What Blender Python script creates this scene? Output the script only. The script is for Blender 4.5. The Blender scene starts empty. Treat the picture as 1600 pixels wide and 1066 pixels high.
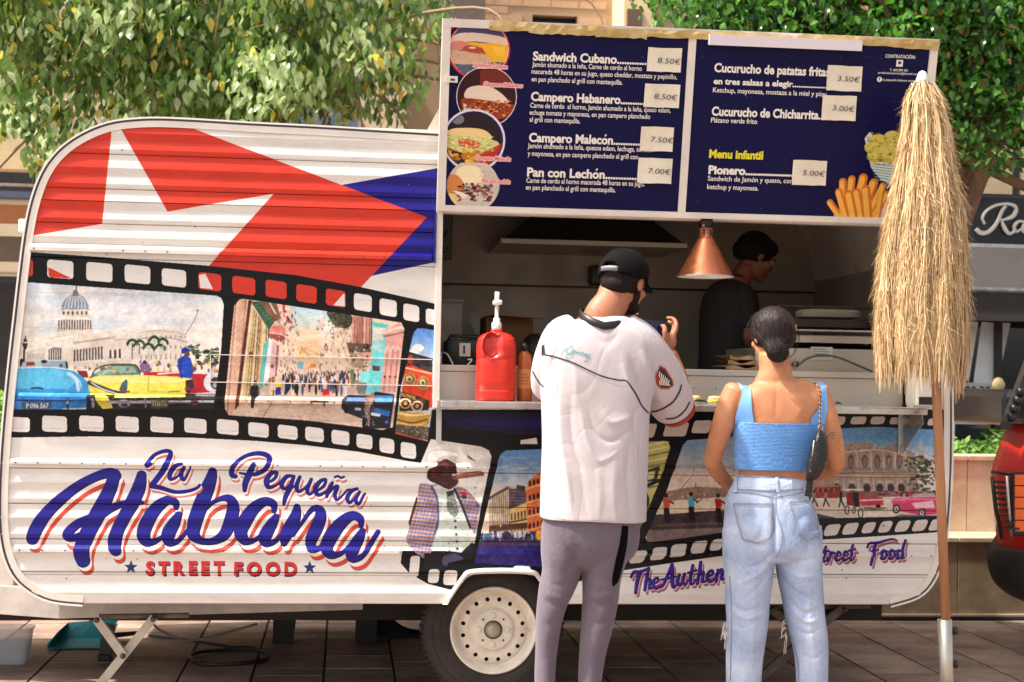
import bpy, bmesh, math, random
import numpy as np
from mathutils import Vector, Matrix
from mathutils.bvhtree import BVHTree
R = math.radians
random.seed(7); rng = np.random.default_rng(7)
scene = bpy.context.scene
# ---------------------------------------------------------------- camera
CAM = Vector((0.0, -6.45, 1.37)); FPX = 2400.0; YAW = R(6.2); ROLL = R(1.0); PIT = math.atan(57/2400)
_f = Vector((math.sin(YAW)*math.cos(PIT), math.cos(YAW)*math.cos(PIT), math.sin(PIT)))
_r0 = Vector((math.cos(YAW), -math.sin(YAW), 0)); _u0 = _r0.cross(_f)
_r = _r0*math.cos(ROLL) + _u0*math.sin(ROLL); _u = _u0*math.cos(ROLL) - _r0*math.sin(ROLL)
cd = bpy.data.cameras.new('camera'); cam = bpy.data.objects.new('camera', cd)
scene.collection.objects.link(cam); scene.camera = cam
cam.matrix_world = Matrix(((_r.x, _u.x, -_f.x, CAM.x), (_r.y, _u.y, -_f.y, CAM.y), (_r.z, _u.z, -_f.z, CAM.z), (0, 0, 0, 1)))
cd.sensor_width = 36; cd.lens = 36*FPX/1600; cd.clip_end = 500; cd.clip_start = 0.1
cd.dof.use_dof = True; cd.dof.focus_distance = 6.1; cd.dof.aperture_fstop = 4.5
# ---------------------------------------------------------------- world, sun, exposure
world = bpy.data.worlds.new('World'); scene.world = world; world.use_nodes = True
wn = world.node_tree; bg = wn.nodes['Background']
SUN_EL, SUN_AZ = R(58), R(-101)        # azimuth measured clockwise from +Y: the sun stands high, left of the camera
sky = wn.nodes.new('ShaderNodeTexSky'); sky.sky_type = 'NISHITA'; sky.sun_disc = False
sky.sun_elevation = SUN_EL; sky.sun_rotation = SUN_AZ; sky.air_density = 1.0; sky.dust_density = 4.0; sky.ozone_density = 0.6
# thin warm high cloud over the whole sky: part of its light goes white
bw = wn.nodes.new('ShaderNodeRGBToBW'); wn.links.new(sky.outputs[0], bw.inputs[0])
wt = wn.nodes.new('ShaderNodeMix'); wt.data_type='RGBA'; wt.blend_type='MULTIPLY'; wt.inputs[0].default_value=1; wn.links.new(bw.outputs[0], wt.inputs[6]); wt.inputs[7].default_value=(1.0,.965,.925,1)
cm = wn.nodes.new('ShaderNodeMix'); cm.data_type='RGBA'; cm.inputs[0].default_value=.72; wn.links.new(sky.outputs[0], cm.inputs[6]); wn.links.new(wt.outputs[2], cm.inputs[7])
wn.links.new(cm.outputs[2], bg.inputs[0]); bg.inputs[1].default_value = 0.15
sl = bpy.data.lights.new('sun', 'SUN'); sl.energy = 3.0; sl.angle = R(2.0); sl.color = (1.0, 0.95, 0.88)
so = bpy.data.objects.new('sun', sl); scene.collection.objects.link(so)
sd = Vector((math.sin(SUN_AZ)*math.cos(SUN_EL), math.cos(SUN_AZ)*math.cos(SUN_EL), math.sin(SUN_EL)))
so.rotation_euler = sd.to_track_quat('Z', 'Y').to_euler()
vs = scene.view_settings; scene.display_settings.display_device = 'sRGB'
vs.view_transform = 'Standard'; vs.look = 'None'; vs.gamma = 1; vs.use_curve_mapping = False; vs.exposure = 1.3

# ---------------------------------------------------------------- geometry helpers
def ray(px, py):
    return (_f*FPX + _r*(px-800) - _u*(py-533)).normalized()
def P(px, py, Y=0.0):
    d = ray(px, py); return CAM + d*((Y-CAM.y)/d.y)
def PZ(px, py, z=0.0):
    d = ray(px, py); return CAM + d*((z-CAM.z)/d.z)
def PP(px, py, pt, n):
    d = ray(px, py); return CAM + d*((pt-CAM).dot(n)/d.dot(n))
def scale_at(Y):                       # pixels per metre of the photograph at depth Y near the middle
    return FPX/((Y-CAM.y)*math.cos(YAW)+0.06)
_M = np.array([[_r.x,_r.y,_r.z],[_u.x,_u.y,_u.z],[_f.x,_f.y,_f.z]]); _C = np.array(CAM)
def proj(co):
    q = (np.asarray(co)-_C) @ _M.T
    return np.stack([800+FPX*q[:,0]/q[:,2], 533-FPX*q[:,1]/q[:,2]], 1)

def s2l(c):
    return tuple(((v/255)/12.92 if v/255 <= .04045 else ((v/255+.055)/1.055)**2.4) for v in c)
def link(o):
    scene.collection.objects.link(o); return o
def empty(name, loc=(0,0,0), rz=0, label=None, cat=None, group=None, kind=None, parent=None):
    o = bpy.data.objects.new(name, None); o.empty_display_size = .1; link(o); o.location = loc; o.rotation_euler = (0,0,rz)
    return tag(o, label, cat, group, kind)
def tag(o, label=None, cat=None, group=None, kind=None):
    if label: o['label'] = label
    if cat: o['category'] = cat
    if group: o['group'] = group
    if kind: o['kind'] = kind
    return o
def mobj(name, verts, faces, mat, parent=None, smooth=False, uv=None):
    me = bpy.data.meshes.new(name); me.from_pydata([tuple(v) for v in verts], [], [tuple(f) for f in faces]); me.update()
    if smooth: me.polygons.foreach_set('use_smooth', [True]*len(me.polygons))
    if mat: me.materials.append(mat)
    o = bpy.data.objects.new(name, me); link(o)
    if parent:
        o.parent = parent
        bpy_par(o, parent)
    if uv: set_uv(me, uv)
    return o
def world_mat(p):
    m = Matrix.Identity(4); ch = []
    while p: ch.append(p); p = p.parent
    for q in reversed(ch): m = m @ q.matrix_parent_inverse @ Matrix.LocRotScale(q.location, q.rotation_euler, q.scale)
    return m
def bpy_par(o, parent):                # geometry is written in world space; keep it there
    o.matrix_parent_inverse = world_mat(parent).inverted()
def set_uv(me, f):
    l = me.uv_layers.new(name='UVMap'); n = len(me.loops)
    vi = np.empty(n, int); me.loops.foreach_get('vertex_index', vi)
    co = np.empty(len(me.vertices)*3); me.vertices.foreach_get('co', co); co = co.reshape(-1,3)
    l.data.foreach_set('uv', f(co)[vi].ravel())
class MB:
    """collects simple solids and links them as one mesh"""
    def __init__(s): s.v = []; s.f = []; s.sm = False
    def add(s, v, f):
        b = len(s.v); s.v += [Vector(p) for p in v]; s.f += [[b+i for i in q] for q in f]; return s
    def box(s, a, b, bev=0.0):
        x0,y0,z0 = [min(a[i],b[i]) for i in range(3)]; x1,y1,z1 = [max(a[i],b[i]) for i in range(3)]
        e = min(bev, (x1-x0)*.45, (y1-y0)*.45, (z1-z0)*.45)
        if e <= 0:
            v = [(x0,y0,z0),(x1,y0,z0),(x1,y1,z0),(x0,y1,z0),(x0,y0,z1),(x1,y0,z1),(x1,y1,z1),(x0,y1,z1)]
            f = [(0,3,2,1),(4,5,6,7),(0,1,5,4),(1,2,6,5),(2,3,7,6),(3,0,4,7)]; return s.add(v,f)
        bm = bmesh.new(); bmesh.ops.create_cube(bm, size=1)
        for q in bm.verts: q.co = Vector(((x0+x1)/2+q.co.x*(x1-x0), (y0+y1)/2+q.co.y*(y1-y0), (z0+z1)/2+q.co.z*(z1-z0)))
        bmesh.ops.bevel(bm, geom=bm.edges[:], offset=e, segments=2, affect='EDGES', profile=.5)
        return s.bm(bm)
    def bm(s, bm, mat=None):
        bm.verts.index_update()
        s.add([(mat @ q.co) if mat else q.co.copy() for q in bm.verts], [[q.index for q in f.verts] for f in bm.faces]); bm.free(); return s
    def prism(s, poly, y0, y1):        # polygon in (x,z), extruded along y (no coplanar caps)
        n = len(poly)
        v = [(p[0],y0,p[1]) for p in poly]+[(p[0],y1,p[1]) for p in poly]
        f = [list(range(n)), list(range(2*n-1,n-1,-1))]+[(i,(i+n),(i+1)%n+n,(i+1)%n) for i in range(n)]
        return s.add(v,f)
    def tube(s, pts, r, n=8, cap=True):
        pts = [Vector(p) for p in pts]; rs = r if isinstance(r,(list,tuple)) else [r]*len(pts)
        up = None; v = []
        for i,p in enumerate(pts):
            t = (pts[min(i+1,len(pts)-1)]-pts[max(i-1,0)]).normalized()
            if up is None:
                up = Vector((0,0,1)) if abs(t.z) < .9 else Vector((0,1,0))
            a = t.cross(up).normalized(); b = a.cross(t).normalized(); up = b
            for k in range(n):
                th = 2*math.pi*k/n; v.append(p+(a*math.cos(th)+b*math.sin(th))*rs[i])
        f = []
        for i in range(len(pts)-1):
            for k in range(n): f.append((i*n+k, i*n+(k+1)%n, (i+1)*n+(k+1)%n, (i+1)*n+k))
        if cap: f.append(list(range(n))[::-1]); f.append([(len(pts)-1)*n+k for k in range(n)])
        return s.add(v,f)
    def lathe(s, prof, c, axis='Z', n=32, cap=True):   # prof: (radius, height) along axis
        v = []; c = Vector(c)
        for (r,h) in prof:
            for k in range(n):
                th = 2*math.pi*k/n; x,y = r*math.cos(th), r*math.sin(th)
                v.append(c+(Vector((x,y,h)) if axis=='Z' else Vector((x,h,y)) if axis=='Y' else Vector((h,x,y))))
        f = []
        for i in range(len(prof)-1):
            for k in range(n): f.append((i*n+k, i*n+(k+1)%n, (i+1)*n+(k+1)%n, (i+1)*n+k))
        if cap:
            f.append(list(range(n))[::-1]); f.append([(len(prof)-1)*n+k for k in range(n)])
        return s.add(v,f)
    def bar(s, a, b, w, d, up=(0,1,0)):   # rectangular bar from a to b
        a,b = Vector(a),Vector(b); t = (b-a).normalized(); u = Vector(up); x = t.cross(u).normalized(); y = x.cross(t)
        v = [a-x*w/2-y*d/2,a+x*w/2-y*d/2,a+x*w/2+y*d/2,a-x*w/2+y*d/2]; v += [q+(b-a) for q in v]
        return s.add(v, [(0,3,2,1),(4,5,6,7),(0,1,5,4),(1,2,6,5),(2,3,7,6),(3,0,4,7)])
    def build(s, name, mat, parent=None, smooth=False, auto=False, uv=None):
        o = mobj(name, s.v, s.f, mat, parent, smooth, uv)
        bm = bmesh.new(); bm.from_mesh(o.data); bmesh.ops.recalc_face_normals(bm, faces=bm.faces); bm.to_mesh(o.data); bm.free()
        if auto:
            try: o.data.set_sharp_from_angle(angle=R(38))
            except Exception: pass
            o.data.polygons.foreach_set('use_smooth', [True]*len(o.data.polygons))
        return o

def crm(pts, n=6, closed=False):       # Catmull-Rom through tuples of any length
    a = np.array(pts, float); m = len(a); out = []
    rngi = range(m if closed else m-1)
    for i in rngi:
        p0,p1,p2,p3 = (a[(i-1)%m],a[i],a[(i+1)%m],a[(i+2)%m]) if closed else (a[max(i-1,0)],a[i],a[i+1],a[min(i+2,m-1)])
        for k in range(n):
            t = k/n; out.append(.5*((2*p1)+(-p0+p2)*t+(2*p0-5*p1+4*p2-p3)*t*t+(-p0+3*p1-3*p2+p3)*t**3))
    if not closed: out.append(a[-1])
    return np.array(out)

# ---------------------------------------------------------------- materials
def crease(m, scale=7, strength=.5, stretch=(1,1,1), dist=.02):
    N=m.node_tree.nodes; L=m.node_tree.links; b=N['Principled BSDF']; tc=N.new('ShaderNodeTexCoord'); mp=N.new('ShaderNodeMapping'); mp.inputs['Scale'].default_value=stretch
    n=N.new('ShaderNodeTexNoise'); n.inputs['Scale'].default_value=scale; n.inputs['Detail'].default_value=3; n.inputs['Distortion'].default_value=1.2
    a=N.new('ShaderNodeMath'); a.operation='SUBTRACT'; a.inputs[1].default_value=.5; c=N.new('ShaderNodeMath'); c.operation='ABSOLUTE'; d=N.new('ShaderNodeMath'); d.operation='POWER'; d.inputs[1].default_value=.55
    L.new(tc.outputs['Object'],mp.inputs[0]); L.new(mp.outputs[0],n.inputs[0]); L.new(n.outputs[0],a.inputs[0]); L.new(a.outputs[0],c.inputs[0]); L.new(c.outputs[0],d.inputs[0])
    bp=N.new('ShaderNodeBump'); bp.inputs['Strength'].default_value=strength; bp.inputs['Distance'].default_value=dist; L.new(d.outputs[0],bp.inputs['Height'])
    old=b.inputs['Normal'].links[0].from_socket if b.inputs['Normal'].links else None
    if old: L.new(old,bp.inputs['Normal'])
    L.new(bp.outputs[0],b.inputs['Normal']); return m
def new_mat(name):
    m = bpy.data.materials.new(name); m.use_nodes = True; return m, m.node_tree.nodes, m.node_tree.links, m.node_tree.nodes['Principled BSDF']
def mat(name, col, rough=.5, metal=0, spec=.5, noise=0, nscale=8, bump=0, bscale=60, alpha=1, trans=0, emis=None, estr=0, coat=0, stretch=None, col2=None, sheen=0, rvar=0):
    m,N,L,b = new_mat(name); c = s2l(col)
    b.inputs['Base Color'].default_value = (*c,1); b.inputs['Roughness'].default_value = rough; b.inputs['Metallic'].default_value = metal
    b.inputs['Specular IOR Level'].default_value = spec; b.inputs['Alpha'].default_value = alpha; b.inputs['Transmission Weight'].default_value = trans
    b.inputs['Coat Weight'].default_value = coat; b.inputs['Sheen Weight'].default_value = sheen
    if emis: b.inputs['Emission Color'].default_value = (*s2l(emis),1); b.inputs['Emission Strength'].default_value = estr
    if noise or bump or col2 or rvar:
        tc = N.new('ShaderNodeTexCoord'); mp = N.new('ShaderNodeMapping'); L.new(tc.outputs['Object'], mp.inputs[0])
        if stretch: mp.inputs['Scale'].default_value = stretch
        if noise or col2:
            n = N.new('ShaderNodeTexNoise'); n.inputs['Scale'].default_value = nscale; n.inputs['Detail'].default_value = 6; n.inputs['Roughness'].default_value = .62
            L.new(mp.outputs[0], n.inputs[0]); r = N.new('ShaderNodeValToRGB'); L.new(n.outputs[0], r.inputs[0])
            c2 = s2l(col2) if col2 else tuple(v*(1-noise) for v in c); c1 = c if col2 else tuple(min(1,v*(1+noise*.5)) for v in c)
            r.color_ramp.elements[0].position = .32; r.color_ramp.elements[1].position = .68
            r.color_ramp.elements[0].color = (*c2,1); r.color_ramp.elements[1].color = (*c1,1); L.new(r.outputs[0], b.inputs['Base Color'])
        if rvar:
            n3 = N.new('ShaderNodeTexNoise'); n3.inputs['Scale'].default_value = nscale*1.7; n3.inputs['Detail'].default_value = 5; L.new(mp.outputs[0], n3.inputs[0])
            mr = N.new('ShaderNodeMapRange'); mr.inputs['From Min'].default_value=.3; mr.inputs['From Max'].default_value=.7
            mr.inputs['To Min'].default_value=max(.02,rough-rvar); mr.inputs['To Max'].default_value=min(1,rough+rvar); L.new(n3.outputs[0], mr.inputs[0]); L.new(mr.outputs[0], b.inputs['Roughness'])
        if bump:
            n2 = N.new('ShaderNodeTexNoise'); n2.inputs['Scale'].default_value = bscale; n2.inputs['Detail'].default_value = 5
            L.new(mp.outputs[0], n2.inputs[0]); bp = N.new('ShaderNodeBump'); bp.inputs['Strength'].default_value = bump; bp.inputs['Distance'].default_value = .01
            L.new(n2.outputs[0], bp.inputs['Height']); L.new(bp.outputs[0], b.inputs['Normal'])
    return m
def leaf_mat(name, cols, rough=.35, trans=.35, tr_tint=(150,170,40)):
    m,N,L,b = new_mat(name)
    oi = N.new('ShaderNodeNewGeometry'); r = N.new('ShaderNodeValToRGB'); L.new(oi.outputs['Random Per Island'], r.inputs[0])
    r.color_ramp.interpolation = 'CONSTANT'
    n = len(cols); pos = 0
    tot = sum(c[3] for c in cols)
    for i,c in enumerate(cols):
        e = r.color_ramp.elements[i] if i < 2 else r.color_ramp.elements.new(min(.999,pos/tot))
        e.position = min(.999,pos/tot); e.color = (*s2l(c[:3]),1); pos += c[3]
    L.new(r.outputs[0], b.inputs['Base Color']); b.inputs['Roughness'].default_value = rough; b.inputs['Specular IOR Level'].default_value = .5
    t = N.new('ShaderNodeBsdfTranslucent'); mx = N.new('ShaderNodeMixShader'); mx.inputs[0].default_value = trans
    mc = N.new('ShaderNodeMix'); mc.data_type='RGBA'; mc.blend_type='MULTIPLY'; mc.inputs[0].default_value=.0
    gm = N.new('ShaderNodeHueSaturation'); gm.inputs['Value'].default_value=1.5; gm.inputs['Saturation'].default_value=1.1; L.new(r.outputs[0], gm.inputs['Color']); L.new(gm.outputs[0], t.inputs[0])
    L.new(b.outputs[0], mx.inputs[1]); L.new(t.outputs[0], mx.inputs[2]); L.new(mx.outputs[0], N['Material Output'].inputs[0])
    return m

# ---------------------------------------------------------------- raster canvas for printed film and pictures
class Canvas:
    def __init__(s, x0, x1, z0, z1, ppm, to2d, base=(255,255,255)):
        s.x0,s.z0,s.ppm = x0,z0,ppm; s.W = int((x1-x0)*ppm); s.H = int((z1-z0)*ppm)
        s.a = np.empty((s.H,s.W,3), np.float32); s.a[:] = base; s.to2d = to2d; s.ox = s.oy = 0; s.sc = 1; s.clip = None
    def crop(s, x0=0, y0=0, sc=1): s.ox,s.oy,s.sc = x0,y0,sc; return s
    def m(s, pts):
        out = []
        for p in pts:
            u,v = s.to2d(s.ox+p[0]/s.sc, s.oy+p[1]/s.sc); out.append(((u-s.x0)*s.ppm, (v-s.z0)*s.ppm))
        return np.array(out)
    def k(s, p):                       # local pixel size of one crop unit
        q = s.m([p,(p[0]+10,p[1])]); return float(np.hypot(*(q[1]-q[0])))/10
    def _bb(s, lo, hi):
        x0,y0 = max(0,int(lo[0])), max(0,int(lo[1])); x1,y1 = min(s.W,int(hi[0])+2), min(s.H,int(hi[1])+2); return x0,y0,x1,y1
    def _put(s, mask, x0,y0,x1,y1, col, al):
        if s.clip is not None: mask = mask & s.clip[y0:y1,x0:x1]
        if callable(col):
            yy,xx = np.mgrid[y0:y1,x0:x1]; c = col(xx,yy)
        else: c = np.array(col, np.float32)
        reg = s.a[y0:y1,x0:x1]
        if callable(col): reg[mask] = reg[mask]*(1-al)+c[mask]*al
        else: reg[mask] = reg[mask]*(1-al)+c*al
    def mask(s, q):
        x0,y0,x1,y1 = s._bb(q.min(0), q.max(0))
        if x1<=x0 or y1<=y0: return None
        xs = np.arange(x0,x1)+.5; ys = np.arange(y0,y1)+.5; m = np.zeros((y1-y0,x1-x0), bool); n = len(q)
        for i in range(n):
            ax,ay = q[i]; bx,by = q[(i+1)%n]
            if ay == by: continue
            lo,hi = (ay,by) if ay<by else (by,ay)
            r0 = max(0,int(np.ceil(lo-.5))-y0); r1 = min(y1-y0,int(np.ceil(hi-.5))-y0)
            if r1 <= r0: continue
            xc = ax+(ys[r0:r1]-ay)*(bx-ax)/(by-ay); m[r0:r1] ^= xs[None,:] < xc[:,None]
        return m,x0,y0,x1,y1
    def poly(s, pts, col, al=1, smooth=0):
        q = s.m(pts)
        if smooth: q = crm(q, smooth, True)
        r = s.mask(q)
        if r: s._put(r[0], *r[1:], col, al)
    def full(s, pts, smooth=0):
        q = s.m(pts)
        if smooth: q = crm(q, smooth, True)
        r = s.mask(q); F = np.zeros((s.H,s.W), bool)
        if r: F[r[2]:r[4], r[1]:r[3]] = r[0]
        return F
    def strk(s, pts, col, w=None, al=1, n=6, off=(0,0), grow=0):   # pts: (x,y[,radius]); Catmull-Rom brush stroke
        p3 = [(p[0]+off[0],p[1]+off[1],(p[2] if len(p)>2 else w)+grow) for p in pts]
        c = crm(p3, n) if n>1 and len(p3)>2 else np.array(p3, float)
        kk = s.k(p3[0]); q = s.m(c[:,:2]); r = np.maximum(c[:,2]*kk, .35)
        for i in range(len(q)-1):
            a,b = q[i],q[i+1]; ra,rb = r[i],r[i+1]; R_ = max(ra,rb)
            x0,y0,x1,y1 = s._bb(np.minimum(a,b)-R_-1, np.maximum(a,b)+R_+1)
            if x1<=x0 or y1<=y0: continue
            X,Y = np.meshgrid(np.arange(x0,x1)+.5, np.arange(y0,y1)+.5); d = b-a; L2 = max(1e-9,(d*d).sum())
            t = np.clip(((X-a[0])*d[0]+(Y-a[1])*d[1])/L2,0,1); D = np.hypot(X-a[0]-t*d[0], Y-a[1]-t*d[1])
            s._put(D <= ra+(rb-ra)*t, x0,y0,x1,y1, col, al)
    def ell(s, x, y, rx, ry, col, al=1, rot=0, n=28):
        c,sn = math.cos(rot), math.sin(rot)
        s.poly([(x+rx*math.cos(2*math.pi*i/n)*c-ry*math.sin(2*math.pi*i/n)*sn, y+rx*math.cos(2*math.pi*i/n)*sn+ry*math.sin(2*math.pi*i/n)*c) for i in range(n)], col, al)
    def rrect(s, x0,y0,x1,y1, col, r=4, shx=0, slope=0, al=1):
        cx,cy = (x0+x1)/2,(y0+y1)/2; pts = []
        for (qx,qy,a0) in ((x1-r,y0+r,-90),(x1-r,y1-r,0),(x0+r,y1-r,90),(x0+r,y0+r,180)):
            for k in range(4):
                a = R(a0+k*30); pts.append((qx+r*math.cos(a), qy+r*math.sin(a)))
        s.poly([(x+shx*(y-cy), y+slope*(x-cx)) for x,y in pts], col, al)
    def grain(s, amp, seed=1):
        g = np.random.default_rng(seed); s.a += g.normal(0,amp,(s.H,s.W,1)).astype(np.float32)
    def image(s, name):
        im = bpy.data.images.new(name, s.W, s.H); px = np.ones((s.H,s.W,4), np.float32); px[...,:3] = np.clip(s.a,0,255)/255
        im.pixels.foreach_set(px.ravel()); im.update(); im.pack(); return im
    def blur(s, F, r):
        b = s.a.copy(); k = 2*r+1
        for ax in (0,1):
            c = np.cumsum(np.pad(b, [(r+1,r) if i==ax else (0,0) for i in range(3)], mode='edge'), axis=ax, dtype=np.float64)
            b = ((np.take(c, range(k, c.shape[ax]), ax) - np.take(c, range(0, c.shape[ax]-k), ax))/k).astype(np.float32)
        s.a[F] = b[F]
    def mottle(s, F, amp, cell, seed=1):
        g = np.random.default_rng(seed); h,w = s.H//cell+2, s.W//cell+2; n = g.normal(0,1,(h,w))
        yy = np.arange(s.H)/cell; xx = np.arange(s.W)/cell; y0=yy.astype(int); x0=xx.astype(int); fy=(yy-y0)[:,None]; fx=(xx-x0)[None,:]
        v = (n[y0][:,x0]*(1-fy)*(1-fx)+n[y0+1][:,x0]*fy*(1-fx)+n[y0][:,x0+1]*(1-fy)*fx+n[y0+1][:,x0+1]*fy*fx)
        s.a[F] += (v[F]*amp)[:,None].astype(np.float32)
    def uv(s, u, v):
        return np.stack([(u-s.x0)*s.ppm/s.W, (v-s.z0)*s.ppm/s.H], 1)
_glyph = {}
def text_mesh(txt, bold=0.0, ext=0.0, spacing=1.0):
    """glyph outlines of Blender's own font as flat triangles: verts (n,2), faces"""
    key = (txt,bold,ext,spacing)
    if key in _glyph: return _glyph[key]
    cu = bpy.data.curves.new('t','FONT'); cu.body = txt; cu.size = 1; cu.offset = bold; cu.resolution_u = 3; cu.space_character = spacing
    o = bpy.data.objects.new('t', cu); link(o); dg = bpy.context.evaluated_depsgraph_get(); ev = o.evaluated_get(dg); me = ev.to_mesh(); me.calc_loop_triangles()
    v = np.array([tuple(q.co)[:2] for q in me.vertices]); f = [tuple(t.vertices) for t in me.loop_triangles]
    ev.to_mesh_clear(); bpy.data.objects.remove(o); bpy.data.curves.remove(cu); _glyph[key] = (v,f); return v,f
def image_mat(name, im, rough=.3, dirt=.25, spec=.5, bumpy=0.0):
    m,N,L,b = new_mat(name); t = N.new('ShaderNodeTexImage'); t.image = im; t.interpolation = 'Linear'
    tc = N.new('ShaderNodeTexCoord'); n = N.new('ShaderNodeTexNoise'); n.inputs['Scale'].default_value = 5; n.inputs['Detail'].default_value = 9; n.inputs['Roughness'].default_value=.7
    mp = N.new('ShaderNodeMapping'); mp.inputs['Scale'].default_value = (1,1,3.5); L.new(tc.outputs['Object'], mp.inputs[0]); L.new(mp.outputs[0], n.inputs[0])
    r = N.new('ShaderNodeValToRGB'); r.color_ramp.elements[0].position=.33; r.color_ramp.elements[1].position=.55
    r.color_ramp.elements[0].color=(1-dirt,1-dirt*1.05,1-dirt*1.12,1); r.color_ramp.elements[1].color=(1,1,1,1); L.new(n.outputs[0], r.inputs[0])
    mx = N.new('ShaderNodeMix'); mx.data_type='RGBA'; mx.blend_type='MULTIPLY'; mx.inputs[0].default_value = 1
    L.new(t.outputs[0], mx.inputs[6]); L.new(r.outputs[0], mx.inputs[7]); L.new(mx.outputs[2], b.inputs['Base Color'])
    b.inputs['Roughness'].default_value = rough; b.inputs['Specular IOR Level'].default_value = spec
    if bumpy:
        n2 = N.new('ShaderNodeTexNoise'); n2.inputs['Scale'].default_value = 7; L.new(mp.outputs[0], n2.inputs[0])
        bp = N.new('ShaderNodeBump'); bp.inputs['Strength'].default_value = bumpy; bp.inputs['Distance'].default_value=.02; L.new(n2.outputs[0], bp.inputs['Height']); L.new(bp.outputs[0], b.inputs['Normal'])
    return m
# ================================================================ printed film on the trailer's side (flat print)
def to_side(px,py): p = P(px,py,0.0); return p.x,p.z
mur = Canvas(-1.62, 2.80, 0.36, 2.52, 720, to_side, (224,218,210))
def ctext(cv, txt, x, y, h, col, ang=0, bold=0.0, xs=1.0, shear=0, al=1, spacing=1.0):
    v,f = text_mesh(txt, bold, 0, spacing); k = h/0.73; ca,sa = math.cos(ang),math.sin(ang)
    q = [((x+(a*xs+b*shear)*k*ca+b*k*sa), y+(a*xs+b*shear)*k*sa-b*k*ca) for a,b in v]
    for t in f: cv.poly([q[i] for i in t], col, al)
rd = random.Random(3)
WHT=(224,218,210); RED=(204,57,40); BLU=(26,20,116); BLK=(5,4,5)
# --- flag
mur.crop()
mur.poly([(530,290),(690,262),(690,408),(660,414),(568,434),(640,350)], BLU)
mur.poly([(174,150),(175,203),(160,350),(20,374),(0,374),(0,150)], RED)
mur.poly([(186,150),(188,200),(262,331),(428,303),(320,423),(345,475),(530,485),(667,340),(293,198),(293,150)], RED)
mur.poly([(0,398),(76,418),(112,436),(122,472),(0,472)], RED)
# --- left film strip
mur.poly([(0,392),(45,394),(160,402),(320,415),(461,430),(560,448),(676,474),(700,480),(700,730),(640,721),(560,706),(480,696),(400,689),(300,684),(150,682),(0,684)], BLK)
bk = [(40,405,52,432),(74,407,115,435),(135,411,176,440),(195,415,235,443),(253,421,291,448),(310,427,346,454),(363,433,399,460),(415,439,448,466),(463,446,495,473),(509,453,540,479),(553,460,581,486),(593,468,620,494),(630,476,655,502),(665,484,690,508)]
flagRED = [('r',),('s',),('w',),('w',),('w',),('rw',),('r',),('r',),('r',),('x',),('w',),('w',),('w',),('w',)]
for (a,b,c,d),k in zip(bk,flagRED):
    sl_=.06+.0002*(a); col={'r':RED,'w':WHT,'s':WHT,'rw':RED,'x':RED}[k[0]]
    mur.rrect(a,b,c,d,col,5,slope=sl_)
mur.poly([(76,418),(112,435),(80,434),(76,430)],RED); mur.poly([(311,430),(321,428),(333,452),(313,450)],WHT); mur.poly([(538,458),(539,479),(521,477)],WHT)
for (a,b,c,d) in [(14,652,47,675),(66,650,105,675),(124,650,162,674),(181,651,217,675),(235,652,271,676),(288,654,323,677),(339,656,373,679),(388,661,420,683),(434,665,465,686),(477,668,506,690),(518,673,546,695),(557,679,582,701),(593,685,616,708),(626,692,650,716)]:
    mur.rrect(a,b,c,d,WHT,5,slope=.03+.00022*a)
    mur.strk([(a+3,d-6+.05*(c-a)*0),(c-3,d-5)],(150,140,135),.4,al=.5)

def picmask(pts): mur.crop(); return mur.full(pts)
def gradc(y0,c0,y1,c1):            # vertical print gradient in photograph rows, measured on the panel
    z0 = to_side(300,y0)[1]; z1 = to_side(300,y1)[1]
    def f(xx,yy):
        z = yy/mur.ppm+mur.z0; t = np.clip((z-z0)/(z1-z0),0,1)[...,None]; return (np.array(c0)*(1-t)+np.array(c1)*t).astype(np.float32)
    return f
# --- picture 1: domed building and old cars
mur.clip = picmask([(20,436),(42,441),(338,462),(346,466),(350,476),(346,545),(334,640),(0,640),(0,436)])
mur.poly([(0,430),(360,430),(360,660),(0,660)], gradc(440,(206,216,226),560,(234,218,200)))
for i in range(26):
    mur.ell(rd.uniform(60,340),rd.uniform(455,540),rd.uniform(14,46),rd.uniform(4,12),rd.choice([(236,222,206),(190,206,226),(226,220,214)]),.35)
mur.crop(20,440,5.075)
ST=(214,202,188); SH=(150,138,130); DK=(66,56,58)
mur.poly([(90,560),(260,515),(260,450),(410,415),(480,430),(700,400),(914,380),(914,660),(80,660)],ST)
mur.poly([(105,560),(260,520),(260,640),(105,640)],(200,188,176))
for i in range(8): mur.poly([(120+i*17,575),(128+i*17,573),(128+i*17,615),(120+i*17,615)],SH)
mur.poly([(262,470),(478,425),(478,440),(262,486)],(232,222,208)); mur.poly([(478,480),(914,420),(914,436),(478,498)],(170,158,148))
mur.poly([(350,420),(640,440),(630,300),(520,275),(360,300)],ST)
for i in range(13): x=362+i*21; mur.poly([(x,305+abs(i-6)*.8),(x+10,305),(x+10,382),(x,382)],DK,.85)
mur.strk([(350,300),(490,285),(635,305)],(236,226,214),6); mur.strk([(350,392),(490,384),(635,398)],(190,178,168),5)
mur.poly([(390,285),(395,225),(600,225),(605,285)],ST)
for i in range(6): x=405+i*36; mur.ell(x,250,8,16,DK,.9)
mur.strk([(388,222),(495,206),(606,222)],(150,140,140),5)
mur.poly([(400,215),(405,160),(440,120),(490,100),(545,112),(585,155),(592,215)],(128,140,156),smooth=5)
for i in range(7): mur.strk([(412+i*27,212),(425+i*24,160),(455+i*12,112)],(206,206,206),4)
mur.poly([(475,115),(480,80),(500,60),(520,80),(528,115)],(120,112,120)); mur.strk([(503,70),(506,36)],(100,92,100),5)
for i in range(6): mur.strk([(290+i*18,545),(290+i*18,618)],(70,62,70),5)
mur.poly([(285,540),(330,520),(390,530),(390,545)],(120,108,104))
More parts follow.
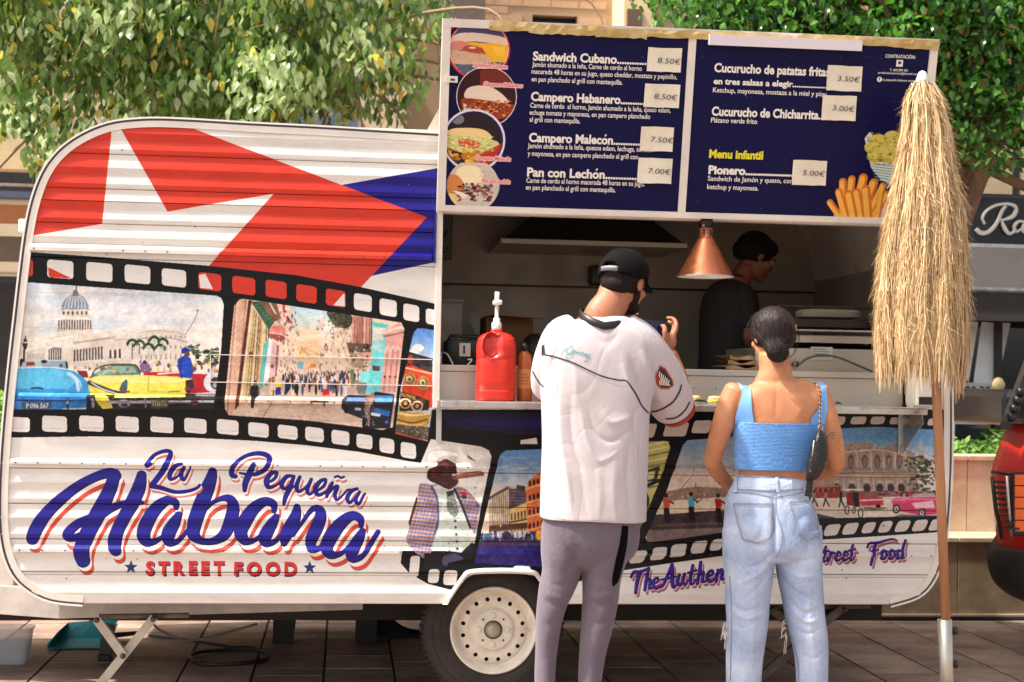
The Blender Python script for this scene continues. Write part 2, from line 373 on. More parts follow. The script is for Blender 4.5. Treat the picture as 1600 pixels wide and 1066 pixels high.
for i in range(10): mur.poly([(484+i*24,545-i*3.2),(498+i*24,543-i*3.2),(498+i*24,634-i*2),(484+i*24,634-i*2)],(82,72,74))
for i in range(3): mur.poly([(768+i*37,545),(783+i*37,540),(783+i*37,610),(768+i*37,612)],(52,46,52))
mur.poly([(480,640),(914,630),(914,700),(480,700)],(206,192,178))
for i in range(44): mur.ell(rd.uniform(470,900),rd.uniform(655,700),5,rd.uniform(10,20),rd.choice([(120,104,98),(190,180,172),(90,80,82),(214,204,190)]),.8)
mur.strk([(88,690),(88,640),(92,560),(95,510)],(30,26,30),7); mur.poly([(75,490),(120,490),(108,535),(88,535)],(40,34,38)); mur.poly([(88,455),(112,455),(116,480),(84,480)],(70,62,66)); mur.strk([(100,455),(102,436)],(30,26,30),4); mur.ell(72,650,16,40,(24,20,24))
# background cars, blue car
mur.poly([(60,690),(80,640),(180,620),(420,628),(440,700)],(176,188,194)); mur.poly([(110,640),(170,635),(180,665),(110,670)],(150,60,48)); mur.poly([(240,632),(420,632),(430,690),(230,690)],(138,158,168)); mur.poly([(420,630),(436,640),(440,690),(425,690)],(40,40,60)); mur.ell(250,636,24,14,(40,36,44)); mur.ell(384,668,12,14,(60,70,90))
mur.poly([(510,705),(590,710),(600,760),(540,765)],(130,46,44))
mur.poly([(-20,690),(150,684),(330,684),(480,705),(560,760),(610,820),(650,900),(660,1020),(-20,1020)],(60,150,206))
mur.poly([(-20,700),(150,692),(320,692),(470,715),(500,800),(440,850),(-20,850)],(96,190,226),.9)
mur.strk([(-20,690),(150,684),(330,684),(490,706)],(196,222,232),5); mur.strk([(440,730),(500,770),(520,860)],(196,222,236),14,al=.8); mur.strk([(475,735),(530,790),(545,850)],(186,216,234),6,al=.7)
mur.poly([(-20,900),(640,895),(652,1000),(-20,1015)],(52,118,190),.9); mur.strk([(-20,940),(300,946),(640,935)],(30,70,140),5)
mur.strk([(150,848),(195,842),(240,850)],(40,60,80),7); mur.strk([(400,1012),(655,1008)],(190,200,210),7)
mur.rrect(72,960,308,1012,(70,82,104),10); ctext(mur,'P',104,1004,40,(226,226,226),0,.03,.9); ctext(mur,'096 567',138,1004,40,(226,226,226),0,.03,.82)
mur.poly([(425,950),(448,950),(445,1012),(430,1012)],(40,44,56)); mur.ell(436,960,10,14,(190,196,204))
# right part: curved wing, palms, yellow and red car, man in blue
mur.crop(180,480,6.272)
mur.poly([(0,240),(120,225),(230,250),(330,225),(480,222),(600,232),(680,260),(706,340),(706,580),(0,580)],(212,200,188))
mur.strk([(120,320),(420,300),(560,306),(700,345)],(150,138,132),5); mur.strk([(230,252),(440,232),(690,268)],(176,164,154),4)
for r_,(yy,hh) in enumerate(((275,26),(372,36),(455,60))):
    for i in range(10): mur.poly([(250+i*48,yy+abs(i-6)*3),(266+i*48,yy+abs(i-6)*3),(266+i*48,yy+hh),(250+i*48,yy+hh)],(140,126,124),.8)
mur.poly([(0,360),(80,355),(80,520),(0,520)],(220,208,196)); mur.poly([(38,410),(56,410),(56,500),(38,500)],(52,44,52)); mur.poly([(0,415),(12,415),(12,500),(0,500)],(52,44,52))
mur.strk([(0,322),(110,318)],(170,158,150),4)
for (px_,py_,hh) in ((170,330,180),(240,340,120),(330,370,160),(385,300,200),(440,380,150),(470,320,160)):
    mur.strk([(px_,py_+20),(px_-2,py_+hh)],(96,86,70) if px_<300 else (176,170,158),5)
    for k in range(15):
        a=R(-200+k*16); L_=rd.uniform(48,66); ex=px_+math.cos(a)*L_; ey=py_+math.sin(a)*L_*.55+16+abs(math.cos(a))*14
        mur.strk([(px_,py_),((px_+ex)/2,(py_+ey)/2-12),(ex,ey+8)],rd.choice([(30,62,40),(44,84,46),(22,44,34)]),5)
for i in range(46): mur.ell(rd.uniform(800,1010),rd.uniform(400,560),rd.uniform(12,30),rd.uniform(8,18),rd.choice([(34,50,36),(56,78,50),(24,36,30),(84,100,70)]),.9)
for i in range(24): mur.ell(rd.uniform(720,820),rd.uniform(370,470),rd.uniform(8,22),rd.uniform(5,12),rd.choice([(40,56,40),(60,80,52)]),.85)
mur.strk([(690,270),(740,190),(795,90),(806,40)],(110,100,100),3); mur.ell(806,34,12,10,(130,120,120))
for i in range(60): mur.ell(rd.uniform(190,1000),rd.uniform(540,630),rd.uniform(8,16),rd.uniform(14,28),rd.choice([(150,70,60),(90,60,56),(200,150,110),(60,50,60),(210,196,180),(196,210,60),(60,80,130)]),.75)
mur.poly([(240,570),(270,545),(320,545),(345,580),(345,640),(250,640)],(126,70,104))
for i in range(6): mur.strk([(246+i*18,560),(252+i*18,640)],(206,196,216),2); mur.strk([(244,566+i*13),(344,570+i*13)],(60,50,110),2)
mur.ell(292,540,20,18,(60,38,30)); mur.strk([(375,635),(410,590),(470,580)],(224,218,214),5)
mur.poly([(280,640),(640,630),(900,640),(1000,670),(990,830),(700,850),(280,680)],(176,36,42)); mur.strk([(420,655),(640,640),(900,650),(1000,668)],(232,206,200),9)
mur.ell(955,740,88,92,(214,214,222)); mur.ell(985,745,50,60,(60,54,66)); mur.ell(978,765,22,26,(170,170,186))
mur.poly([(-260,690),(-200,650),(0,560),(190,562),(235,600),(240,660),(-250,700)],(96,118,104)); mur.poly([(-190,650),(-20,580),(180,582),(215,640),(-180,670)],(140,170,160)); mur.strk([(-230,690),(-190,610),(-60,566),(180,566),(236,620),(240,660)],(60,60,50),7)
for i in range(16): mur.ell(rd.uniform(-160,190),rd.uniform(590,650),14,12,rd.choice([(170,190,90),(120,150,150),(190,90,70),(70,90,80)]),.7)
mur.ell(-60,640,60,26,(200,196,186),.0); mur.strk([(-120,660),(-90,632),(-40,622),(10,640)],(226,220,210),4)
mur.poly([(-265,700),(-150,668),(140,664),(330,668),(600,680),(760,702),(740,770),(690,860),(-100,1000),(-200,960),(-260,800)],(224,210,84)); mur.poly([(-240,700),(-150,678),(140,676),(330,680),(740,702),(640,740),(-200,740)],(236,226,150),.8)
mur.strk([(330,680),(322,830)],(150,136,50),3); mur.strk([(-255,740),(-130,790),(-20,830),(90,850)],(60,56,64),20); mur.strk([(-230,740),(-130,800),(60,862)],(206,206,214),7)
mur.poly([(40,810),(70,740),(110,705),(122,730),(118,810),(80,840)],(50,84,96)); mur.strk([(60,820),(135,830)],(140,40,40),9)
for i in range(8): mur.poly([(334+i*22,822),(342+i*22,822),(340+i*22,836),(332+i*22,836)],(150,134,48))
mur.strk([(520,832),(630,824)],(110,104,60),5)
mur.poly([(-270,860),(600,850),(980,850),(1000,1066),(-290,1066)],(34,28,30)); mur.poly([(-200,800),(-60,880),(-20,990),(-120,1000),(-180,930)],(206,190,70)); mur.ell(-230,940,36,80,(30,28,32)); mur.ell(-215,940,16,50,(150,150,160))
mur.poly([(690,720),(760,705),(775,780),(730,840),(690,830)],(60,40,50)); mur.strk([(690,800),(790,812)],(150,50,56),9)
mur.poly([(0,845),(690,845),(690,880),(0,890)],(226,210,90)); mur.strk([(-60,930),(300,930),(980,925)],(176,176,190),14); mur.ell(90,945,62,40,(150,150,166)); mur.ell(92,962,36,20,(60,56,66))
mur.rrect(355,905,525,985,(70,66,60),10,slope=-.02)
for i in range(7): mur.strk([(372+i*21,920),(374+i*21,966)],(200,196,150),4)
mur.ell(782,935,40,30,(90,60,60)); mur.strk([(300,900),(300,980)],(120,120,130),8)
mur.poly([(790,850),(980,838),(975,872),(790,870)],(206,204,214),.6)
mur.poly([(645,490),(690,470),(740,500),(770,600),(800,590),(795,620),(765,640),(750,695),(640,690),(610,570),(615,510)],(34,66,168)); mur.poly([(745,570),(795,595),(790,635),(752,610)],(110,64,50))
mur.ell(704,458,28,30,(100,58,44)); mur.poly([(648,440),(655,405),(690,392),(720,405),(742,432),(715,438),(690,440),(660,462)],(28,40,140)); mur.strk([(650,500),(640,600),(650,690)],(24,46,130),10,al=.6)
# --- picture 2: street with a crowd
mur.crop(); mur.clip = picmask([(374,468),(380,467),(627,504),(632,514),(614,668),(598,672),(478,657),(357,649),(351,638),(352,620),(366,478)])
mur.poly([(340,460),(640,460),(640,690),(340,690)],(224,196,172))
mur.crop(350,460,5.33)
mur.poly([(560,80),(920,120),(920,350),(600,380)],gradc(470,(176,212,222),530,(232,212,186)))
mur.poly([(620,270),(790,290),(790,350),(640,400)],(232,206,176)); mur.poly([(790,220),(840,226),(845,290),(790,290)],(214,190,170))
# left facades
for i in range(11): x=20+i*16; mur.poly([(x+60,30),(x+74,30),(x,1000),(x-16,1000)],rd.choice([(206,160,132),(190,140,116),(214,176,150),(176,126,106)]))
mur.poly([(205,50),(230,50),(120,960),(90,960)],(84,36,30))
for i in range(26):
    x=225+i*7; xb=130+i*12; mur.poly([(x,90+i*10),(x+6,92+i*10),(xb+10,900-i*6),(xb,905-i*6)],rd.choice([(206,184,130),(176,140,90),(120,88,60),(222,206,160),(90,60,46),(190,170,110),(140,110,80)]))
mur.poly([(330,420),(378,360),(330,770),(285,800)],(96,176,170)); mur.poly([(378,360),(410,390),(380,700),(325,760)],(230,214,214)); mur.poly([(405,380),(455,430),(430,680),(375,700)],(206,166,166)); mur.poly([(440,420),(460,430),(440,680),(425,680)],(150,90,84))
mur.poly([(225,60),(300,60),(420,230),(375,300)],(56,90,66)); mur.poly([(300,60),(440,80),(480,210),(410,230)],(120,84,66)); mur.strk([(380,70),(430,160)],(226,206,190),6)
for i in range(8): mur.strk([(240+i*20,70+i*22),(262+i*20,60+i*24)],(90,140,100),3)
mur.poly([(375,300),(410,262),(490,260),(515,300),(512,380),(460,405),(380,350)],(212,124,116)); mur.poly([(378,330),(505,345),(500,385),(462,400),(380,350)],(140,74,66)); mur.strk([(380,318),(440,322),(510,350)],(236,196,186),5)
mur.ell(225,500,20,24,(120,60,46)); mur.ell(402,600,16,16,(120,70,60)); mur.strk([(500,90),(505,170),(540,230)],(206,60,80),12); mur.strk([(515,95),(510,250)],(220,220,220),5); mur.strk([(530,190),(548,225)],(40,50,110),7)
for i in range(330):                # crowded facades on both sides of the street
    t=rd.random(); x=rd.uniform(450,625) if t<.45 else rd.uniform(770,1100)
    y=rd.uniform(100,640) if t<.45 else rd.uniform(180,640)
    if t<.45 and x>600 and y<300: continue
    mur.poly([(x,y),(x+rd.uniform(6,18),y+rd.uniform(-2,4)),(x+rd.uniform(6,16),y+rd.uniform(8,34)),(x,y+rd.uniform(8,34))],rd.choice([(196,164,140),(222,200,176),(120,92,80),(84,66,62),(236,220,200),(176,140,120),(206,170,130),(100,110,106)]),.8)
mur.poly([(600,400),(790,360),(790,560),(600,590)],(226,186,140),.75)
for i in range(26): mur.poly([(610+rd.uniform(0,170),400+rd.uniform(0,170))]+[(0,0)]*0+[(640,440),(650,470)],(190,140,90),.3)
for i in range(18): x=rd.uniform(610,780); y=rd.uniform(420,600); mur.poly([(x,y),(x+9,y),(x+9,y+22),(x,y+22)],rd.choice([(170,120,80),(240,216,176),(120,150,150),(230,160,70)]),.8)
mur.poly([(610,560),(660,565),(660,620),(610,620)],(120,176,186)); mur.poly([(720,580),(765,580),(765,610),(720,612)],(210,130,60))
mur.poly([(300,790),(560,660),(900,640),(1600,850),(1600,1066),(0,1066),(120,930)],(206,180,160))
for i in range(60): x=rd.uniform(120,1300); y=rd.uniform(860,1050); mur.strk([(x,y),(x+rd.uniform(30,120),y+rd.uniform(2,14))],rd.choice([(176,146,130),(226,204,186),(150,120,110)]),rd.uniform(1.5,5),al=.6)
for i in range(150):
    y=640+abs(rd.gauss(0,60)); x=rd.uniform(480,1180) if y<720 else rd.uniform(330,1200); s_=.35+(y-640)/160
    c=rd.choice([(30,26,34),(40,34,46),(150,40,40),(226,216,206),(60,90,140),(24,22,26),(120,84,70),(50,60,90)])
    mur.poly([(x-9*s_,y),(x+9*s_,y),(x+11*s_,y+34*s_),(x+5*s_,y+70*s_),(x-7*s_,y+68*s_)],c); mur.ell(x,y-8*s_,6*s_,8*s_,(50,34,30))
mur.poly([(225,760),(285,760),(290,840),(262,870),(245,950),(225,945),(228,860),(215,820)],(28,24,30)); mur.ell(260,735,15,18,(40,28,26)); mur.strk([(215,790),(212,830)],(140,90,70),6); mur.strk([(290,790),(292,830)],(140,90,70),6)
mur.poly([(435,735),(480,735),(488,775),(430,775)],(226,206,60)); mur.poly([(430,775),(474,775),(474,835),(428,838)],(50,40,130)); mur.ell(455,712,13,14,(200,190,180))
mur.poly([(510,740),(560,745),(556,780),(520,835),(503,835)],(30,44,70)); mur.ell(532,722,12,16,(40,30,30)); mur.poly([(380,740),(425,740),(430,800),(372,800)],(226,200,190)); mur.poly([(376,790),(410,795),(405,840),(374,835)],(214,196,150))
mur.poly([(590,740),(620,730),(622,790),(596,830),(584,780)],(26,24,30)); mur.poly([(820,790),(880,790),(880,840),(820,845)],(190,40,40))
mur.strk([(726,890),(865,895)],(40,34,40),6); mur.strk([(728,890),(728,912)],(40,34,40),4); mur.strk([(835,900),(835,930)],(40,34,40),6); mur.strk([(330,1015),(400,900)],(130,104,96),4)
mur.crop(500,480,4.847)
mur.poly([(60,30),(235,60),(225,150),(130,150),(80,100)],(62,58,40),smooth=4)
for i in range(50): mur.ell(rd.uniform(65,230),rd.uniform(30,150),9,6,rd.choice([(84,80,50),(44,44,34),(110,104,70)]),.9)
mur.poly([(250,60),(400,90),(400,400),(330,420),(240,250)],(206,150,130))
for i in range(11): x=258+i*13; mur.poly([(x,70),(x+6,72),(x+3,300),(x-4,290)],rd.choice([(120,70,60),(226,180,160),(84,52,50),(190,130,110)]))
mur.poly([(200,270),(390,280),(385,340),(220,345)],(96,72,60)); mur.poly([(230,345),(340,350),(325,480),(240,440)],(176,146,126)); mur.ell(350,300,24,18,(34,30,34))
for i in range(60): mur.ell(rd.uniform(190,390),rd.uniform(250,500),rd.uniform(3,10),rd.uniform(3,12),rd.choice([(84,66,58),(214,190,160),(60,50,48),(170,140,120),(90,110,60)]),.8)
mur.poly([(395,110),(520,130),(500,230),(470,500),(455,640),(340,660),(380,480),(395,300)],(110,206,206)); mur.poly([(405,150),(520,150),(470,190),(480,250),(400,250)],(216,206,190)); mur.poly([(395,115),(510,130),(500,160),(420,150)],(96,190,180)); mur.poly([(305,490),(380,480),(370,575),(300,575)],(130,214,212)); mur.poly([(395,440),(455,450),(450,485),(400,480)],(96,60,50)); mur.poly([(405,250),(480,260),(470,340),(400,330)],(200,214,206),.6)
mur.poly([(470,185),(600,120),(640,170),(640,205),(560,640),(455,650),(500,240)],(214,160,146)); mur.strk([(470,200),(600,155),(640,172)],(236,200,190),9); mur.strk([(490,222),(636,190)],(150,90,84),6)
for i in range(3): x=512+i*40; mur.strk([(x,330),(x-30,640)],(176,116,106),5); mur.strk([(x-14,330),(x-2,300),(x+14,330)],(232,196,186),5); mur.ell(x-22,528,9,9,(84,50,50))
mur.poly([(270,560),(345,575),(340,665),(285,660)],(130,120,116)); mur.poly([(225,480),(262,470),(250,600),(235,600)],(90,120,80))
mur.poly([(165,700),(215,665),(420,670),(420,900),(330,850),(200,800),(165,770)],(46,42,56)); mur.poly([(205,680),(345,685),(350,715),(200,715)],(100,130,190)); mur.poly([(265,760),(310,765),(310,785),(262,780)],(206,206,210)); mur.ell(180,750,18,30,(24,22,26)); mur.ell(200,785,18,20,(20,18,22))
mur.poly([(355,700),(420,640),(560,660),(560,700),(530,920),(330,920)],(34,32,42)); mur.poly([(420,670),(556,672),(545,720),(410,720)],(84,140,200)); mur.poly([(410,760),(535,790),(520,830),(405,800)],(46,110,190)); mur.poly([(385,795),(460,810),(455,830),(385,820)],(226,226,226)); mur.poly([(340,690),(400,640),(420,680),(380,760),(375,900),(340,900)],(150,120,110)); mur.ell(340,880,22,44,(16,14,18))
for i in range(40): mur.ell(rd.uniform(320,410),rd.uniform(650,900),4,6,rd.choice([(220,200,190),(60,50,50),(170,100,90)]),.8)
mur.rrect(492,860,514,882,(70,110,200),3)
# --- picture 3: orange car nose
mur.crop(); mur.clip = picmask([(646,520),(652,513),(660,513),(700,520),(700,700),(675,692),(617,678),(626,607)])
mur.poly([(600,500),(700,500),(700,720),(600,720)],gradc(515,(90,140,206),560,(190,206,226)))
mur.crop(500,480,4.847)
mur.ell(740,310,44,30,(236,226,222)); mur.ell(720,335,40,20,(226,220,220))
mur.poly([(660,335),(850,390),(850,500),(640,450)],(60,54,60)); mur.strk([(660,340),(850,398)],(26,22,28),6); mur.ell(685,400,22,34,(176,60,40))
for i in range(30): mur.ell(rd.uniform(660,850),rd.uniform(380,470),6,6,rd.choice([(40,36,46),(110,90,90),(30,28,40),(90,60,50)]),.8)
mur.poly([(640,450),(700,440),(850,500),(850,760),(800,770),(620,640)],(206,66,36)); mur.strk([(650,460),(850,505)],(236,190,150),6)
for (x,y) in ((678,548),(780,575)): mur.ell(x,y,48,50,(176,140,84)); mur.ell(x,y,38,40,(120,96,60)); mur.ell(x-4,y-6,24,26,(206,180,120)); mur.ell(x,y,12,14,(90,70,50))
mur.poly([(610,640),(700,660),(830,710),(820,780),(600,790)],(60,40,30))
for i in range(14): mur.strk([(616+i*8,648+i*2),(614+i*8,672+i*2)],(206,170,90),2.4)
for (x,y) in ((645,730),(735,750)): mur.ell(x,y,46,40,(214,190,140)); mur.ell(x,y,32,30,(90,50,36)); mur.ell(x,y,14,14,(206,170,120))
mur.poly([(580,780),(700,800),(840,800),(820,890),(760,915),(570,880)],(196,150,66)); mur.strk([(590,800),(700,820),(830,805)],(240,214,140),8); mur.strk([(575,850),(700,876),(810,850)],(120,80,36),6); mur.strk([(575,868),(700,896),(800,880)],(232,196,110),5)
mur.poly([(560,885),(830,910),(830,1010),(570,960)],(84,74,60))
for i in range(110): mur.ell(rd.uniform(570,830),rd.uniform(900,1000),5,4,rd.choice([(40,36,34),(150,140,116),(190,180,150),(84,76,60)]),.8)
mur.strk([(570,955),(820,1022)],(206,70,50),7)
mur.clip=None
# --- lower film strip (right of the wheel and behind the customers)
mur.crop()
mur.poly([(664,722),(675,640),(1500,640),(1500,808),(1462,832),(1285,843),(1129,868),(966,892),(880,915),(760,924),(702,921),(668,912),(640,896),(626,880),(628,860),(640,830)],BLK)
mur.poly([(690,645),(860,645),(860,680),(800,678),(700,668)],(24,18,60)); mur.poly([(720,655),(850,655),(850,668),(740,664)],(36,26,110),.7)  # blue print below the shelf, with the shelf's shadow put into its colour
mur.poly([(813,688),(838,684),(840,694),(813,694)],WHT)
for (a,b,c,d,sx) in [(640,868,655,902,.1),(669,889,686,911,0),(693,891,714,914,0),(727,890,750,912,0),(761,888,786,910,0),(800,884,828,906,0)]: mur.rrect(a,b,c,d,WHT,5,shx=-.1)
for (a,b,c,d) in [(1017,855,1040,875),(1047,850,1071,870),(1080,845,1103,864),(1110,842,1129,860),(985,860,1008,880),(950,866,975,886),(1140,836,1163,855),(1172,832,1195,851),(1204,828,1226,847),(1236,824,1258,843),(1262,821,1282,839),(1288,819,1311,837),(1317,817,1339,835),(1347,816,1366,833),(1373,814,1392,832),(1399,813,1420,831),(1426,812,1447,830),(1452,811,1472,829)]: mur.rrect(a,b,c,d,(206,196,188),5,shx=-.35,slope=-.08)
for (a,b,c,d) in [(962,664,985,686),(1002,662,1024,684),(1038,660,1074,682),(1082,657,1110,677),(1122,655,1152,673),(1168,653,1198,670),(1212,652,1240,668),(1256,651,1284,666),(1294,651,1320,664),(1329,651,1353,663),(1360,651,1382,663),(1390,652,1411,663),(1420,653,1441,664),(1449,654,1470,665)]: mur.rrect(a,b,c,d,(206,196,188),4,shx=-.3)
# cigar picture
mur.clip = picmask([(673,686),(752,698),(764,704),(768,714),(752,790),(738,870),(700,880),(690,922),(600,922),(600,860)])
mur.poly([(600,680),(780,680),(780,860),(620,860)],WHT)
mur.crop(620,690,4.44)
for i in range(5): mur.strk([(490+i*9,95+i*7),(505+i*9,118+i*4)],(60,50,50),2.5)
cA,cB,cC=(150,150,196),(206,140,96),(70,84,150)
mur.clip = mur.clip & mur.full([(0,0),(1066,0),(1066,1066),(0,1066)])
base=mur.clip
jacket=[(150,330),(165,290),(240,300),(300,320),(330,600),(250,740),(190,810),(70,700),(90,590),(140,420)]
jr=[(395,320),(480,330),(560,420),(575,470),(560,560),(540,640),(500,560),(440,440)]
mur.poly([(135,380),(160,420),(150,560),(100,640),(80,560)],(84,40,36))
for J in (jacket,jr):
    mur.clip=base; F=mur.full(J,4); mur.clip=base & F; mur.poly([(0,200),(640,200),(640,860),(0,860)],(176,166,190))
    for i in range(34): mur.strk([(40+i*26,250),(-130+i*26,860)],cB,6,al=.6,n=1); mur.strk([(52+i*26,250),(-118+i*26,860)],cC,4,al=.6,n=1)
    for i in range(28): mur.strk([(0,250+i*26),(640,330+i*26)],cC,6,al=.45,n=1); mur.strk([(0,263+i*26),(640,343+i*26)],(226,150,100),4,al=.5,n=1)
mur.clip=base
mur.poly([(245,310),(300,300),(350,340),(400,330),(440,420),(480,560),(520,700),(490,775),(240,745),(290,560),(290,420)],(206,214,206)); mur.strk([(240,310),(280,400),(285,560),(262,640)],(84,84,130),7); mur.strk([(400,330),(450,440),(510,600)],(50,50,70),8); mur.strk([(300,550),(430,530)],(176,190,186),4); mur.strk([(320,480),(330,420)],(226,230,226),12)
mur.poly([(340,345),(395,335),(400,370),(430,490),(400,530),(350,480),(345,400)],(130,136,130))
for i in range(60): mur.ell(rd.uniform(350,420),rd.uniform(380,510),4,4,rd.choice([(50,54,50),(206,210,200)]),.8)
mur.poly([(345,350),(400,335),(388,372),(355,380)],(50,60,66))
for y in (550,595,643,693,742): mur.ell(404+(y-550)*.08,y,8,9,(50,46,50))
mur.ell(466,362,20,15,(196,40,40)); mur.ell(466,385,20,13,(40,60,50)); mur.ell(560,440,12,10,(90,100,160))
mur.poly([(208,240),(225,190),(270,170),(300,140),(350,118),(385,130),(410,165),(414,230),(425,285),(370,330),(330,320),(270,290),(225,270)],(72,36,34),smooth=4); mur.ell(330,150,50,26,(86,42,38)); mur.ell(390,210,26,22,(58,28,28)); mur.strk([(290,176),(345,172),(405,176)],(30,18,20),7); mur.ell(255,226,20,26,(96,48,42)); mur.ell(228,222,16,28,(40,30,32)); mur.ell(345,225,26,18,(100,54,46),.6)
mur.poly([(205,160),(215,80),(260,62),(360,62),(420,80),(425,130),(400,150),(340,116),(290,140),(240,165)],(238,232,224)); mur.strk([(200,172),(250,152),(330,112)],(150,140,132),4); mur.strk([(208,150),(216,84),(260,62),(360,62),(420,82)],(196,188,180),3); mur.poly([(300,140),(345,112),(398,146),(420,130),(424,100),(380,96),(330,96),(280,120)],(206,198,190))
mur.strk([(398,250,14),(460,238,17),(560,222,20),(592,226,14)],(140,84,62)); mur.strk([(420,238,4),(580,212,4)],(190,130,100)); mur.ell(396,232,16,10,(190,180,176)); mur.ell(400,248,10,12,(120,60,54))
mur.poly([(190,770),(440,775),(520,700),(560,720),(540,900),(190,880)],(26,22,30)); mur.poly([(320,800),(370,775),(440,790),(465,840),(330,860)],(84,76,110),smooth=4)
# colonial street picture
mur.clip = picmask([(779,718),(782,710),(790,704),(870,701),(905,704),(880,800),(850,886),(741,880),(750,838)])
mur.crop(); mur.poly([(720,690),(910,690),(910,900),(720,900)],gradc(705,(96,140,196),775,(226,208,184)))
mur.crop(620,690,4.44)
for i in range(22): mur.ell(rd.uniform(720,1000),rd.uniform(90,300),rd.uniform(20,60),rd.uniform(4,10),rd.choice([(110,170,214),(216,206,196),(150,170,200)]),.4)
mur.poly([(640,380),(770,305),(900,330),(900,640),(640,640)],(176,150,124))
for i in range(10): mur.strk([(655+i*13,375-i*6),(655+i*13,590)],(226,206,180),3); mur.strk([(661+i*13,375-i*6),(661+i*13,590)],(96,78,70),2.5)
mur.poly([(640,385),(770,310),(780,325),(640,402)],(84,70,80)); mur.poly([(778,325),(900,330),(895,420),(780,470)],(74,62,74)); mur.poly([(830,300),(890,310),(890,335),(830,330)],(60,56,70))
for i in range(5): mur.strk([(785,345+i*22),(890,350+i*20)],(110,98,104),3)
mur.poly([(780,470),(900,425),(1000,440),(1000,640),(780,640)],(214,182,110))
for r_ in range(2):
    for i in range(8): mur.poly([(790+i*23,500-i*5+r_*80),(802+i*23,497-i*5+r_*80),(802+i*23,545-i*3+r_*80),(790+i*23,547-i*3+r_*80)],(96,66,46))
mur.strk([(780,560),(1000,520)],(60,44,40),5)
mur.poly([(895,340),(915,270),(1000,205),(1100,190),(1100,640),(905,640)],(206,110,66)); mur.strk([(895,335),(1000,290),(1080,276)],(232,160,90),7)
for r_,y in enumerate((290,390,490,585)):
    for i in range(6): mur.ell(922+i*28,y-i*7,9,22,(70,34,36)); 
    mur.strk([(900,y+34),(1080,y-12)],(236,176,100),4)
mur.poly([(640,585),(905,560),(905,600),(640,630)],(90,60,50)); mur.ell(720,585,8,7,(250,206,120)); mur.ell(850,560,8,6,(250,206,120))
mur.poly([(540,640),(1080,620),(1080,720),(520,740)],(76,58,96)); mur.poly([(520,735),(1080,720),(1080,900),(480,900)],(42,32,104)); mur.ell(700,815,60,40,(60,54,130),.6)
for (x,y,w_,h_,c) in ((610,660,26,18,(60,110,140)),(660,662,30,16,(90,130,160)),(710,650,40,18,(196,180,190)),(760,650,30,30,(50,44,70)),(835,645,44,22,(206,206,216)),(890,640,34,22,(190,190,200)),(910,655,22,18,(40,36,50)),(985,650,24,34,(226,170,50)),(590,690,20,10,(70,120,150))): mur.ell(x,y,w_,h_,c)
for i in range(30): x=rd.uniform(580,960); mur.strk([(x,rd.uniform(620,660)),(x+3,rd.uniform(670,690))],rd.choice([(40,34,54),(60,90,120),(200,200,210)]),3)
# yellow-green car/house picture
mur.clip = picmask([(905,704),(925,696),(1036,689),(1044,690),(1047,700),(1030,752),(1000,826),(930,850),(880,850)])
mur.crop(960,640,3.077); mur.poly([(-300,100),(300,100),(300,700),(-300,700)],(196,190,110))
for i in range(9): mur.strk([(-120,240+i*22),(265,150+i*26)],rd.choice([(120,120,70),(226,222,160),(150,146,84)]),4)
mur.poly([(150,290),(215,270),(205,340),(150,350)],(60,60,50)); mur.poly([(160,300),(195,295),(190,330),(160,340)],(206,206,150)); mur.strk([(140,372),(215,340)],(34,30,30),8); mur.ell(140,440,26,50,(24,20,22)); mur.poly([(130,500),(210,400),(200,560),(120,620)],(120,116,66)); mur.poly([(-200,560),(130,520),(100,700),(-200,700)],(40,32,90))
# fishing picture
mur.clip = picmask([(1067,695),(1074,688),(1150,682),(1255,674),(1262,680),(1240,750),(1215,812),(1129,832),(1012,848),(1008,840),(1040,770)])
mur.crop(); mur.poly([(1000,670),(1270,670),(1270,860),(1000,860)],gradc(690,(130,160,186),740,(222,204,186)))
mur.crop(1010,690,4.267)
mur.poly([(60,360),(140,330),(240,310),(330,300),(540,310),(1000,290),(1000,400),(520,372),(60,420)],(150,120,104))
for i in range(90): x=rd.uniform(130,1000); y=rd.uniform(318,372); mur.poly([(x,y),(x+12,y),(x+12,y+14),(x,y+14)],rd.choice([(176,120,100),(206,180,160),(110,100,100),(120,140,140),(160,90,76)]),.8)
mur.strk([(325,310),(326,275)],(130,110,100),4); mur.poly([(0,405),(520,370),(1000,380),(1000,480),(0,490)],(222,204,180))
mur.poly([(0,490),(200,480),(420,462),(1000,440),(1000,700),(0,700)],(62,48,48)); mur.poly([(0,590),(1000,560),(1000,640),(0,680)],(120,100,94)); mur.strk([(80,560),(500,540)],(84,70,68),8)
for (x,y,c) in ((130,400,(196,70,50)),(295,390,(70,150,176)),(475,400,(170,40,40)),(640,395,(200,200,200)),(760,390,(60,80,130))):
    mur.poly([(x-22,y-18),(x+18,y-20),(x+26,y+30),(x+14,y+46),(x-14,y+46)],c); mur.ell(x,y-40,13,15,(40,28,28)); mur.poly([(x-16,y+44),(x+20,y+44),(x+30,y+140),(x-10,y+140)],(30,24,32)); mur.strk([(x+18,y-5),(x+45,y+12)],(90,54,44),6)
mur.strk([(180,400),(240,300),(310,225)],(70,60,60),1.6); mur.strk([(330,410),(370,384)],(50,44,44),2)
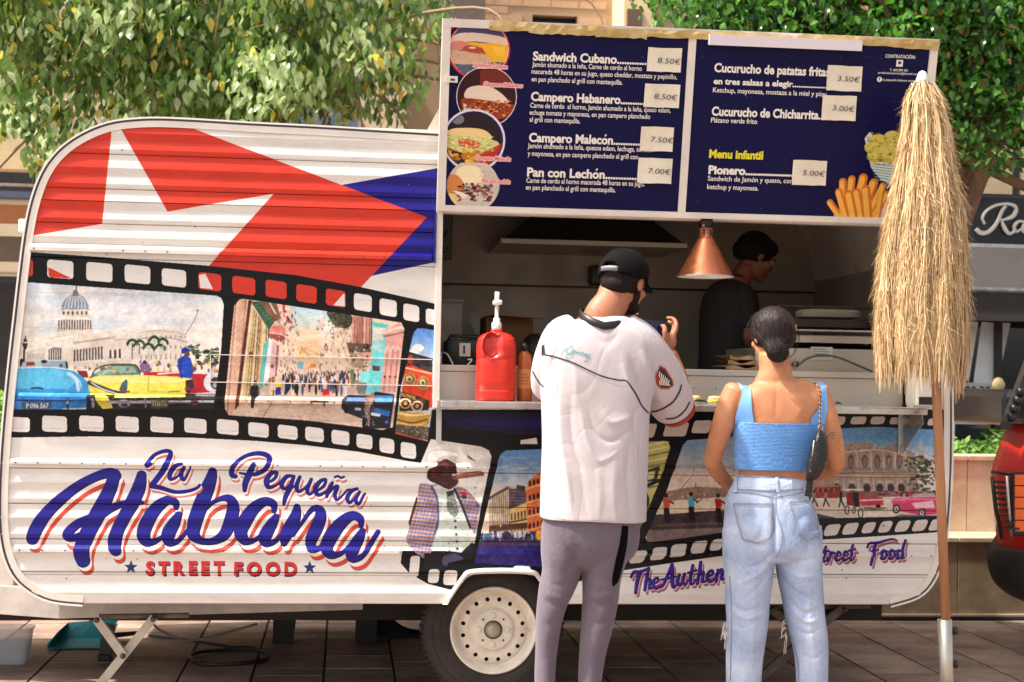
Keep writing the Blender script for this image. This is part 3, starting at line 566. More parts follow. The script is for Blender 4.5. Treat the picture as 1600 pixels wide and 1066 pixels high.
# theatre picture
mur.clip = picmask([(1290,676),(1300,670),(1370,667),(1475,672),(1475,806),(1275,810),(1262,806),(1270,754)])
mur.crop(); mur.poly([(1250,660),(1490,660),(1490,820),(1250,820)],gradc(670,(96,150,196),712,(226,216,204)))
mur.crop(1260,640,3.555)
mur.poly([(30,400),(90,340),(160,200),(270,190),(320,180),(420,215),(460,190),(600,240),(620,460),(20,460)],(160,138,124))
for i in range(40): mur.ell(rd.uniform(170,600),rd.uniform(195,240),5,8,rd.choice([(120,100,92),(190,170,156)]),.7)
mur.strk([(200,240),(400,225),(600,270)],(200,182,168),4); mur.strk([(150,370),(400,372),(600,378)],(196,178,162),5); mur.strk([(180,352),(620,345)],(120,104,96),3)
for i,x in enumerate((245,322,392,457,515)): mur.ell(x,288,17,38,(96,80,76)); mur.ell(x,292,10,28,(130,112,104)); mur.strk([(x+34,240),(x+34,340)],(206,190,174),3)
for i,x in enumerate((168,250,332,404,465,524)): mur.ell(x,436,20,24,(60,46,46)); mur.ell(x,400,20,6,(190,172,158)); mur.strk([(x+38,385),(x+38,450)],(196,178,162),4)
mur.poly([(620,240),(632,150),(648,240),(660,300),(610,300)],(190,176,166))
for i in range(120): mur.ell(rd.gauss(640,50),rd.uniform(260,450),rd.uniform(5,14),rd.uniform(4,10),rd.choice([(84,84,66),(56,60,48),(110,108,84),(70,74,58)]),.9)
mur.poly([(20,500),(800,465),(800,610),(20,610)],(214,196,176)); mur.poly([(20,455),(740,452),(740,480),(20,490)],(130,96,86))
for i in range(60): mur.ell(rd.uniform(400,720),rd.uniform(450,480),10,6,rd.choice([(150,50,54),(200,90,100),(50,40,46),(120,110,120),(190,180,176)]),.8)
mur.rrect(40,424,180,492,(150,52,40),12); mur.poly([(50,440),(176,436),(174,456),(50,460)],(90,60,50)); mur.strk([(44,428),(178,424)],(196,110,80),4)
for x in (60,90,120,150): mur.strk([(x,438),(x,460)],(200,120,90),2.5)
for (x,y) in ((105,470),(190,475),(40,470)): mur.strk([(x,y-10),(x,y+30)],(150,130,116) if x<150 else (34,28,34),8); mur.ell(x,y-16,7,8,(50,36,34)); mur.strk([(x,y+25),(x-14,y+66)],(60,50,50),4); mur.strk([(x,y+25),(x+18,y+66)],(60,50,50),4)
mur.poly([(290,500),(310,462),(380,458),(395,485),(425,490),(425,530),(300,535)],(190,60,64)); mur.poly([(318,466),(375,464),(385,484),(310,486)],(130,100,104)); mur.strk([(296,505),(424,500)],(230,200,200),4); mur.ell(395,538,14,12,(30,24,28)); mur.poly([(310,540),(460,545),(400,560),(320,556)],(120,104,96))
mur.poly([(210,450),(320,448),(315,440),(220,440)],(214,206,190)); mur.poly([(222,462),(290,460),(296,540),(222,530)],(130,30,34)); mur.poly([(255,460),(285,460),(290,540),(262,540)],(30,24,28))
for (x,y,r_) in ((224,558,22),(300,575,26),(262,560,16)): mur.strk([(x+r_*.5*math.cos(a_/8*math.pi*2)*1.0,y+r_*math.sin(a_/8*math.pi*2)) for a_ in range(9)],(24,20,24),2.5)
mur.poly([(472,500),(500,490),(560,492),(600,478),(740,486),(740,580),(640,590),(560,572),(500,562),(476,540)],(214,70,112)); mur.poly([(580,520),(700,505),(710,545),(600,548)],(236,190,196)); mur.strk([(478,504),(560,498),(740,500)],(240,130,160),4); mur.poly([(585,470),(700,462),(720,484),(590,490)],(190,176,180))
for (x,y) in ((497,552),(640,572)): mur.ell(x,y,20,26,(34,26,32)); mur.ell(x,y,13,18,(200,196,200)); mur.ell(x,y,5,7,(90,80,90))
mur.poly([(520,582),(740,590),(740,604),(480,596)],(120,100,92)); mur.poly([(40,575),(160,600),(150,612),(30,612)],(60,66,84))
mur.clip=None
PICS = picmask([(42,441),(338,462),(350,476),(346,545),(334,640),(15,640)]) | picmask([(374,468),(627,504),(632,514),(614,668),(598,672),(357,649),(351,638),(366,478)]) | picmask([(646,520),(652,513),(660,513),(690,520),(690,698),(675,692),(617,678)])
PICS |= picmask([(673,690),(752,700),(766,712),(738,870),(640,866)]) | picmask([(782,712),(870,703),(860,884),(745,878)]) | picmask([(925,698),(1044,691),(1000,826),(900,846)]) | picmask([(1070,692),(1260,676),(1215,812),(1012,846)]) | picmask([(1294,674),(1473,672),(1473,804),(1270,808)])
mur.mottle(PICS,7,5,2); mur.mottle(PICS,6,14,3); mur.mottle(PICS,5,40,4); mur.blur(PICS,1); mur.grain(3.0)
# ---------------------------------------------------------------- brush lettering
NAV=(26,20,104); PNK=(214,76,66); WL=(238,228,220)
HAB = [
 [(192,612,36),(212,560,40),(262,480,37),(350,388,33),(470,296,28),(580,240,27),(655,222,30),(688,240,31)],
 [(680,232,34),(660,300,38),(620,390,43),(578,470,47),(530,560,46),(495,640,46),(484,700,46),(494,742,40)],
 [(540,500,34),(470,520,26),(420,560,28),(400,592,28),(420,612,18),(470,600,24),(520,590,20)],
 [(575,478,40),(640,440,27),(740,402,17),(846,398,11)],
 [(840,236,28),(828,300,38),(790,390,42),(740,480,38),(700,560,38),(680,630,40),(688,680,34)],
 [(1046,428,14),(1040,396,22),(995,384,26),(930,430,36),(876,510,40),(852,590,39),(880,634,26),(945,615,13),(1010,560,9),(1060,490,9)],
 [(1062,470,20),(1035,520,34),(1000,585,40),(1005,630,28),(1050,630,15),(1100,580,10),(1140,520,9)],
 [(1262,214,24),(1252,260,34),(1222,340,42),(1186,430,44),(1156,520,42),(1150,585,36),(1190,622,22),(1260,628,20),(1330,590,32),(1368,510,38),(1385,430,36),(1368,378,24),(1320,372,14),(1260,400,10),(1210,450,8)],
 [(1372,560,9),(1420,520,8)],
]
def c6(l): return [[(p[0]+1142,)+tuple(p[1:]) for p in s] for s in l]
HAB += c6([
 [(486,446,14),(480,404,22),(430,392,26),(370,430,35),(318,500,41),(288,570,39),(312,622,27),(370,620,13),(430,570,9),(490,500,9)],
 [(498,484,20),(470,530,32),(432,600,38),(442,636,26),(490,628,14),(545,570,10),(600,500,9)],
 [(622,424,18),(616,470,30),(590,530,38),(556,590,36),(545,640,18)],
 [(600,590,9),(650,520,9),(710,440,14),(752,438,24),(762,480,34),(738,550,38),(706,620,34),(712,672,22),(770,660,12),(830,600,9)],
 [(1003,534,14),(996,492,22),(950,476,26),(890,515,35),(830,590,41),(800,660,37),(822,706,26),(880,700,14),(940,650,9),(1000,580,9)],
 [(1012,568,18),(985,620,32),(948,690,36),(955,730,24),(1005,720,15),(1050,660,13),(1085,600,13),(1104,572,13)],
])
LA = [[(876,176,15),(888,150,12),(925,112,10),(985,92,11),(1014,104,13),(1000,150,17),(968,210,17),(930,262,17),(906,292,16)],
      [(876,176,16),(900,168,9)],
      [(902,300,15),(960,312,13),(1040,336,11),(1120,330,10),(1170,312,8),(1188,294,7)],
      [(1080,168,9),(1045,180,12),(1012,222,14),(1012,258,11),(1050,248,6),(1088,196,6)],[(1094,190,10),(1076,232,13),(1092,264,9),(1118,226,5),(1132,188,5)]]
PEQ = c6([[(258,244,12),(236,232,16),(244,186,14),(300,132,10),(370,108,12),(430,112,14),(460,140,15),(438,196,14),(385,228,12),(330,232,9),(282,222,5)],
 [(366,170,13),(344,220,19),(318,280,18),(312,326,12)],
 [(452,280,6),(490,256,9),(502,222,10),(470,226,12),(442,268,16),(456,308,12),(505,292,6),(545,250,5)],
 [(590,240,8),(560,246,12),(532,288,14),(548,318,9),(584,290,6)],[(604,244,10),(582,310,14),(554,368,14),(545,410,8)],[(575,330,5),(620,290,5)],
 [(640,248,10),(620,300,13),(634,334,9),(676,306,6),(700,270,6)],[(708,262,10),(684,322,12),(700,350,8),(735,318,5)],
 [(742,330,6),(782,300,9),(794,264,9),(762,272,11),(732,316,15),(750,354,11),(800,332,6),(825,300,5)],
 [(832,282,10),(806,340,12),(800,364,9)],[(812,346,5),(846,306,8),(864,306,11),(848,350,12),(860,382,8),(895,355,6),(922,325,6),(940,322,6)],
 [(848,248,6),(868,242,6),(884,252,6),(902,246,6)],
 [(982,316,8),(948,330,11),(922,370,13),(938,398,9),(976,360,6)],[(994,336,9),(972,382,11),(992,406,8),(1026,346,6)]])
def brush(strokes, col, off=(0,0), grow=0):
    for s in strokes: mur.strk(s, col, off=off, grow=grow, n=7)
mur.crop(0,680,3.806)
for S,k in ((HAB,1.0),(LA,.5),(PEQ,.5)):
    red=(206,70,54) if k==1 else (214,110,100)
    brush(S,(120,96,92),off=(27*k,50*k),grow=1)
    for t in ((26,47),(22,40),(18,33)): brush(S,red,off=(t[0]*k,t[1]*k),grow=0)
    for t in ((15,27),(11,20),(7,12)): brush(S,WL,off=(t[0]*k,t[1]*k),grow=0)
    brush(S,(22,18,60),off=(3*k,4*k),grow=2*k)
    brush(S,(30,26,128),grow=-1)
mur.crop()
def star(x,y,r,c): mur.poly([(x+(r if i%2==0 else r*.42)*math.sin(i*math.pi/5), y-(r if i%2==0 else r*.42)*math.cos(i*math.pi/5)) for i in range(10)],c)
star(205,886,11,(30,50,100)); star(484,887,11,(30,50,100))
def fitt(cv,t,x,y,xe,h,c):
    n=len(t); adv=[text_mesh(ch,.055)[0] for ch in t]; ws=[v[:,0].max()-v[:,0].min() for v in adv]; gap=.22; k=(xe-x)/(sum(ws)+gap*(n-1)); cx=x
    for ch,v,w in zip(t,adv,ws):
        f=text_mesh(ch,.055)[1]; q=[(cx+(a-v[:,0].min())*k, y-b*h/.73) for a,b in v]
        for tr in f: cv.poly([q[i] for i in tr],c)
        cx+=(w+gap)*k
for dx,dy,c in ((2.2,2,(40,30,70)),(0,0,(206,52,44))):
    fitt(mur,'STREET',228+dx,897+dy,352,20,c); fitt(mur,'FOOD',366+dx,898+dy,465,20,c)
# slanted script along the lower edge: unit strokes (x, y up, x-height 1)
SC = {'T':[[(.2,1.3,.1),(.5,1.75,.12),(1.1,1.7,.12),(1.9,1.95,.1)],[(1.1,1.7,.16),(.75,.9,.17),(.45,-.15,.13)]],
 'h':[[(.55,1.8,.12),(.3,.9,.14),(.05,0,.12)],[(.15,.4,.06),(.5,.95,.1),(.65,.8,.12),(.5,.15,.12),(.8,.1,.06)]],
 'e':[[(.1,.45,.06),(.55,.65,.08),(.55,.98,.09),(.2,.8,.12),(.1,.3,.14),(.35,.02,.1),(.8,.3,.05)]],
 'A':[[(-.2,.1,.08),(.3,.2,.1),(.9,1.2,.12),(1.3,1.85,.13)],[(1.3,1.85,.14),(1.2,1,.16),(1.15,0,.14),(1.5,.1,.06)],[(.2,.7,.07),(.8,.75,.09),(1.5,.8,.06)]],
 'u':[[(.25,.95,.12),(.05,.4,.13),(.2,.02,.1),(.55,.4,.06)],[(.7,.95,.12),(.5,.3,.12),(.7,.02,.08),(.95,.4,.05)]],
 't':[[(.5,1.6,.11),(.2,.7,.13),(.15,.1,.12),(.4,.05,.07),(.6,.4,.05)],[(.0,1.05,.07),(.75,1.15,.07)]],
 'n':[[(.25,.95,.11),(.1,.4,.13),(0,0,.11)],[(.1,.4,.06),(.5,.95,.1),(.62,.8,.12),(.5,.15,.12),(.8,.15,.05)]],
 'i':[[(.25,.95,.12),(.08,.3,.12),(.3,.05,.06)],[(.38,1.4,.12),(.39,1.41,.12)]],
 'c':[[(.55,.8,.1),(.35,.98,.1),(.08,.55,.13),(.12,.1,.12),(.5,.05,.07),(.75,.35,.05)]],
 'S':[[(1.2,1.5,.1),(.9,1.85,.11),(.45,1.6,.13),(.7,1.0,.15),(.75,.4,.14),(.3,-.05,.12),(-.1,.2,.1)]],
 'r':[[(.2,1.0,.1),(.15,.5,.13),(.02,0,.11)],[(.1,.55,.05),(.35,.95,.09),(.6,.9,.1)]],
 'F':[[(-.1,1.3,.08),(.2,1.75,.11),(.9,1.75,.11),(2.4,2.1,.08),(3.0,1.9,.05)],[(.85,1.75,.15),(.55,.9,.15),(.25,-.5,.12)],[(.3,.9,.07),(1.0,1.0,.07)]],
 'o':[[(.4,.95,.1),(.1,.6,.13),(.15,.1,.11),(.5,.15,.11),(.6,.7,.1),(.4,.95,.09),(.85,.8,.05)]],
 'd':[[(.55,.85,.1),(.2,.85,.1),(.05,.35,.13),(.2,.03,.1),(.55,.4,.06)],[(1.0,1.9,.12),(.7,.9,.13),(.55,.1,.12),(.85,.15,.05)]]}
ADV={'T':1.25,'h':.78,'e':.72,'A':1.4,'u':.9,'t':.6,'n':.78,'i':.38,'c':.65,'S':1.1,'r':.6,'F':1.05,'o':.75,'d':.8}
def script(txt, x, y, xh, ang, adv=1.0):
    out=[]; ca,sa=math.cos(ang),math.sin(ang)
    for ch in txt:
        for s in SC[ch]: out.append([(x+px*xh*ca+py*xh*sa, y+px*xh*sa-py*xh*ca, r_*xh) for px,py,r_ in s])
        x+=ADV[ch]*xh*adv*ca; y+=ADV[ch]*xh*adv*sa
    return out
S=script('The',984,923,17,-.10,1.02)+script('Authentic',1030,918,18,-.12,1.12)+script('Street',1266,878,14.5,-.055,1.1)+script('Food',1356,874,15,-.03,1.12)
brush(S,(120,100,110),off=(4,6)); brush(S,(206,90,110),off=(3,4)); brush(S,(226,200,206),off=(1.8,2.4)); brush(S,(24,18,50),off=(.6,.8),grow=.5); brush(S,(54,34,150),grow=-.5)
mural_im = mur.image('printed_film')
M_side = image_mat('printed_aluminium', mural_im, rough=.32, dirt=.14, bumpy=.05, spec=.28)
def side_uv(co): return mur.uv(co[:,0], co[:,2])
M_cream = mat('cream_paint',(224,214,202),.35,noise=.12,nscale=6,rvar=.1)
M_alu = mat('aluminium',(196,192,186),.32,.9,noise=.15,nscale=14,rvar=.12)
M_steel = mat('brushed_steel',(192,186,174),.38,.75,noise=.03,nscale=3,rvar=.05)
M_wallst = mat('kitchen_steel_wall',(174,163,148),.45,.25,noise=.10,nscale=3,rvar=.12)
M_dark = mat('black_plastic',(22,20,20),.4)
M_rubber = mat('tyre_rubber',(44,37,32),.8,noise=.6,nscale=7,bump=.2,bscale=90)
M_rust = mat('weathered_chassis',(112,100,88),.7,noise=.5,nscale=9,col2=(70,50,38))
M_under = mat('underbody',(34,28,24),.85)
M_rim = mat('cream_wheel_paint',(224,214,196),.4,noise=.2,nscale=12,rvar=.1)
M_navy = mat('navy_board',(24,22,66),.3,noise=.2,nscale=5)
M_white = mat('white_paint',(228,222,214),.4,noise=.06,nscale=9)
M_screw = mat('screw_head',(90,80,70),.5,.8)
# ================================================================ food trailer
TR = empty('food_trailer', (0.6,0.9,0), label='white ribbed caravan food stall printed with a flag, film strips and blue brush lettering', cat='food trailer')
oL = [(704,213),(600,207),(500,201),(400,196),(350,193),(300,190),(250,188),(215,189),(180,193),(150,202),(120,217),(95,236),(75,260),(60,290),(48,330),(40,375),(33,430),(25,500),(17,570),(10,640),(5,700),(2,760),(2,820),(8,862),(22,896),(45,920),(80,937),(130,945)]
oR = [(1390,945),(1432,931),(1455,908),(1469,872),(1478,820),(1483,740),(1484,640),(1482,520),(1476,400),(1462,320),(1430,272),(1380,252),(1300,245)]
Lc = [(P(x,y).x,P(x,y).z) for x,y in oL]; Rc = [(P(x,y).x,P(x,y).z) for x,y in oR]
ZB = P(300,943).z; Lc[-1]=(Lc[-1][0],ZB); Rc[0]=(Rc[0][0],ZB)
Ls = [tuple(v) for v in crm(Lc,4)]; Rs = [tuple(v) for v in crm(Rc,4)]
outline = Ls+Rs                                  # from the roof, down the left end, along the bottom, up the right end
ZT = max(z for x,z in Ls)
def xl(z): 
    c=[a for a in Ls if True]; best=None
    for (x0,z0),(x1,z1) in zip(Ls,Ls[1:]):
        if (z0-z)*(z1-z)<=0 and z0!=z1:
            x=x0+(x1-x0)*(z-z0)/(z1-z0); best = x if best is None else min(best,x)
    return best if best is not None else P(400,200).x
def xr(z):
    best=None
    for (x0,z0),(x1,z1) in zip(Rs,Rs[1:]):
        if (z0-z)*(z1-z)<=0 and z0!=z1:
            x=x0+(x1-x0)*(z-z0)/(z1-z0); best = x if best is None else max(best,x)
    return best if best is not None else P(1380,250).x
z_op1, z_op0 = P(686,331).z, P(686,634).z
x_op0, x_op1 = P(683,500).x, P(1432,500).x
arch = [(P(x,y).x,P(x,y).z) for x,y in ((700,942),(724,906),(742,896),(822,896),(840,906),(862,942))]
z_arch = arch[2][1]
g0 = P(150,898).z; per = 0.1437; z_rA, z_rC = P(300,388).z, P(300,722).z
grooves = [g0+i*per for i in range(-1,16)]
def rib(z):
    if z_rC < z < z_rA: amp=0.0
    else: amp=1.0
    t = ((g0+16*per-z)/per)%1.0                  # 0 at a groove, growing downward
    xs=[0,.12,.37,.60,.87,1]; ys=[0,.0015,-.0062,.0015,-.0062,-.001]
    if z < g0: xs=[0,.2,.5,.75,1]; ys=[0,0,-.008,-.002,-.002]
    return float(np.interp(t,xs,ys))*amp - .004
cuts = sorted(set([round(z,5) for z in grooves if ZB < z < ZT-.01]+[ZB,round(z_op0,5),round(z_op1,5),round(z_arch,5),ZT-.002]))
cuts = [c for i,c in enumerate(cuts) if i==0 or c-cuts[i-1]>.012 or c in (round(z_op0,5),round(z_op1,5),round(z_arch,5))]
def plank(z0,z1,fa,fb):
    rows = [z0,z0+.002,z0+.004]+[z for z in np.linspace(z0,z1,14)[1:-1]]+[z1-.0005]; v=[]; f=[]
    nseg=max(2,int((fb((z0+z1)/2)-fa((z0+z1)/2))/.35))
    for i,z in enumerate(rows):
        a,b=fa(z),fb(z); y=rib(z)
        flat = z_rC < z0 and z1 < z_rA
        if i==0: y=rib(z)+(.0 if flat else .005)
        if i==1: y=rib(z)+(.0 if flat else .003)
        for k in range(nseg+1): v.append((a+(b-a)*k/nseg+0, y+.0012*math.sin(7*(a+(b-a)*k/nseg)+z*20), z))
    for i in range(len(rows)-1):
        for k in range(nseg): q=i*(nseg+1)+k; f.append((q,q+1,q+nseg+2,q+nseg+1))
    o=mobj('siding_plank',v,f,M_side,TR,False,side_uv)
    return o
def archx(z,side):
    A=arch[:3] if side<0 else arch[3:]
    zs=[a[1] for a in A]; xs_=[a[0] for a in A]
    if side<0: return float(np.interp(z,zs,xs_))
    return float(np.interp(z,zs[::-1],xs_[::-1]))
for z0,z1 in zip(cuts,cuts[1:]):
    zm=(z0+z1)/2
    if zm > z_op1: plank(z0,z1,xl,xr)
    elif zm > z_op0: plank(z0,z1,xl,lambda z:x_op0); plank(z0,z1,lambda z:x_op1,xr)
    elif zm > z_arch: plank(z0,z1,xl,xr)
    else: plank(z0,z1,xl,lambda z:archx(z,-1)); plank(z0,z1,lambda z:archx(z,1),xr)
# shell of the body: ends, roof, rear wall
def strip_shell(name,pts,y0,y1,m,inset=0):
    v=[];n=len(pts)
    for x,z in pts: v+= [(x,y0,z),(x,y1,z)]
    return mobj(name,v,[(2*i,2*i+1,2*i+3,2*i+2) for i in range(n-1)],m,TR,True)
DEP=1.98
strip_shell('body_end',[(x+.004,z) for x,z in Ls],.006,DEP,M_cream); strip_shell('body_end',[(x-.004,z) for x,z in Rs],.006,DEP,M_cream)
strip_shell('roof',[Rs[-1],Ls[0]],.006,DEP,M_cream)
mobj('rear_wall',[(x,DEP,z) for x,z in outline],[list(range(len(outline)))],M_cream,TR)
ax0,ax1=arch[0][0]-.01,arch[-1][0]+.01
for (xa,xb,ya) in ((Ls[-1][0],ax0,.01),(ax0,ax1,.33),(ax1,Rs[0][0],.01)):
    mobj('floor_panel',[(xa,ya,ZB+.004),(xb,ya,ZB+.004),(xb,DEP,ZB+.004),(xa,DEP,ZB+.004)],[(0,1,2,3)],M_under,TR)
# edge trim: cream channel with a dark insert and a bright outer lip
def off(pts,d):
    out=[]
    for i,p in enumerate(pts):
        a=np.array(pts[max(0,i-1)]); b=np.array(pts[min(len(pts)-1,i+1)]); t=(b-a)/np.linalg.norm(b-a); out.append((p[0]+t[1]*d*1, p[1]-t[0]*d))
    return out
for nm,pts in (('edge_trim',Ls),('edge_trim',Rs)):
    sg=1
    inn=off(pts,-.0);
    def sweep(name,d0,d1,y,m):
        A=off(pts,d0); B=off(pts,d1); v=[];f=[]
        for a,b in zip(A,B): v+=[(a[0],y,a[1]),(b[0],y,b[1]),(b[0],.004,b[1]),(a[0],.004,a[1])]
        for i in range(len(pts)-1):
            q=4*i
            for k in range(4): f.append((q+k,q+(k+1)%4,q+4+(k+1)%4,q+4+k))
        f+=[(0,1,2,3),tuple(4*(len(pts)-1)+k for k in (3,2,1,0))]
        mobj(name,v,f,m,TR,False)
    # left side runs downwards on the left: positive offset points outwards or inwards by direction of travel
    sweep(nm,-.004,-.030,-.012,M_cream); sweep('trim_insert',.0045,-.0035,-.010,mat('insert_grey',(70,66,76),.5) if nm and pts is Ls else bpy.data.materials['insert_grey']); sweep('trim_lip',.012,.005,-.016,M_white)
mb=MB(); mb.box((Ls[0][0]-.02,-.012,Ls[0][1]-.03),(Rs[-1][0]+.02,.0,Ls[0][1]+.006)); mb.build('roof_edge',M_cream,TR)
# horizontal rails with screws
def rail(pa,pb,h=.02,dep=.016,mt=M_side,name='trim_rail'):
    a=P(*pa); b=P(*pb); z=(a.z+b.z)/2
    m_=MB(); v=[(a.x,-.008,z-h/2),(a.x,-.008-dep,z-h/2+.002),(a.x,-.008-dep,z+h*.15),(a.x,-.008,z+h/2+.006)]; v+=[(b.x,)+tuple(q[1:]) for q in v]
    m_.add(v,[(0,1,2,3),(7,6,5,4),(0,4,5,1),(1,5,6,2),(2,6,7,3)]); o=m_.build(name,mt,TR,uv=side_uv if mt is M_side else None)
    n=max(1,int((b.x-a.x)/.085)); s=MB(); r_=random.Random(int(a.z*1e4))
    for i in range(n):
        x=a.x+.02+i*(b.x-a.x-.04)/max(1,n-1)
        if r_.random()<.75: s.lathe([(.0032,0),(.0032,-.0016),(.001,-.0024)],(x,-.008-dep,z-h*.12),'Y',8)
    so_=s.build('screw',M_screw,o); so_['kind']='stuff'; return o
rail((47,384),(674,407),.026,.02); rail((30,620),(664,630),.024,.018)
rail((18,720),(1461,739),.018,.012); rail((24,858),(700,861),.022,.014); rail((845,862),(1459,869),.018,.014)
# outline of the flap in the upper side
mb=MB()
for a,b in (((329,554),(675,562)),((329,554),(329,597)),((329,597),(675,603))):
    A,B=P(*a),P(*b); mb.bar((A.x,-.0065,A.z),(B.x,-.0065,B.z),.0035,.003)
mb.build('flap_seam',M_cream,TR)
mb=MB(); A=P(36,352); mb.box((A.x-.022,.01,A.z-.027),(A.x+.01,.06,A.z+.027),.006); mb.build('marker_lamp',mat('lamp_white',(226,220,214),.3),TR)
# dents, chips and ticks on the paint
mb=MB(); r_=random.Random(12)
for i in range(70):
    px,py=r_.uniform(40,1440),r_.choice([r_.uniform(220,400),r_.uniform(740,930)])
    if 700<px<870 and py>880 or (px>680 and py<400): continue
    A=P(px,py); s=r_.uniform(.0015,.004)
    mb.lathe([(s,0),(s*.5,-.0008)],(A.x,-.0125,A.z),'Y',6)
o=mb.build('paint_chip',mat('chip_dark',(92,70,60),.7),TR); o['kind']='stuff'
# opening frame
mb=MB(); x=x_op0; mb.box((x-.012,-.02,z_op0-.01),(x+.016,.05,z_op1+.03),.003); mb.build('opening_post',M_cream,TR)
mb=MB(); mb.box((x_op1-.02,-.016,z_op0-.01),(x_op1+.02,.05,z_op1+.03),.003); mb.build('opening_post',M_cream,TR)
mb=MB(); mb.box((x_op0-.01,-.015,z_op1-.005),(x_op1+.02,.05,z_op1+.03),.003); mb.build('opening_header',M_cream,TR)
mb=MB(); mb.box((x_op0-.02,-.03,z_op1+.0),(x_op0-.014,-.012,P(675,412).z)); mb.build('hatch_seal',mat('blue_film',BLU,.3),TR)
# interior: steel lined box
x0,x1=x_op0-.25,x_op1+.12; zi=ZB+.25; zc=ZT-.14
for nm,v in (('kitchen_back_wall',[(x0,1.86,zi),(x1,1.86,zi),(x1,1.86,zc),(x0,1.86,zc)]),('kitchen_side_wall',[(x0,.02,zi),(x0,1.86,zi),(x0,1.86,zc),(x0,.02,zc)]),
             ('kitchen_side_wall',[(x1,.02,zi),(x1,1.86,zi),(x1,1.86,zc),(x1,.02,zc)]),('kitchen_ceiling',[(x0,.02,zc),(x1,.02,zc),(x1,1.86,zc),(x0,1.86,zc)]),('kitchen_floor',[(x0,.02,zi),(x1,.02,zi),(x1,1.86,zi),(x0,1.86,zi)])):
    mobj(nm,v,[(0,1,2,3)],M_wallst,TR)
A=P(688,443,1.85); mb=MB(); mb.box((x0,1.848,A.z-.008),(x1,1.858,A.z+.004)); mb.build('wall_seam',M_dark,TR)
mb=MB(); mb.box((x0,1.835,A.z+.004),(x1,1.858,A.z+.03)); mb.build('wall_ledge',M_wallst,TR)
# counter shelf, inner worktop and steel front
ZS=1.272; ZW=P(1090,577,.12).z
mb=MB(); mb.box((x_op0+.004,-.30,ZS-.028),(P(1450,640,-.3).x,.10,ZS),.004); mb.build('counter_shelf',M_alu,TR)
mb=MB(); mb.box((x_op0+.02,.10,ZS-.1),(x_op1-.02,.115,ZW-.03)); mb.build('counter_front_panel',M_steel,TR)
mb=MB(); mb.box((x_op0+.02,.09,ZW-.028),(x_op1-.02,.72,ZW),.004); mb.build('inner_worktop',M_steel,TR)
mb=MB(); A=P(1424,600,.1); mb.box((A.x-.012,.06,ZS),(A.x+.012,.112,ZW+.002),.002); mb.build('panel_post',M_white,TR)
mb=MB(); A=P(1431,600,-.05); B=P(1462,640,-.05); mb.box((A.x,-.06,ZS+.002),(B.x,.08,ZS+.13),.01); o=mb.build('socket_box',M_cream,TR)
mb=MB(); mb.box((A.x+.01,-.066,ZS+.012),(B.x,-.058,ZS+.045)); mb.build('socket_slot',M_dark,TR)
# shelf brackets
a=P(686,642,-.05); mb=MB(); mb.box((a.x-.008,-.28,ZS-.034),(a.x+.012,-.02,ZS-.029)); mb.bar((a.x+.002,-.012,ZS-.03),(a.x+.002,-.022,P(686,691).z),.022,.008,(0,1,0)); mb.build('shelf_bracket',M_alu,TR)
a=P(1425,655,-.1); mb=MB(); zz=P(1415,701).z; mb.add([(a.x-.02,-.27,ZS-.03),(a.x-.02,-.015,ZS-.03),(a.x-.02,-.015,zz),(a.x-.014,-.27,ZS-.03),(a.x-.014,-.015,ZS-.03),(a.x-.014,-.015,zz)],[(0,1,2),(5,4,3),(0,3,4,1),(1,4,5,2),(2,5,3,0)]); mb.box((a.x-.03,-.02,zz-.02),(a.x-.0,-.012,ZS-.03)); mb.bar((a.x-.016,-.26,ZS-.04),(a.x-.016,-.02,zz),.05,.004,(1,0,0)); mb.build('shelf_bracket',M_alu,TR)
# wheel arch trim and well
mb=MB(); pts=[(p[0],-.02,p[1]) for p in arch]; pts[0]=(pts[0][0]-.004,-.02,pts[0][2]-.003); pts[-1]=(pts[-1][0]+.004,-.02,pts[-1][2]-.003)
cc=crm([(p[0],p[2]) for p in [pts[0],pts[1],pts[2],pts[3],pts[4],pts[5]]],1)
A=[(p[0],p[2]) for p in pts]; Bo=[(A[0][0]-.02,A[0][1]),(A[1][0]-.016,A[1][1]+.008),(A[2][0]-.008,A[2][1]+.02),(A[3][0]+.008,A[3][1]+.02),(A[4][0]+.016,A[4][1]+.008),(A[5][0]+.02,A[5][1])]
Ai=[tuple(q) for q in crm(A,4)]; Bi=[tuple(q) for q in crm(Bo,4)]
v=[];f=[]
for a,b in zip(Ai,Bi): v+=[(a[0],-.014,a[1]),(a[0],-.034,a[1]),(b[0],-.026,b[1]),(b[0],-.010,b[1])]
for i in range(len(Ai)-1):
    for k in range(4): f.append((4*i+k,4*i+(k+1)%4,4*i+4+(k+1)%4,4*i+4+k))
f+=[(0,1,2,3),tuple(4*(len(Ai)-1)+k for k in (3,2,1,0))]
mobj('wheel_arch',v,f,M_cream,TR,True)
v=[];f=[]
for p in Ai: v+=[(p[0],-.012,p[1]),(p[0],.32,p[1])]
n=len(Ai); f=[(2*i,2*i+1,2*i+3,2*i+2) for i in range(n-1)]+[tuple(2*i+1 for i in range(n))]
mobj('wheel_well',v,f,M_under,TR)
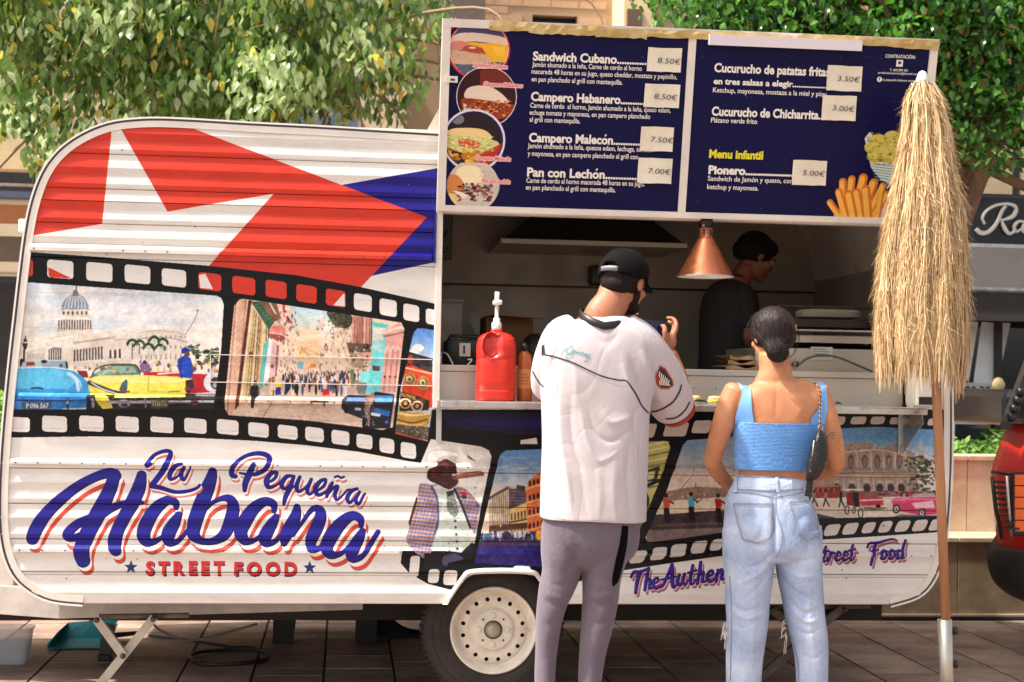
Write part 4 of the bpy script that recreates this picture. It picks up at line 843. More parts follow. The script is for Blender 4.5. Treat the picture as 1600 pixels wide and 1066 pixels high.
# wheels
def wheel(px,py,Y,face):
    c=P(px,py,Y); root_name='wheel'; 
    t=MB(); prof=[(.185,.0),(.200,-.012),(.235,-.020),(.270,-.016),(.290,-.002),(.299,.02),(.302,.075),(.299,.13),(.29,.15),(.25,.165),(.19,.16)]
    w=t.lathe(prof,c,'Y',64,cap=False).build('wheel',M_rubber,TR,True); w['label']='black tyre on a cream steel wheel' if face else 'tyre on the far side'
    tr=MB()
    for i in range(72):
        a=2*math.pi*i/72
        for (yy,da) in ((.03,0),(.075,.04),(.12,0)):
            x_,z_=math.cos(a+da),math.sin(a+da); tr.bar((c.x+x_*.3015,c.y+yy-.014,c.z+z_*.3015),(c.x+x_*.3015,c.y+yy+.014,c.z+z_*.3015),.008,.014,(x_,0,z_))
    o=tr.build('tread_block',M_rubber,w); o['kind']='stuff'
    if not face: return
    for rr in (.232,.262):
        m_=MB(); m_.tube([(c.x+rr*math.cos(2*math.pi*i/64),c.y-.0205,c.z+rr*math.sin(2*math.pi*i/64)) for i in range(65)],.0012,5,False); m_.build('sidewall_ring',M_rubber,w,True)
    rim=MB(); rim.lathe([(.186,.004),(.186,-.006),(.182,-.012),(.176,-.010),(.172,.0),(.160,.018),(.158,.034),(.150,.040),(.146,.036)],c,'Y',64,cap=False); rim.build('rim',M_rim,w,True)
    # disc with 16 round holes, built as a grid in polar form
    v=[];f=[]; radii=[.147,.1385,.1295,.1205,.112,.095,.088,.082,.07,.055,.040]; ys=[.036,.030,.026,.024,.024,.030,.022,.014,.012,.012,.012]
    NS=128; hc=.1295; hr=.0095
    for r0,y0 in zip(radii,ys):
        for k in range(NS):
            a=2*math.pi*k/NS; x,z=r0*math.cos(a),r0*math.sin(a)
            v.append((c.x+x,c.y+y0,c.z+z))
    # hole ring: between radii index 1..3 leave openings and stitch circles
    for i in range(len(radii)-1):
        for k in range(NS):
            if i in (1,2) and (k%8 in (3,4)): continue
            f.append((i*NS+k,i*NS+(k+1)%NS,(i+1)*NS+(k+1)%NS,(i+1)*NS+k))
    for h in range(16):                    # push the rim of each opening onto a circle
        a=2*math.pi*(h*8+4)/NS; cx,cz=hc*math.cos(a),hc*math.sin(a)
        for i in (1,2,3):
            for k in (3,4,5):
                if i==2 and k==4: continue
                q=i*NS+(h*8+k)%NS; p=v[q]; dx,dz=p[0]-c.x-cx,p[2]-c.z-cz; L_=math.hypot(dx,dz) or 1
                v[q]=(c.x+cx+dx/L_*hr,p[1],c.z+cz+dz/L_*hr)
    mobj('wheel_disc',v,f,M_rim,w,False)
    hb=MB(); hb.lathe([(.0,.06),(.17,.06),(.17,.05)],c,'Y',32,cap=False); hb.build('brake_drum',M_under,w)
    cap=MB(); cap.lathe([(.041,.014),(.030,.012),(.028,-.006),(.022,-.012),(.004,-.013)],c,'Y',32); cap.build('hub_cap',mat('dull_zinc',(170,158,140),.45,.6,noise=.2),w,True)
    for k in range(4):
        a=R(45+90*k); s=MB(); s.lathe([(.0045,.0),(.0045,.012)],(c.x+.062*math.cos(a),c.y+.0105,c.z+.062*math.sin(a)),'Y',10); s.build('bolt_hole',M_dark,w)
        a=R(90*k); s=MB(); s.lathe([(.013,.013),(.012,.009),(.006,.008)],(c.x+.062*math.cos(a),c.y,c.z+.062*math.sin(a)),'Y',16); s.build('wheel_bolt',M_rim,w,True)
    s=MB(); s.tube([(c.x+.150,c.y+.03,c.z),(c.x+.146,c.y+.01,c.z),(c.x+.142,c.y-.002,c.z)],.004,8); s.build('valve',M_alu,w)
wheel(771,985,.075,True); wheel(658,935,1.62,False)
# chassis, drawbar, jacks
mb=MB(); A=P(132,950,.3); B=P(700,980,.3); z=P(300,972,.3).z; mb.box((A.x,.36,z),(P(1385,950,.3).x,.42,ZB)); mb.build('chassis_rail',M_under,TR)
mb=MB(); A=P(0,950,.75); mb.add([(-2.6,.98,.30),(-1.2,.35,.30),(0.1,.35,.34),(0.1,.35,.40),(-1.2,.35,.42),(-2.6,.98,.42),(-2.6,1.05,.30),(-1.2,.42,.30),(0.1,.42,.34),(0.1,.42,.40),(-1.2,.42,.42),(-2.6,1.05,.42)],[(0,1,4,5),(1,2,3,4),(6,11,10,7),(7,10,9,8),(0,6,7,1),(1,7,8,2),(5,4,10,11),(4,3,9,10),(2,8,9,3),(0,5,11,6)])
mb.build('drawbar',mat('pale_galvanised',(176,168,160),.5,.35,noise=.25,nscale=7),TR)
def jack(pa,pb,px,pf,Y,m):
    A,B,X,Fo=P(*pa,Y),P(*pb,Y),P(*px,Y),P(*pf,Y)
    mb=MB(); mb.bar(A,X,.035,.03); mb.build('jack_bar',m,TR); mb=MB(); 
    d=(X-B); k=(0.02-B.z)/d.z; E=B+d*k; mb.bar(B+Vector((0,.034,0)),E+Vector((0,.034,0)),.036,.03); mb.build('jack_bar',m,TR)
    for q in (A,B,X): MB().lathe([(.012,-.018),(.012,-.022),(.006,-.028)],(q.x,q.y+.0,q.z),'Y',10).build('jack_bolt',M_screw,TR)
    s=MB(); s.tube([A+Vector((0,.05,.004)),B+Vector((.14,.05,.004))],.011,8); s.build('jack_screw',M_rust,TR)
    s=MB(); s.box((E.x-.05,E.y-.02,.0),(E.x+.05,E.y+.09,.02)); s.build('jack_foot',m,TR)
M_jack=mat('jack_grey_paint',(186,176,162),.5,.3,noise=.25,nscale=9)
jack((152,968),(240,966),(193,1024),None or (140,1066),.12,M_jack); jack((1205,952),(1318,952),(1262,1000),(1262,1000),.3,M_rust)
# dark legs below the far side
for (xa,xb,yb) in ((428,470,1008),(556,594,1000)):
    a=P(xa,950,1.5); b=P(xb,950,1.5); mb=MB(); zt=ZB+.05; w_=.05
    v=[(a.x,1.45,0.0),(a.x+.1,1.45,0.0),(b.x+.02,1.45,zt),(a.x-.0,1.45,zt)]; v+=[(q[0],1.6,q[2]) for q in v]
    mb.add(v,[(0,1,2,3),(7,6,5,4),(0,4,5,1),(1,5,6,2),(2,6,7,3),(3,7,4,0)]); mb.build('rear_steady',M_dark,TR)
mb=MB(); a=P(43,830,.75); mb.box((a.x-.75,.5,P(20,948,.75).z),(a.x,1.5,P(20,700,.75).z),.03); mb.build('front_locker',M_white,TR,auto=True)
mb=MB(); mb.box((a.x-.74,.52,P(20,948,.75).z-.02),(a.x+.4,1.4,P(20,948,.75).z-.004)); mb.build('locker_base',M_under,TR)
# ---------------------------------------------------------------- raised hatch with the menu boards
TL=R(13); hy,hz=-.035,P(690,327,-.035).z
HP=Vector((0,hy,hz)); HU=Vector((0,-math.sin(TL),math.cos(TL))); HN=Vector((0,-math.cos(TL),-math.sin(TL)))
def Hc(px,py):                        # photograph point -> (u,v) on the hatch
    q=PP(px,py,HP,HN); return q.x,(q-HP).dot(HU)
def H3(u,v,o=0): q=HP+HU*v+HN*o; return Vector((u,q.y,q.z))
def hbox(mb,u0,u1,v0,v1,o0,o1):
    v=[H3(u,v_,o) for o in (o0,o1) for u,v_ in ((u0,v0),(u1,v0),(u1,v1),(u0,v1))]
    return mb.add(v,[(0,3,2,1),(4,5,6,7),(0,1,5,4),(1,2,6,5),(2,3,7,6),(3,0,4,7)])
u0=(Hc(693,28)[0]+Hc(681,326)[0])/2; u1=(Hc(1461,62)[0]+Hc(1441,354)[0])/2; v1=(Hc(693,28)[1]+Hc(1461,62)[1])/2; v0=(Hc(681,326)[1]+Hc(1400,352)[1])/2
HAT=hbox(MB(),u0,u1,v0,v1,-.03,0).build('hatch',M_cream,TR)
um=(Hc(1079,64)[0]+Hc(1065,342)[0])/2
fr=.034
for nm,b in (('hatch_frame',(u0,u0+fr,v0+.024,v1-fr,0,.018)),('hatch_frame',(u1-fr,u1,v0+.024,v1-fr,0,.018)),('hatch_frame',(u0,u1,v1-fr,v1,0,.02)),('hatch_frame',(u0,u1,v0,v0+.024,0,.02)),('hatch_frame',(um-.016,um+.016,v0+.024,v1-fr,0,.017))):
    hbox(MB(),*b).build(nm,M_cream,HAT)
mbd=Canvas(u0+.02,u1-.02,v0+.02,v1-.02,800,Hc,(12,13,62))
NVY=(12,13,62)
# food pictures
def clipell(x,y,r): mbd.crop(); mbd.clip=mbd.full([(x+r*math.cos(2*math.pi*i/48),y+r*math.sin(2*math.pi*i/48)) for i in range(48)])
mbd.crop(); mbd.poly([(690,30),(722,30),(700,52),(690,60)],(196,50,36)); mbd.ell(748,78,49,47,(198,52,38)); mbd.ell(748,77,46.5,44.5,(236,220,216)); clipell(748,77,45)
mbd.crop(690,30,7.107); mbd.poly([(0,0),(1066,0),(1066,1066),(0,1066)],(76,72,110)); mbd.poly([(0,430),(800,480),(800,800),(0,800)],(86,96,112))
for i in range(200): mbd.ell(rd.uniform(100,700),rd.uniform(480,650),9,5,rd.choice([(120,130,146),(60,66,84),(100,110,130)]),.5)
mbd.poly([(90,240),(160,170),(280,150),(500,165),(720,215),(740,290),(500,260),(300,250),(110,300)],(226,198,176),smooth=4); mbd.poly([(90,320),(200,350),(480,370),(560,480),(100,490)],(206,170,140),smooth=3)
mbd.poly([(100,260),(220,240),(310,290),(250,340),(110,335)],(214,130,120),smooth=4); mbd.poly([(280,290),(480,300),(490,390),(240,350)],(176,76,56),smooth=3); mbd.ell(340,318,40,12,(236,196,180)); mbd.poly([(300,255),(440,265),(720,290),(720,470),(620,475),(540,470),(450,320),(300,285)],(236,176,50),smooth=2); mbd.poly([(560,300),(700,310),(700,420),(600,400)],(246,196,80),.7)
for i in range(90): mbd.ell(rd.uniform(110,520),rd.uniform(370,480),8,4,rd.choice([(226,190,160),(180,140,110),(214,180,150)]),.5)
mbd.clip=None; mbd.crop(); mbd.ell(760,151,47.5,47.5,(226,214,212)); clipell(760,151,46)
mbd.crop(690,30,7.107); mbd.poly([(0,550),(1066,550),(1066,1300),(0,1300)],(56,28,30)); mbd.poly([(430,560),(760,560),(800,700),(420,740)],(130,50,36),.8); mbd.poly([(250,830),(300,760),(430,735),(560,760),(680,840),(740,930),(560,910),(400,890),(270,880)],(230,206,184),smooth=4)
mbd.poly([(230,880),(420,890),(740,940),(800,960),(760,1080),(500,1120),(300,1100),(220,960)],(150,62,34),smooth=3); mbd.poly([(240,930),(330,1010),(470,1100),(560,1150),(300,1110)],(226,200,176),smooth=3)
for i in range(150): mbd.ell(rd.uniform(230,760),rd.uniform(900,1080),rd.uniform(6,22),rd.uniform(4,10),rd.choice([(206,110,50),(96,36,26),(226,170,110),(170,70,40),(60,24,20),(236,206,160)]),.75)
mbd.clip=None; mbd.crop(); mbd.ell(740,219,49.5,49,(222,214,224)); mbd.ell(740,219,46,45.5,(40,36,110)); clipell(740,219,44)
mbd.crop(690,170,6.66); mbd.poly([(0,0),(999,0),(999,999),(0,999)],(44,34,38)); mbd.ell(170,110,64,52,(120,116,126)); mbd.poly([(60,230),(160,200),(380,205),(490,250),(510,320),(300,310),(60,270)],(236,206,140),smooth=4); mbd.poly([(50,280),(520,320),(590,400),(380,490),(60,400)],(206,206,130),smooth=3); mbd.poly([(170,340),(240,310),(390,350),(370,410),(220,400)],(214,80,56),smooth=3); mbd.poly([(330,500),(620,360),(640,560),(420,600)],(196,50,40),.9)
for i in range(170): mbd.ell(rd.uniform(60,540),rd.uniform(290,440),rd.uniform(6,22),rd.uniform(3,8),rd.choice([(226,226,150),(170,190,90),(240,236,200),(130,150,60),(226,120,90)]),.75)
for i in range(34): mbd.ell(rd.uniform(60,400),rd.uniform(440,570),34,20,rd.choice([(226,160,50),(240,190,80),(190,120,40)]),.9)
mbd.clip=None; mbd.crop(); mbd.ell(739,290,42,35.5,(120,124,170)); clipell(739,290,40.5)
mbd.crop(690,170,6.66); mbd.poly([(0,560),(999,560),(999,1066),(0,1066)],(206,190,174)); mbd.poly([(150,650),(240,590),(380,610),(430,700),(380,780),(200,760)],(240,222,180),smooth=4); mbd.poly([(50,700),(160,690),(240,800),(200,880),(50,860)],(206,130,70),smooth=3)
for i in range(100): mbd.ell(rd.uniform(170,520),rd.uniform(780,960),rd.uniform(8,30),rd.uniform(5,14),rd.choice([(70,30,30),(120,50,36),(50,24,26),(170,90,60),(90,40,34)]),.8)
for i in range(300): mbd.ell(rd.uniform(400,620),rd.uniform(640,1000),4,4,rd.choice([(150,140,136),(230,220,210),(110,100,100)]),.6)
mbd.poly([(50,870),(130,890),(170,1020),(80,1020)],(236,206,130)); mbd.poly([(110,850),(190,860),(280,900),(230,930)],(240,226,200))
mbd.clip=None
def cap(txt,px,py,w,ang):
    mbd.crop(); 
    for dx in (-1.1,0,1.1):
        for dy in (-1.1,0,1.1): ctext(mbd,txt,px+dx,py+dy,6.6,(236,190,186),ang,.02,w/len(txt)/4.6,shear=.2)
    ctext(mbd,txt,px,py,6.6,(206,80,76),ang,.01,w/len(txt)/4.6,shear=.2)
cap('Sandwich Cubano',739,104,56,.07); cap('Campero Habanero',755,134,61,.05); cap('Campero Malecón',742,249,56,.05); cap('Pan con Lechón',752,285,49,.05)
# fried plantain and chips on the right board
mbd.crop(); rr=random.Random(5)
mbd.poly([(1350,216),(1358,206),(1372,222),(1420,240),(1420,300),(1376,282),(1360,262)],(206,214,206)); 
for i in range(7): mbd.strk([(1360+i*1.2,256+i*4),(1420,262+i*5)],(110,150,150),.7)
for (x,y,r1) in ((1372,222,15),(1394,216,14),(1366,244,12),(1386,240,17),(1400,232,14),(1358,232,8),(1412,226,14)): mbd.ell(x,y,r1,r1*.85,(186,170,70)); mbd.ell(x-2,y-3,r1*.8,r1*.6,(206,192,96)); 
for i in range(110): mbd.ell(rr.uniform(1354,1415),rr.uniform(208,258),2.6,1.6,rr.choice([(226,214,130),(150,130,50),(190,176,80),(120,100,40)]),.6)
mbd.poly([(1302,330),(1390,300),(1400,352),(1302,352)],(214,196,184))
for (a,b,c,d,w_) in ((1312,340,1296,316,5),(1316,342,1316,284,6),(1324,340,1330,280,6),(1332,342,1348,278,7),(1342,344,1364,286,7),(1352,342,1376,296,6),(1322,344,1310,300,6),(1346,346,1338,300,6),(1362,342,1384,304,6),(1334,348,1326,304,7),(1356,346,1352,296,7),(1370,340,1378,290,5)):
    mbd.strk([(a,b),(c,d)],(206,116,40),w_,n=1); mbd.strk([(a-1.5,b),(c-1.5,d+1)],(240,176,80),w_*.6,n=1)
for i in range(50): mbd.ell(rr.uniform(730,1440),rr.uniform(50,340),.8,.7,(120,110,140),.8)
mbd.grain(2.5,4)
M_menu=image_mat('menu_print',mbd.image('menu_print'),.35,dirt=.10,spec=.15)
def menu_uv(co):
    v=np.array([(Vector(c)-HP).dot(HU) for c in co]); return mbd.uv(co[:,0],v)
mb1=hbox(MB(),u0+fr,um-.016,v0+.024,v1-fr,.001,.008).build('menu_board',M_menu,HAT,uv=menu_uv)
mb2=hbox(MB(),um+.016,u1-fr,v0+.024,v1-fr,.001,.008).build('menu_board',M_menu,HAT,uv=menu_uv)
M_let=mat('white_lettering',(232,224,214),.4); M_lety=mat('yellow_lettering',(226,214,40),.4)
def hline(board,txt,x,y,xe,h,bold=.02,m=None,o=.0095):
    """a printed line: starts at photograph (x,y) baseline, ends at column xe, cap height h"""
    acc=txt.find('ó') if bold>.03 else -1
    v,f=text_mesh(txt.replace('ó','o') if acc>=0 else txt,bold)
    if acc>=0:
        ve=text_mesh(txt[:acc]+'o',bold)[0][:,0].max(); n0=len(v); v=np.vstack([v,[(ve-.30,.62),(ve-.20,.62),(ve-.10,.80),(ve-.24,.80)]]); f=f+[(n0,n0+1,n0+2,n0+3)]
    a=Hc(x,y); b=Hc(xe,y+(xe-x)*.036); hh=abs(Hc(x,y-h)[1]-a[1]); w=b[0]-a[0]; tw=v[:,0].max()-v[:,0].min(); xm=v[:,0].min()
    k=hh/.73; kx=w/tw
    vv=[H3(a[0]+(p[0]-xm)*kx,a[1]+p[1]*k,o) for p in v]
    ob=mobj('text_line',vv,f,m or M_let,board); return ob
B1=[('Sandwich Cubano............',832,94,1010,14,.036),('Jamón ahumado a la leña, Carne de cerdo al horno',831,104,1002,8,.012),('macerada 48 horas en su jugo, queso cheddar, mostaza y pepinillo,',830,115,1057,8,.012),('en pan planchado al grill con mantequilla.',830,127,972,8,.012),
('Campero Habanero..........',829,157,1006,14,.036),('Carne de cerdo  al horno, Jamón ahumado a la leña, queso edam,',828,168,1047,8,.012),('echuga tomate y mayonesa, en pan campero planchado',827,179,1015,8,.012),('al grill con mantequilla.',827,190,906,8,.012),
('Campero Malecón...........',826,221,999,14,.036),('Jamón ahumado a la leña, quesos edam, lechuga, tomate',824,231,1018,8,.012),('y mayonesa, en pan campero planchado al grill con',824,243,996,8,.012),
('Pan con Lechón.............',823,275,998,14,.036),('Carne de cerdo al horno macerada 48 horas en su jugo,',822,285,1006,8,.012),('en pan planchado al grill con mantequilla.',821,296,961,8,.012)]
B2=[('Cucurucho de patatas fritas',1115,112,1295,14,.036),('en tres salsas a elegir.................',1114,131,1290,9.5,.035),('Ketchup, mayonesa, mostaza a la miel y piqu',1113,144,1290,8,.012),
('Cucurucho de Chicharrita..',1111,180,1284,14,.036),('Plátano verde frito',1110,191,1182,8,.012),('Pionero...................',1106,271,1238,13,.045),('Sandwich de Jamón y queso, con patas fritas,',1105,282,1286,8,.012),('ketchup y mayonesa.',1104,295,1184,8,.012),
('CONTRATACIÓN:',1382,90,1429,5.5,.02),('T. 605 899 421',1389,111,1417,4,.01),('produccionescuraio@hotmail.com',1371,115,1433,3.6,.008),('la pequeña habana street food',1378,126,1440,3.6,.008)]
for t in B1: hline(mb1,*t)
for t in B2: hline(mb2,*t)
hline(mb2,'Menu infantil',1107,246,1191,13,.04,M_lety)
a,b=Hc(1399,104),Hc(1410,94); hbox(MB(),a[0],b[0],a[1],b[1],.0082,.0096).build('phone_icon',M_let,mb2); hbox(MB(),a[0]+.008,b[0]-.008,a[1]+.01,b[1]-.006,.0097,.0103).build('icon_screen',M_navy,mb2)
c_=Hc(1373,124); m_=MB(); m_.add([H3(c_[0]+.011*math.cos(2*math.pi*i/20),c_[1]+.011*math.sin(2*math.pi*i/20),.0096) for i in range(20)],[list(range(20))]); m_.build('round_icon',M_let,mb2)
v,f=text_mesh('f',.03); mobj('icon_letter',[H3(c_[0]-.003+p[0]*.02,c_[1]-.006+p[1]*.02,.0102) for p in v],f,M_navy,mb2)
# tube light, tape, latch, prop
a,b=Hc(1105,72),Hc(1342,66); hbox(MB(),Hc(1105,60)[0],Hc(1342,70)[0],v1-.062,v1-.018,.02,.045).build('light_bar',mat('light_bar_white',(222,214,220),.3),HAT)
M_tape=mat('old_tape',(206,184,130),.55,noise=.3,nscale=16,col2=(170,136,66),bump=.4,bscale=40)
rr=random.Random(8); n_=0; xx=u0+.19
while xx<u1-.03:
    w_=rr.uniform(.14,.34); m_=MB(); K=9; v=[];hh=rr.uniform(.018,.032); yo=v1-.02-rr.uniform(0,.012)
    for i in range(K):
        t=i/(K-1)*w_; 
        for s_ in (-1,0,1): v.append(H3(min(u1,xx+t),yo+s_*hh*.6+rr.uniform(-.004,.004),.0225+rr.uniform(0,.004)+(0 if s_ else .002)))
    mobj('tape_strip',v,[(i*3+k,i*3+3+k,i*3+4+k,i*3+k+1) for i in range(K-1) for k in range(2)],M_tape,HAT,False); xx+=w_*rr.uniform(.75,1.0)
a=Hc(703,124); hbox(MB(),a[0]-.02,a[0]+.03,a[1]-.012,a[1]+.014,.018,.03).build('latch',M_white,HAT)
hbox(MB(),a[0]-.0,a[0]+.018,a[1]-.004,a[1]+.004,.0305,.034).build('latch_pin',M_screw,HAT)
A=P(672,211,-.0); m_=MB(); m_.add([(A.x-.03,.04,A.z-.01),(A.x+.06,.04,A.z-.01),(A.x+.06,-.02,A.z+.16),(A.x-.03,.055,A.z-.01),(A.x+.06,.055,A.z-.01),(A.x+.06,-.005,A.z+.16)],[(0,1,2),(5,4,3),(0,3,4,1),(1,4,5,2),(2,5,3,0)]); m_.build('hatch_bracket',M_cream,TR)
# ---------------------------------------------------------------- handwritten price notes
M_note=mat('note_paper',(226,216,194),.7,noise=.08,nscale=14,bump=.1,bscale=30); M_ink=mat('pen_ink',(50,46,56),.6)
notes=[(1012,74,1065,111,'8.50€','paper price note taped beside the topmost sandwich heading'),(1007,130,1062,167,'8.50€','paper price note beside the second sandwich heading, below the topmost note'),
(1001,197,1052,235,'7.50€','tilted paper price note beside the third sandwich heading'),(997,246,1050,285,'7.00€','torn paper price note at the end of the lowest heading of the left board'),
(1292,102,1346,141,'3.50€','paper price note beside the chips cone heading, top of the right board'),(1284,148,1337,187,'3.00€','paper price note reading 3.00, under the 3.50 note'),(1238,249,1291,288,'5.00€','paper price note beside the children menu line')]
for (xa,ya,xb,yb,t,lb) in notes:
    e=empty('price_note',(Vector(H3(*Hc((xa+xb)/2,(ya+yb)/2),.012))),label=lb,cat='price note',group='handwritten price notes on the menu boards')
    c=[Hc(xa,ya),Hc(xb,ya+2),Hc(xb-3,yb+2),Hc(xa-3,yb)]; v=[];K=6
    for j in range(K):
        for i in range(K):
            s,t_=i/(K-1),j/(K-1); u=(c[0][0]*(1-s)+c[1][0]*s)*(1-t_)+(c[3][0]*(1-s)+c[2][0]*s)*t_; w_=(c[0][1]*(1-s)+c[1][1]*s)*(1-t_)+(c[3][1]*(1-s)+c[2][1]*s)*t_
            v.append(H3(u,w_+rd.uniform(-.0015,.0015),.0155+.006*max(0,t_-.5)**1.5*2+.002*math.sin(s*5+xa)))
    f=[(j*K+i,j*K+i+1,(j+1)*K+i+1,(j+1)*K+i) for j in range(K-1) for i in range(K-1)]
    o=mobj('paper',v,f,M_note,e); md=o.modifiers.new('s','SOLIDIFY'); md.thickness=.0006; md.offset=-1
    v,f=text_mesh(t,-.004); a=Hc(xa+13,ya+24); k=.042
    mobj('handwriting',[H3(a[0]+p[0]*k+p[1]*k*.12,a[1]+p[1]*k*.75-(p[0])*k*.04,.0205) for p in v],f,M_ink,e)
# ================================================================ ground, walls, shop, buildings
M_joint=mat('dark_joint',(46,36,32),.9)
M_pav=[mat('wood_paver_%s'%n,c,.6,noise=.25,nscale=5,stretch=(1,9,1),col2=d,bump=.15,bscale=12,rvar=.1) for n,c,d in (('a',(190,164,148),(142,118,104)),('b',(178,150,134),(128,104,92)),('c',(202,174,154),(152,128,112)))]
g=mobj('ground',[(-60,-40,-.012),(80,-40,-.012),(80,90,-.012),(-60,90,-.012)],[(0,1,2,3)],mat('ground_tiles',(132,114,102),.7,noise=.3,nscale=1.5)); g['kind']='structure'
ygr=PZ(540,967,0).y                              # foot of the planter wall
pv=empty('paving',(0,0,0),kind='structure')
mobj('joint_bed',[(-3.2,-1.6,-.008),(4.6,-1.6,-.008),(4.6,ygr+.02,-.008),(-3.2,ygr+.02,-.008)],[(0,1,2,3)],M_joint,pv)
PW,PD=.322,.163; rr=random.Random(4); pm=[]
for m_ in M_pav:
    N=m_.node_tree.nodes; L=m_.node_tree.links; b=N['Principled BSDF']; src=b.inputs['Base Color'].links[0].from_socket
    oi=N.new('ShaderNodeObjectInfo'); mr=N.new('ShaderNodeMapRange'); mr.inputs['To Min'].default_value=.82; mr.inputs['To Max'].default_value=1.1; L.new(oi.outputs['Random'],mr.inputs[0])
    ge=N.new('ShaderNodeNewGeometry'); nz=N.new('ShaderNodeTexNoise'); nz.inputs['Scale'].default_value=3.2; nz.inputs['Detail'].default_value=8; nz.inputs['Roughness'].default_value=.7; L.new(ge.outputs['Position'],nz.inputs[0])
    cr=N.new('ShaderNodeValToRGB'); cr.color_ramp.elements[0].position=.36; cr.color_ramp.elements[1].position=.6; cr.color_ramp.elements[0].color=(.55,.5,.47,1); cr.color_ramp.elements[1].color=(1,1,1,1); L.new(nz.outputs[0],cr.inputs[0])
    m1=N.new('ShaderNodeMix'); m1.data_type='RGBA'; m1.blend_type='MULTIPLY'; m1.inputs[0].default_value=1; L.new(src,m1.inputs[6]); L.new(cr.outputs[0],m1.inputs[7])
    m2=N.new('ShaderNodeVectorMath'); m2.operation='SCALE'; L.new(m1.outputs[2],m2.inputs[0]); L.new(mr.outputs[0],m2.inputs['Scale']); L.new(m2.outputs[0],b.inputs['Base Color'])
for i in range(6):
    m_=MB(); m_.box((-PW/2+.006,-PD/2+.0015,-.008),(PW/2-.006,PD/2-.0015,0.0)); o=m_.build('paver',M_pav[i%3]); pm.append(o.data); bpy.data.objects.remove(o)
xj=PZ(505,1066,0).x; cells=[]
j=0; y=ygr-PD/2
while y>-1.6:
    for i in range(-9,13): cells.append((xj+PW*(i+.5),y))
    y-=PD
def vis(x,y):
    q=proj([(x,y,0)])[0]; return -60<q[0]<1660 and 900<q[1]<1110
seen=[c for c in cells if vis(*c)]; hid=[c for c in cells if not vis(*c)]
seen.sort(key=lambda c:c[1])
for c in seen[:300]:
    o=bpy.data.objects.new('paver',pm[rr.randrange(6)]); link(o); o.parent=pv; o.location=(c[0],c[1],rr.uniform(-.0015,.0015))
m_=MB()
for c in hid+seen[300:]: m_.box((c[0]-PW/2+.006,c[1]-PD/2+.0015,-.008),(c[0]+PW/2-.006,c[1]+PD/2-.0015,0))
o=m_.build('outer_pavers',M_pav[0],pv); o['kind']='stuff'
# marble planter wall in two tiers
def marble(name,c1,c2,sc=3):
    return mat(name,c1,.45,noise=.3,nscale=sc,col2=c2,bump=.1,bscale=25)
M_mar1=marble('pale_marble',(206,190,164),(176,156,128),5); M_mar2=marble('brown_marble',(166,144,116),(112,92,72),4)
pw=empty('planter_wall',(3,ygr,0),label='two tier marble planter wall running behind the caravan',cat='planter wall')
zt=PZ(0,0,0).z if False else P(1510,840,ygr).z; ztop=P(1510,712,ygr+.35).z
x=-6.0; k=0
while x<9:
    mb=MB(); mb.box((x+.002,ygr,.03),(x+1.198,ygr+.32,zt-.03),.003); mb.build('lower_slab',M_mar2,pw)
    mb=MB(); mb.box((x+.002,ygr-.015,zt-.028),(x+1.198,ygr+.38,zt),.004); mb.build('ledge_slab',M_mar1,pw)
    mb=MB(); mb.box((x+.202,ygr+.35,zt),(x+1.398,ygr+.6,ztop-.03),.003); mb.build('upper_slab',M_mar1,pw)
    mb=MB(); mb.box((x+.202,ygr+.335,ztop-.03),(x+1.398,ygr+.62,ztop),.004); mb.build('coping_slab',M_mar1,pw)
    x+=1.2
mb=MB(); mb.box((-6,ygr-.02,.0),(9,ygr+.3,.03)); mb.build('wall_foot',mat('foot_pale',(196,180,156),.7,noise=.2),pw)
mb=MB(); mb.box((-6,ygr+.62,zt),(9,ygr+1.6,ztop-.06)); mb.build('soil',mat('soil',(60,46,34),.95),pw)
mb=MB(); mb.tube([(-5,ygr-.05,.012),(9,ygr-.055,.012)],.012,6); mb.build('floor_cable',M_dark); tag(bpy.data.objects['floor_cable'],'black cable lying along the foot of the marble wall','cable')
# foliage makers -------------------------------------------------
def leaf_shape(L_,W_,fold=.25,droop=.15):
    v=[(0,0,0),(W_*.42,L_*.25,fold*W_*.3),(W_*.5,L_*.45,fold*W_*.35),(W_*.25,L_*.8,fold*W_*.1-droop*L_*.5),(0,L_,-droop*L_),(-W_*.25,L_*.8,fold*W_*.1-droop*L_*.5),(-W_*.5,L_*.45,fold*W_*.35),(-W_*.42,L_*.25,fold*W_*.3),(0,L_*.45,0),(0,L_*.8,-droop*L_*.6)]
    f=[(0,1,8),(1,2,8),(2,3,9,8),(3,4,9),(0,8,7),(7,8,6),(8,9,5,6),(9,4,5)]
    return np.array(v),f
def leaves_mesh(name,pos,rots,scales,shape,m,parent):
    V,F=shape; n=len(pos); nv=len(V); allv=np.einsum('nij,vj->nvi',rots,V)*scales[:,None,None]+pos[:,None,:]
    me=bpy.data.meshes.new(name); tri=[]; fl=np.array([len(f) for f in F]); base=np.concatenate([np.array(f) for f in F])
    loops=(base[None,:]+(np.arange(n)*nv)[:,None]).ravel(); ls=np.tile(fl,n); st=np.concatenate([[0],np.cumsum(ls)[:-1]])
    me.vertices.add(n*nv); me.vertices.foreach_set('co',allv.ravel()); me.loops.add(len(loops)); me.loops.foreach_set('vertex_index',loops)
    me.polygons.add(len(ls)); me.polygons.foreach_set('loop_start',st); me.polygons.foreach_set('loop_total',ls); me.update(calc_edges=True); me.validate()
    me.materials.append(m); o=bpy.data.objects.new(name,me); link(o)
    if parent: o.parent=parent; bpy_par(o,parent)
    return o
